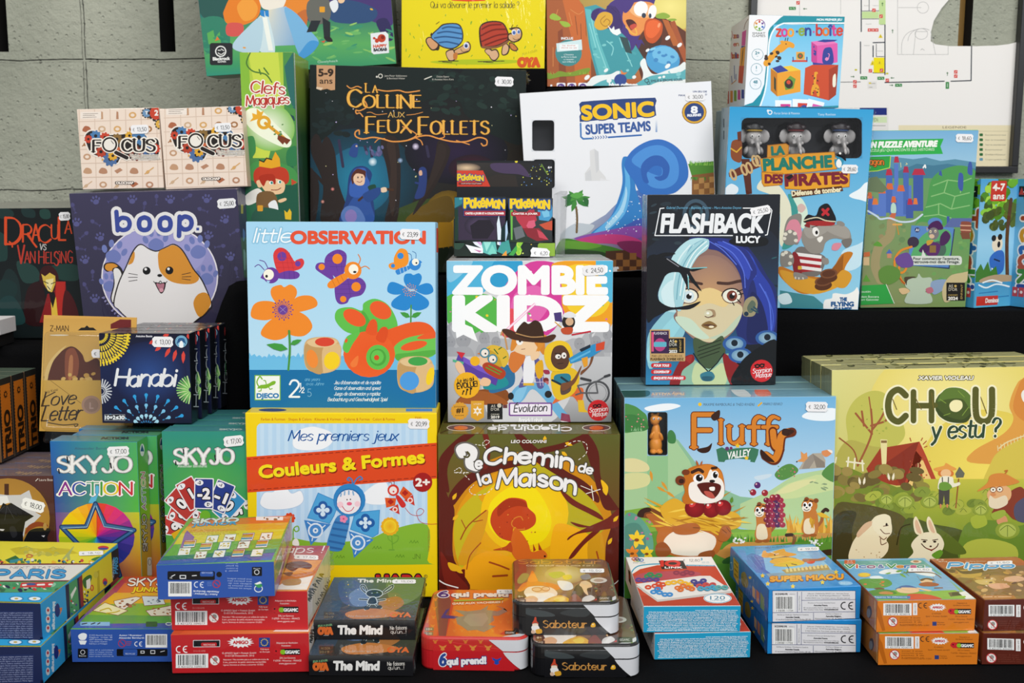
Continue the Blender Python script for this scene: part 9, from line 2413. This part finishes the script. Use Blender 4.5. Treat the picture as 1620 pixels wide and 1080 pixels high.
def cat_hero():
 b=Box('card_game_box',.0955,.0343,.129,.25531,1.02247,-.46517+.0346,5.48,0,0,dict(front='1f86cc',left='1f6ab4',right='1f78c0',top='4a9ad8',tray='1a5a9a'),style='lid',flat=True,mat=FILMW)
 a=b.face('front',D6)
 a.D('R 1d86cc 400 420 1150 720;R e4e3e6 452 462 1096 705 10')
 N='2f3f74'
 for q in ('452,462 1096,462 1096,705 452,705','645,470 645,628','678,470 678,628','678,536 1096,530','452,632 1090,624','770,634 770,692'):
  a.L(N,3.5,q,0,q.count(' ')==3)
 a.barcode(468,498,622,628,13,'3 558380 117704');a.D('T 474 494 14 222 w=95 b=.08|SCDSM01FR;T 585 492 8 444 w=42|2024-2;+ 664 612 -90;T 0 0 9 333 w=110|Fabrique en Chine;-')
 for t,x,y,w,bb in (('Edite par / Published by SPACE Cow - Asmodee Group',726,488,316,0),("47 rue de l'Est - 92100 Boulogne-Billancourt - FRANCE",718,504,332,0),('© 2023 SPACE Cow. Tous droits reserves. All rights reserved.',708,523,346,0),('Distribue en France par Asmodee France :',726,560,216,0),('Asmodee France.',772,580,108,.12),('18 rue Jacqueline Auriol, Quartier Villaroy',692,598,274,0),('78041 Guyancourt Cedex, France',694,613,150,0),('www.asmodee.com',852,612,110,.12),
                      ('Distribue au Canada par / Distributed in Canada by',488,652,244,0),('Asmodee Canada.',554,672,110,.12),('31 rue de la Cooperative, Rigaud, Quebec, J0P 1P0',478,688,270,0),('Distribue en Belgique par',866,645,124,0),('Asmodee Belgium.',866,665,120,.12),('Nijverheidstraat 43, B-1840 Londerzeel',780,682,302,0)):
  a.T(t,x,y,9.5+(2 if bb else 0),'2a2a2e',w=w,b=bb)
 a.ce(980,578,62,'2a2a2e')
 t=b.face('top',D6)
 t.D('Q 1f8ad4 1f8ad4 5aa8dc 4a94cc 430,450 1140,420 790,100 110,115;B 8ac4e8 330,200 500,140 760,110 840,220 900,320 560,330 420,330;P 4a74c0 230,200 290,170 380,200 400,300 440,330 330,320 260,260;P 3a5eb0 280,190 350,200 380,300 320,290;P 5a8ad0 180,140 240,150 260,230 220,220;P 7ab0dc 700,130 800,150 870,230 780,240;LL 6a9ad8 3 260,200 340,290|300,190 370,280|330,190 400,300;P 8aa8b8 400,330 920,300 980,340 440,370;P b89a5a 520,300 880,265 900,300 560,330');
 for i in range(11):
  t.P('e8d08a',[(560+i*30,318-i*3),(578+i*30,316-i*3),(570+i*30,290-i*3),(552+i*30,292-i*3)])
 t.D('B e8a03a 370,200 385,150 420,170 480,150 540,138 560,160 640,180 560,200 440,205;P e8a03a 372,160 400,150 410,180;P e8a03a 500,150 540,135 550,160;B f4c86a 420,200 520,190 560,205 480,215;P 3a4a6a 440,215 550,195 640,210 560,230 470,235;B f0b83a 430,240 480,210 600,205 700,240 660,265 560,255 500,262;B e8c02c 460,262 600,235 690,255 600,275 500,275;B a8643a 690,215 800,215 860,200 850,225 760,235 700,240;LL f0f0f0 4 470,180 500,175|440,165 470,172;E 2a2a3a 470 185 6;B d84a3a 720,235 780,230 770,250 730,252;LL 4a3a2a 6 560,260 580,290|600,255 640,262')
 t.T('SUPER MIAOU',436,392,38,'f0a72c',w=565,rot=-2,b=.24,o=((4,'8a4a14'),))
 for x,y in ((375,348),(415,408),(610,428),(840,400),(945,320)):
  t.star('f2cf3a',x,y,20,5,.5)
 t.D('T 320 136 10 2f4a6a w=230 rot=-3|MATHIEU AUBERT;B 8ac4ee 965,395 1000,385 1060,392 1072,410 1030,420 980,415;T 980 408 12 e8f4fa w=76|SPACE COW')
 l=b.face('left',D6)
 l.D('Q 2f78bc 1f7ac8 1a62b0 1f5a9c 115,120 430,455 410,705 110,330;P c89a2c 148,200 190,250 190,420 150,350;LL 7a5a1a 6 158,220 182,250|158,250 182,285|158,290 182,320|158,330 182,360;B 8a7a3a 210,330 240,320 265,400 250,440 215,410;P d8b08a 296,420 318,450 318,530 296,500;P c8846a 326,450 350,480 348,570 326,540;P 7aa06a 358,470 388,520 388,625 358,590;S f0cf3a 278 360 16;S f0cf3a 292 545 14;L bcd8ea 3 118,250 122,300 140,300 136,240 118,250')
 b.sticker('top',730,142,170,46,'19,50',-2,D6,sy=.66)
 tuft(b,(0,0,.002),(0,.012,b.h*.6),(-1,-.3,.1),.003)
 r=b.finish('blue card box with a flying caped cat on its lid, upper of two','card game box','flying cat card boxes')
 q=dup(r,pose(.25635,1.02506,-.46517,2.4,0,0),'blue card box with white label end, lower of two, under the flying cat lid')
def boy_boxes():
 b=Box('card_game_box',.0987,.0326,.1185,.3565,1.0015,-.46517+.0329,2.6,0,0,dict(front='d9791f',left='b8682a',right='c86a1c',top='7ab8dc',tray='e8c8a0'),style='lid',flat=True,mat=FILMW)
 a=b.face('front',D7)
 a.D('R db7c22 200 455 960 705;P b86214 215,475 250,540 285,690 262,694 215,560')
 a.barcode(270,488,480,578,15,'3 421272 423014');a.D('R efecea 490 486 522 576;+ 512 568 -90;T 0 0 11 333 w=72|FABRICATION;-');a.ce(528,505,42,'222')
 amigo_back(a,672,518,.82);gigamic(a,765,548,1.05);a.D('T 815 492 11 5a2c10 w=76|Adaptation et;T 788 508 11 5a2c10 w=124|distribution francaises')
 for i,t in enumerate(('ZAL Les Garennes','F 62930 - Wimereux - FRANCE','www.gigamic.com')):
  a.T(t,848,590+i*22,11,'5a2c10',al='c',w=(90,186,112)[i])
 no03(a,340,625,38);a.para(392,600,165,4,10,'6a3410',6,1.6);a.D('T 392 656 10 6a3410 w=218|Donnees et adresse a conserver 12-2023;R 2f3f7a 634 625 666 655;T 672 635 10 5a2c10 w=50|Fabrique;T 672 650 10 5a2c10 w=56|en Europe;T 630 570 11 5a2c10 w=68|© AMIGO;T 585 590 11 5a2c10 w=158|Spiel + Freizeit GmbH')
 t=b.face('top',D7)
 t.D('Q 7ab84a 9aba5a 5aa8a4 4aa0a0 210,470 950,462 560,165 -110,175;P 6fb2dc 20,215 600,215 760,330 790,400 60,420 -20,300;P 8ab4dc 600,260 720,280 840,400 700,400;P 7fae3a 160,400 360,390 560,400 800,400 960,462 200,470;P 8fbc4a 560,400 800,390 960,455 620,462;B f4f6f8 240,255 300,235 380,240 400,262 320,272 250,270;B e8f2f8 170,290 240,285 270,305 190,310;B eef4f8 470,235 560,225 650,260 640,290 520,270;E e8b02c 128 278 48 17;E f2cf3a 128 276 38 13;B 5a9a3c 80,330 110,308 200,306 300,310 335,345 290,370 200,378 110,370');t.blobs(5,120,320,300,365,10,14,['d87a3a'],4,.5);t.D('B 6a4a2a 200,378 240,372 280,380 240,392;B 4f8a34 160,400 250,385 340,395 360,420 180,430;B c88a4a 240,408 290,400 340,410 330,422 250,420;LL~ 7a5a3a 7 420,262 520,258 640,265 700,300;LL 6f9a3a 4 420,250 460,285|430,255 400,280;F 6fa03c 360 255 60 16 -10;F 7ab04a 390 268 60 16 30;F 5f9a3a 440 262 50 14 -50;F 7ab04a 330 262 50 12 170;LL 8a6a4a 2.5 520,285 560,340|640,290 660,350;E f0c8a0 590 325 46 18;B 6a4a30 545,312 590,300 640,310 640,322 590,312 555,324;B a8502c 535,345 600,330 680,345 660,362 560,362;B 6aaee0 540,362 580,370 570,392 530,380;L 8a4a2a 8 650,376 710,374;B 3f64a8 378,380 400,360 460,356 515,372 510,380 440,372;B f0c9a0 365,385 400,372 500,374 535,385 525,405 460,415 390,408;L~ 3f64a8 7 362,384 376,376 400,374;B d8452c 450,425 540,418 640,432 700,462 470,465;B f0c8a0 520,372 590,385 630,395 600,400 540,385;R 3f84b8 190 434 470 456 6;T 205 448 11 eef4f8 w=240|Repérez les différences;P 6a5a3a 750,410 830,400 850,430 770,440;R 3a3228 780 408 850 432 4;P f0f0ec 830,410 880,398 960,462 890,462;E 8ac02c 870 440 14 6;+ -10 226 0 1 .5');t.S('Vico',0,0,50,'c84a34',w=215,t=.28,o=((6,'f4f4f0'),),cols=['3a9a4a','d8452c','2f7ac0','8a3a7a']);t.S('&',245,0,44,'2f5aa8',t=.26,w=36,o=((5,'f4f4f0'),));t.S('Versa',310,0,50,'c84a34',w=270,t=.28,o=((6,'f4f4f0'),),cols=['3a9a4a','d88a2c','2f7ac0','c84a84','4a9a8a']);t.D('-;R d8672c -20 168 62 196 4;T 0 180 9 f4e8d8 w=40|4-6;T 0 192 9 f4e8d8 w=44|ans;E e8d8c0 512 181 42 12;E a8703a 512 179 22 8;T 205 188 7 d8ece8 w=90|Wolfgang Dirscherl')
 l=b.face('left',D7)
 l.D('Q b8783a c8803a a86a34 9a5a2c -110,180 215,475 215,695 -110,330;B 5a4a4a 150,520 175,510 185,560 165,600;E 8a8a90 160 560 14 34;P d8a05a 205,465 215,475 215,695 205,680')
 b.sticker('top',542,242,180,46,'11,50',-1,D7,sy=.6)
 tuft(b,(b.w,0,.004),(b.w,.02,b.h*.7),(1,-.4,0),.0022)
 r=b.finish('orange card box with a boy and fruit tree on its blue lid, upper of two','card game box','orange boy and tree card boxes')
 q=dup(r,pose(.359,.99939,-.46517,.823,0,0),'orange card box, lower of two, on the cloth below the boy and tree lid')
def brown_boxes():
 b=Box('card_game_box',.0987,.0326,.1185,.462,1.0035,-.46517+.0329,4.2,0,0,dict(front='5e261c',left='7a3a22',right='5e261c',top='a8683a',tray='4a1c16'),style='lid',flat=True,mat=FILMW)
 a=b.face('front',D7)
 a.Rc('5c2419',1000,455,1800,710)
 a.barcode(1052,500,1244,584,17,'3 421272 423422');a.D('R efecea 1256 500 1290 590;+ 1280 582 -90;T 0 0 11 333 w=72|12364 AMS;-');no03(a,1080,648,38);a.para(1130,625,160,4,10,'7a4032',6,1.6);a.ce(1310,520,42,'e8d8d0')
 t=b.face('top',D7)
 t.D('Q 7a4a2a 7a4a2a c8672c c8602a 1000,472 1800,468 1500,150 600,165;P b8602c 600,165 1260,150 1340,210 680,225;P 8a6a3a 690,230 1340,205 1500,340 1500,460 1005,460;B c8a048 720,260 880,240 1000,260 960,300 800,290;B a8803c 940,300 1100,280 1300,300 1200,360 1000,350;B 6a4a2a 800,220 860,250 1000,235 1000,260 860,270;B d8b86a 950,320 1060,310 1100,340 1000,350');t.blobs(46,780,240,1400,440,12,30,['c89a4a','a8743c','d8b070','8a5a30','b88a4a','6a4a2c'],4,.45);t.blobs(10,1000,300,1200,360,6,12,['e8d8b8','d8c8a0'],5,.5);t.D('B e8b890 1170,300 1260,285 1330,310 1260,330 1190,325;B e0a880 1050,350 1160,340 1210,370 1100,385;P b87a3a 1005,460 990,430 1240,430 1260,455;LL e8d0a8 4 1010,442 1080,441|1095,441 1110,441|1122,441 1220,440;+ 752 226 0 1 .55');t.S('Pippo',0,0,66,'4aa0dc',w=480,t=.3,o=((7,'f2f4f4'),),sl=.2);t.D('-;T 660 170 9 e8d0b8 w=60 b=.1|4-6;T 680 184 9 e8d0b8 w=66 b=.1|ans;T 880 182 8 e8d0b8 w=150|Wolfgang Dirscherl')
 l=b.face('left',D7)
 l.Q('600,170 1008,470 1008,705 600,320',('a8542a','8a4a2c','6a3422','7a3a22'))
 b.sticker('top',1135,190,190,50,'11,50',-2,D7,sy=.55)
 r=b.finish('brown-ended card box with a jumbled brown lid, upper of two at the right edge','card game box','brown-ended card boxes')
 q=dup(r,pose(.4615,1.0008,-.46517,0,0,0),'brown-ended card box, lower of two at the right edge of the table')
 g=Box('card_game_box',.1,.0325,.1,.566,1.02,-.46517+.0329,2,0,0,dict(front='3a7a3a',left='4a8a3a',top='5a8a3c',tray='2a4a2a'),style='lid',flat=True)
 f=g.face('top',D7);f.blobs(30,1150,130,1700,300,14,40,['4a8a3a','7aa84a','8a5a30','3a6a3a'],3,.5);f.P('b8602c','1240,180 1330,170 1400,210 1320,220')
 r=g.finish('green-lidded card box at the far right edge, upper of two','card game box','green card boxes')
 dup(r,pose(.566,1.02,-.46517,2,0,0),'green card box at the far right edge, lower of two on the cloth')
def city_boxes():
 b=Box('board_game_box',.2,.0372,.173,-.64617,.9845,-.46517+.0376,-3.6,0,0,dict(front='18234c',right='2f9ad0',top='d8cc3a',tray='141c3c',left='d8cc3a'),style='lid',flat=True,mat=CARD)
 a=b.face('front',D1)
 a.D('R 18234c -600 600 245 860;R 1c2a58 -600 640 205 812')
 g=random.Random(9)
 for i in range(12):
  w=600+g.uniform(-20,8)
  a.T(' '.join(g.choice(('metro','ligne','Paris','station','joueurs','regles','carnet','crayon','points','trajet','boucle','plan','carte')) for _ in range(15)),200-w,656+i*13.4,8.6,'a8b0d0',w=w)
 t=b.face('top',D1)
 t.D('R e2d53c -700 220 780 640;P c8b82c 60,262 120,250 250,262 330,256 420,262 480,290 300,300 100,296;LL 9aa85a 3 120,262 160,246 200,262|160,255 160,246|300,262 325,250 345,262;P a8b06a 372,332 400,300 448,246 452,248 425,300 430,332 415,332 405,310 388,332');t.blobs(20,130,265,350,300,8,18,['c8c04a','b8b44a','d8cc5a'],3,.6)
 t.D('E c83a3a 630 256 34 13;E 2f4a94 630 262 30 7;L 3a3a4a 3 622,274 640,274;P 2f6a34 30,330 95,302 130,330 60,350;P 2f8a94 60,330 140,318 140,346 60,350;O c83a3a 5 180 306 18 8;L 8a3a3a 3 165,314 150,340');t.blobs(40,-40,330,620,350,6,12,['1c2a4a','c83a3a','e8e4d8','2f8ab0','3a7a3a','e8b02c','2a2a3a'],6,.8);t.D('B 2f7a34 556,330 590,312 630,310 620,338;P 6a1c2c -700,356 578,352 570,360 -700,366;P dfdbd4 -700,366 568,360 455,458 -700,466;W 60 384 12 3a3a4c w=326 t=.14 sl=.6|NEXT STATION;+ -30 440 0 1 .9');t.S('PARIS',0,0,50,'3f9ad0',w=418,t=.26,sl=.3,o=((4,'2a5a8a'),));t.D('-;P 6a1c2c -700,462 450,456 445,462 -700,468;P 4a9a6a -700,470 440,464 345,528 -700,536');t.blobs(46,-60,480,350,520,10,20,['2f6a4a','c8d8c8','1c2a4a','c83a3a','3a8a5a','8ac0a0','e8e4d8'],7,.6);t.D('P c83a3a 130,472 330,468 310,500 120,502;LL e8e8e4 10 140,488 160,486|230,486 270,484|300,484 316,483;E 2f5a94 190 482 30 7;P 2fa4d8 -700,540 340,530 238,606 -700,614')
 for x in (100,212):
  t.E('2a84b4',x,570,46,16);t.E('dfeef6',x,570,36,11);t.E('c8a84a',x,570,12,5)
 t.L('1f2a4c',4,'-700,606 240,604')
 r=b.face('right',D1)
 r.D('P 2fa2dc 240,604 400,480 415,720 250,840;P 18234c 398,486 420,474 432,700 412,716;P 4a9a6a 420,474 470,440 484,640 430,698;P 18234c 470,444 488,430 500,628 484,642;P 8a2a34 480,440 505,414 515,610 496,630;P d8cb38 500,416 680,280 690,480 512,615;P 15192c 678,282 748,236 748,436 690,482;B 2f6a34 505,450 545,420 560,440 530,500 510,490;P f0f0ec 525,455 550,440 552,500 528,510;P b8ac2c 590,400 605,390 610,540 595,545;E c8c04a 585 420 14 20;O c83a3a 6 560 500 8 16;E c83a3a 640 462 15 22;E 2f4a94 641 470 12 12;L 333 3 634,488 648,484');r.blobs(16,510,520,540,600,4,8,['c83a3a','2f5a94','e8e4d8','222'],3,1.2);r.P('e8e8e4','430,540 462,490 466,505 436,570');r.blobs(10,430,580,470,660,5,9,['e8e4d8','2f5a94','2f6a4a','c83a3a'],5,1.2)
 r.push(716,410,-90,1,1);r.S('PARIS',0,0,24,'3f9ad0',w=94,t=.24,o=((2,'2a5a8a'),));r.D('T -30 -22 12 c8d0d8 w=110|NEXT STATION;-')
 for y,c in ((640,'e8e4e0'),(692,'e8e4e0'),(748,'c83a4a')):
  r.E('e8e4e2',293,y,13,24);r.E('c8343c',293,y -4,7,10)
 r.D('E 1f2f7a 350 636 16 42;P e8803c 362,622 380,620 376,640 364,668 368,640;+ 330 585 90;T 0 8 17 dfeef6 w=168 b=.2|blue orange;-')
 b.sticker('top',556,293,150,26,'18,10',-2,D1)
 r0=b.finish('yellow and navy city game box at the left edge, upper of two','game box','yellow city game boxes')
 q=dup(r0,pose(-.6431,.96125,-.46517,-.5,0,0),'navy-ended city game box at the bottom left corner, lower of two on the cloth')
# ================================================================== build
setting()
plan()
for f in (observation,colours,zombie,chemin,flashback,fluffy,chou,sky_action,skyjo,masked,hanabi,love_letter,trio,
          cat,vampire,keys,lantern_hill,white_figures,display,pirates,castle_puzzle,panda_boxes,blue_dress,turtles,wild_bird,cubes,
          red_boxes,mind_boxes,bull_tin,dwarf_tins,link_boxes,cat_hero,boy_boxes,brown_boxes,city_boxes):
 f()
junior(True)
junior(False)
focus('l',-.548,1.385,-.0038,-.268,.314,-1.176,True)
focus('r',-.4403,1.38,-.0038,-.1,0,-2.116,False)
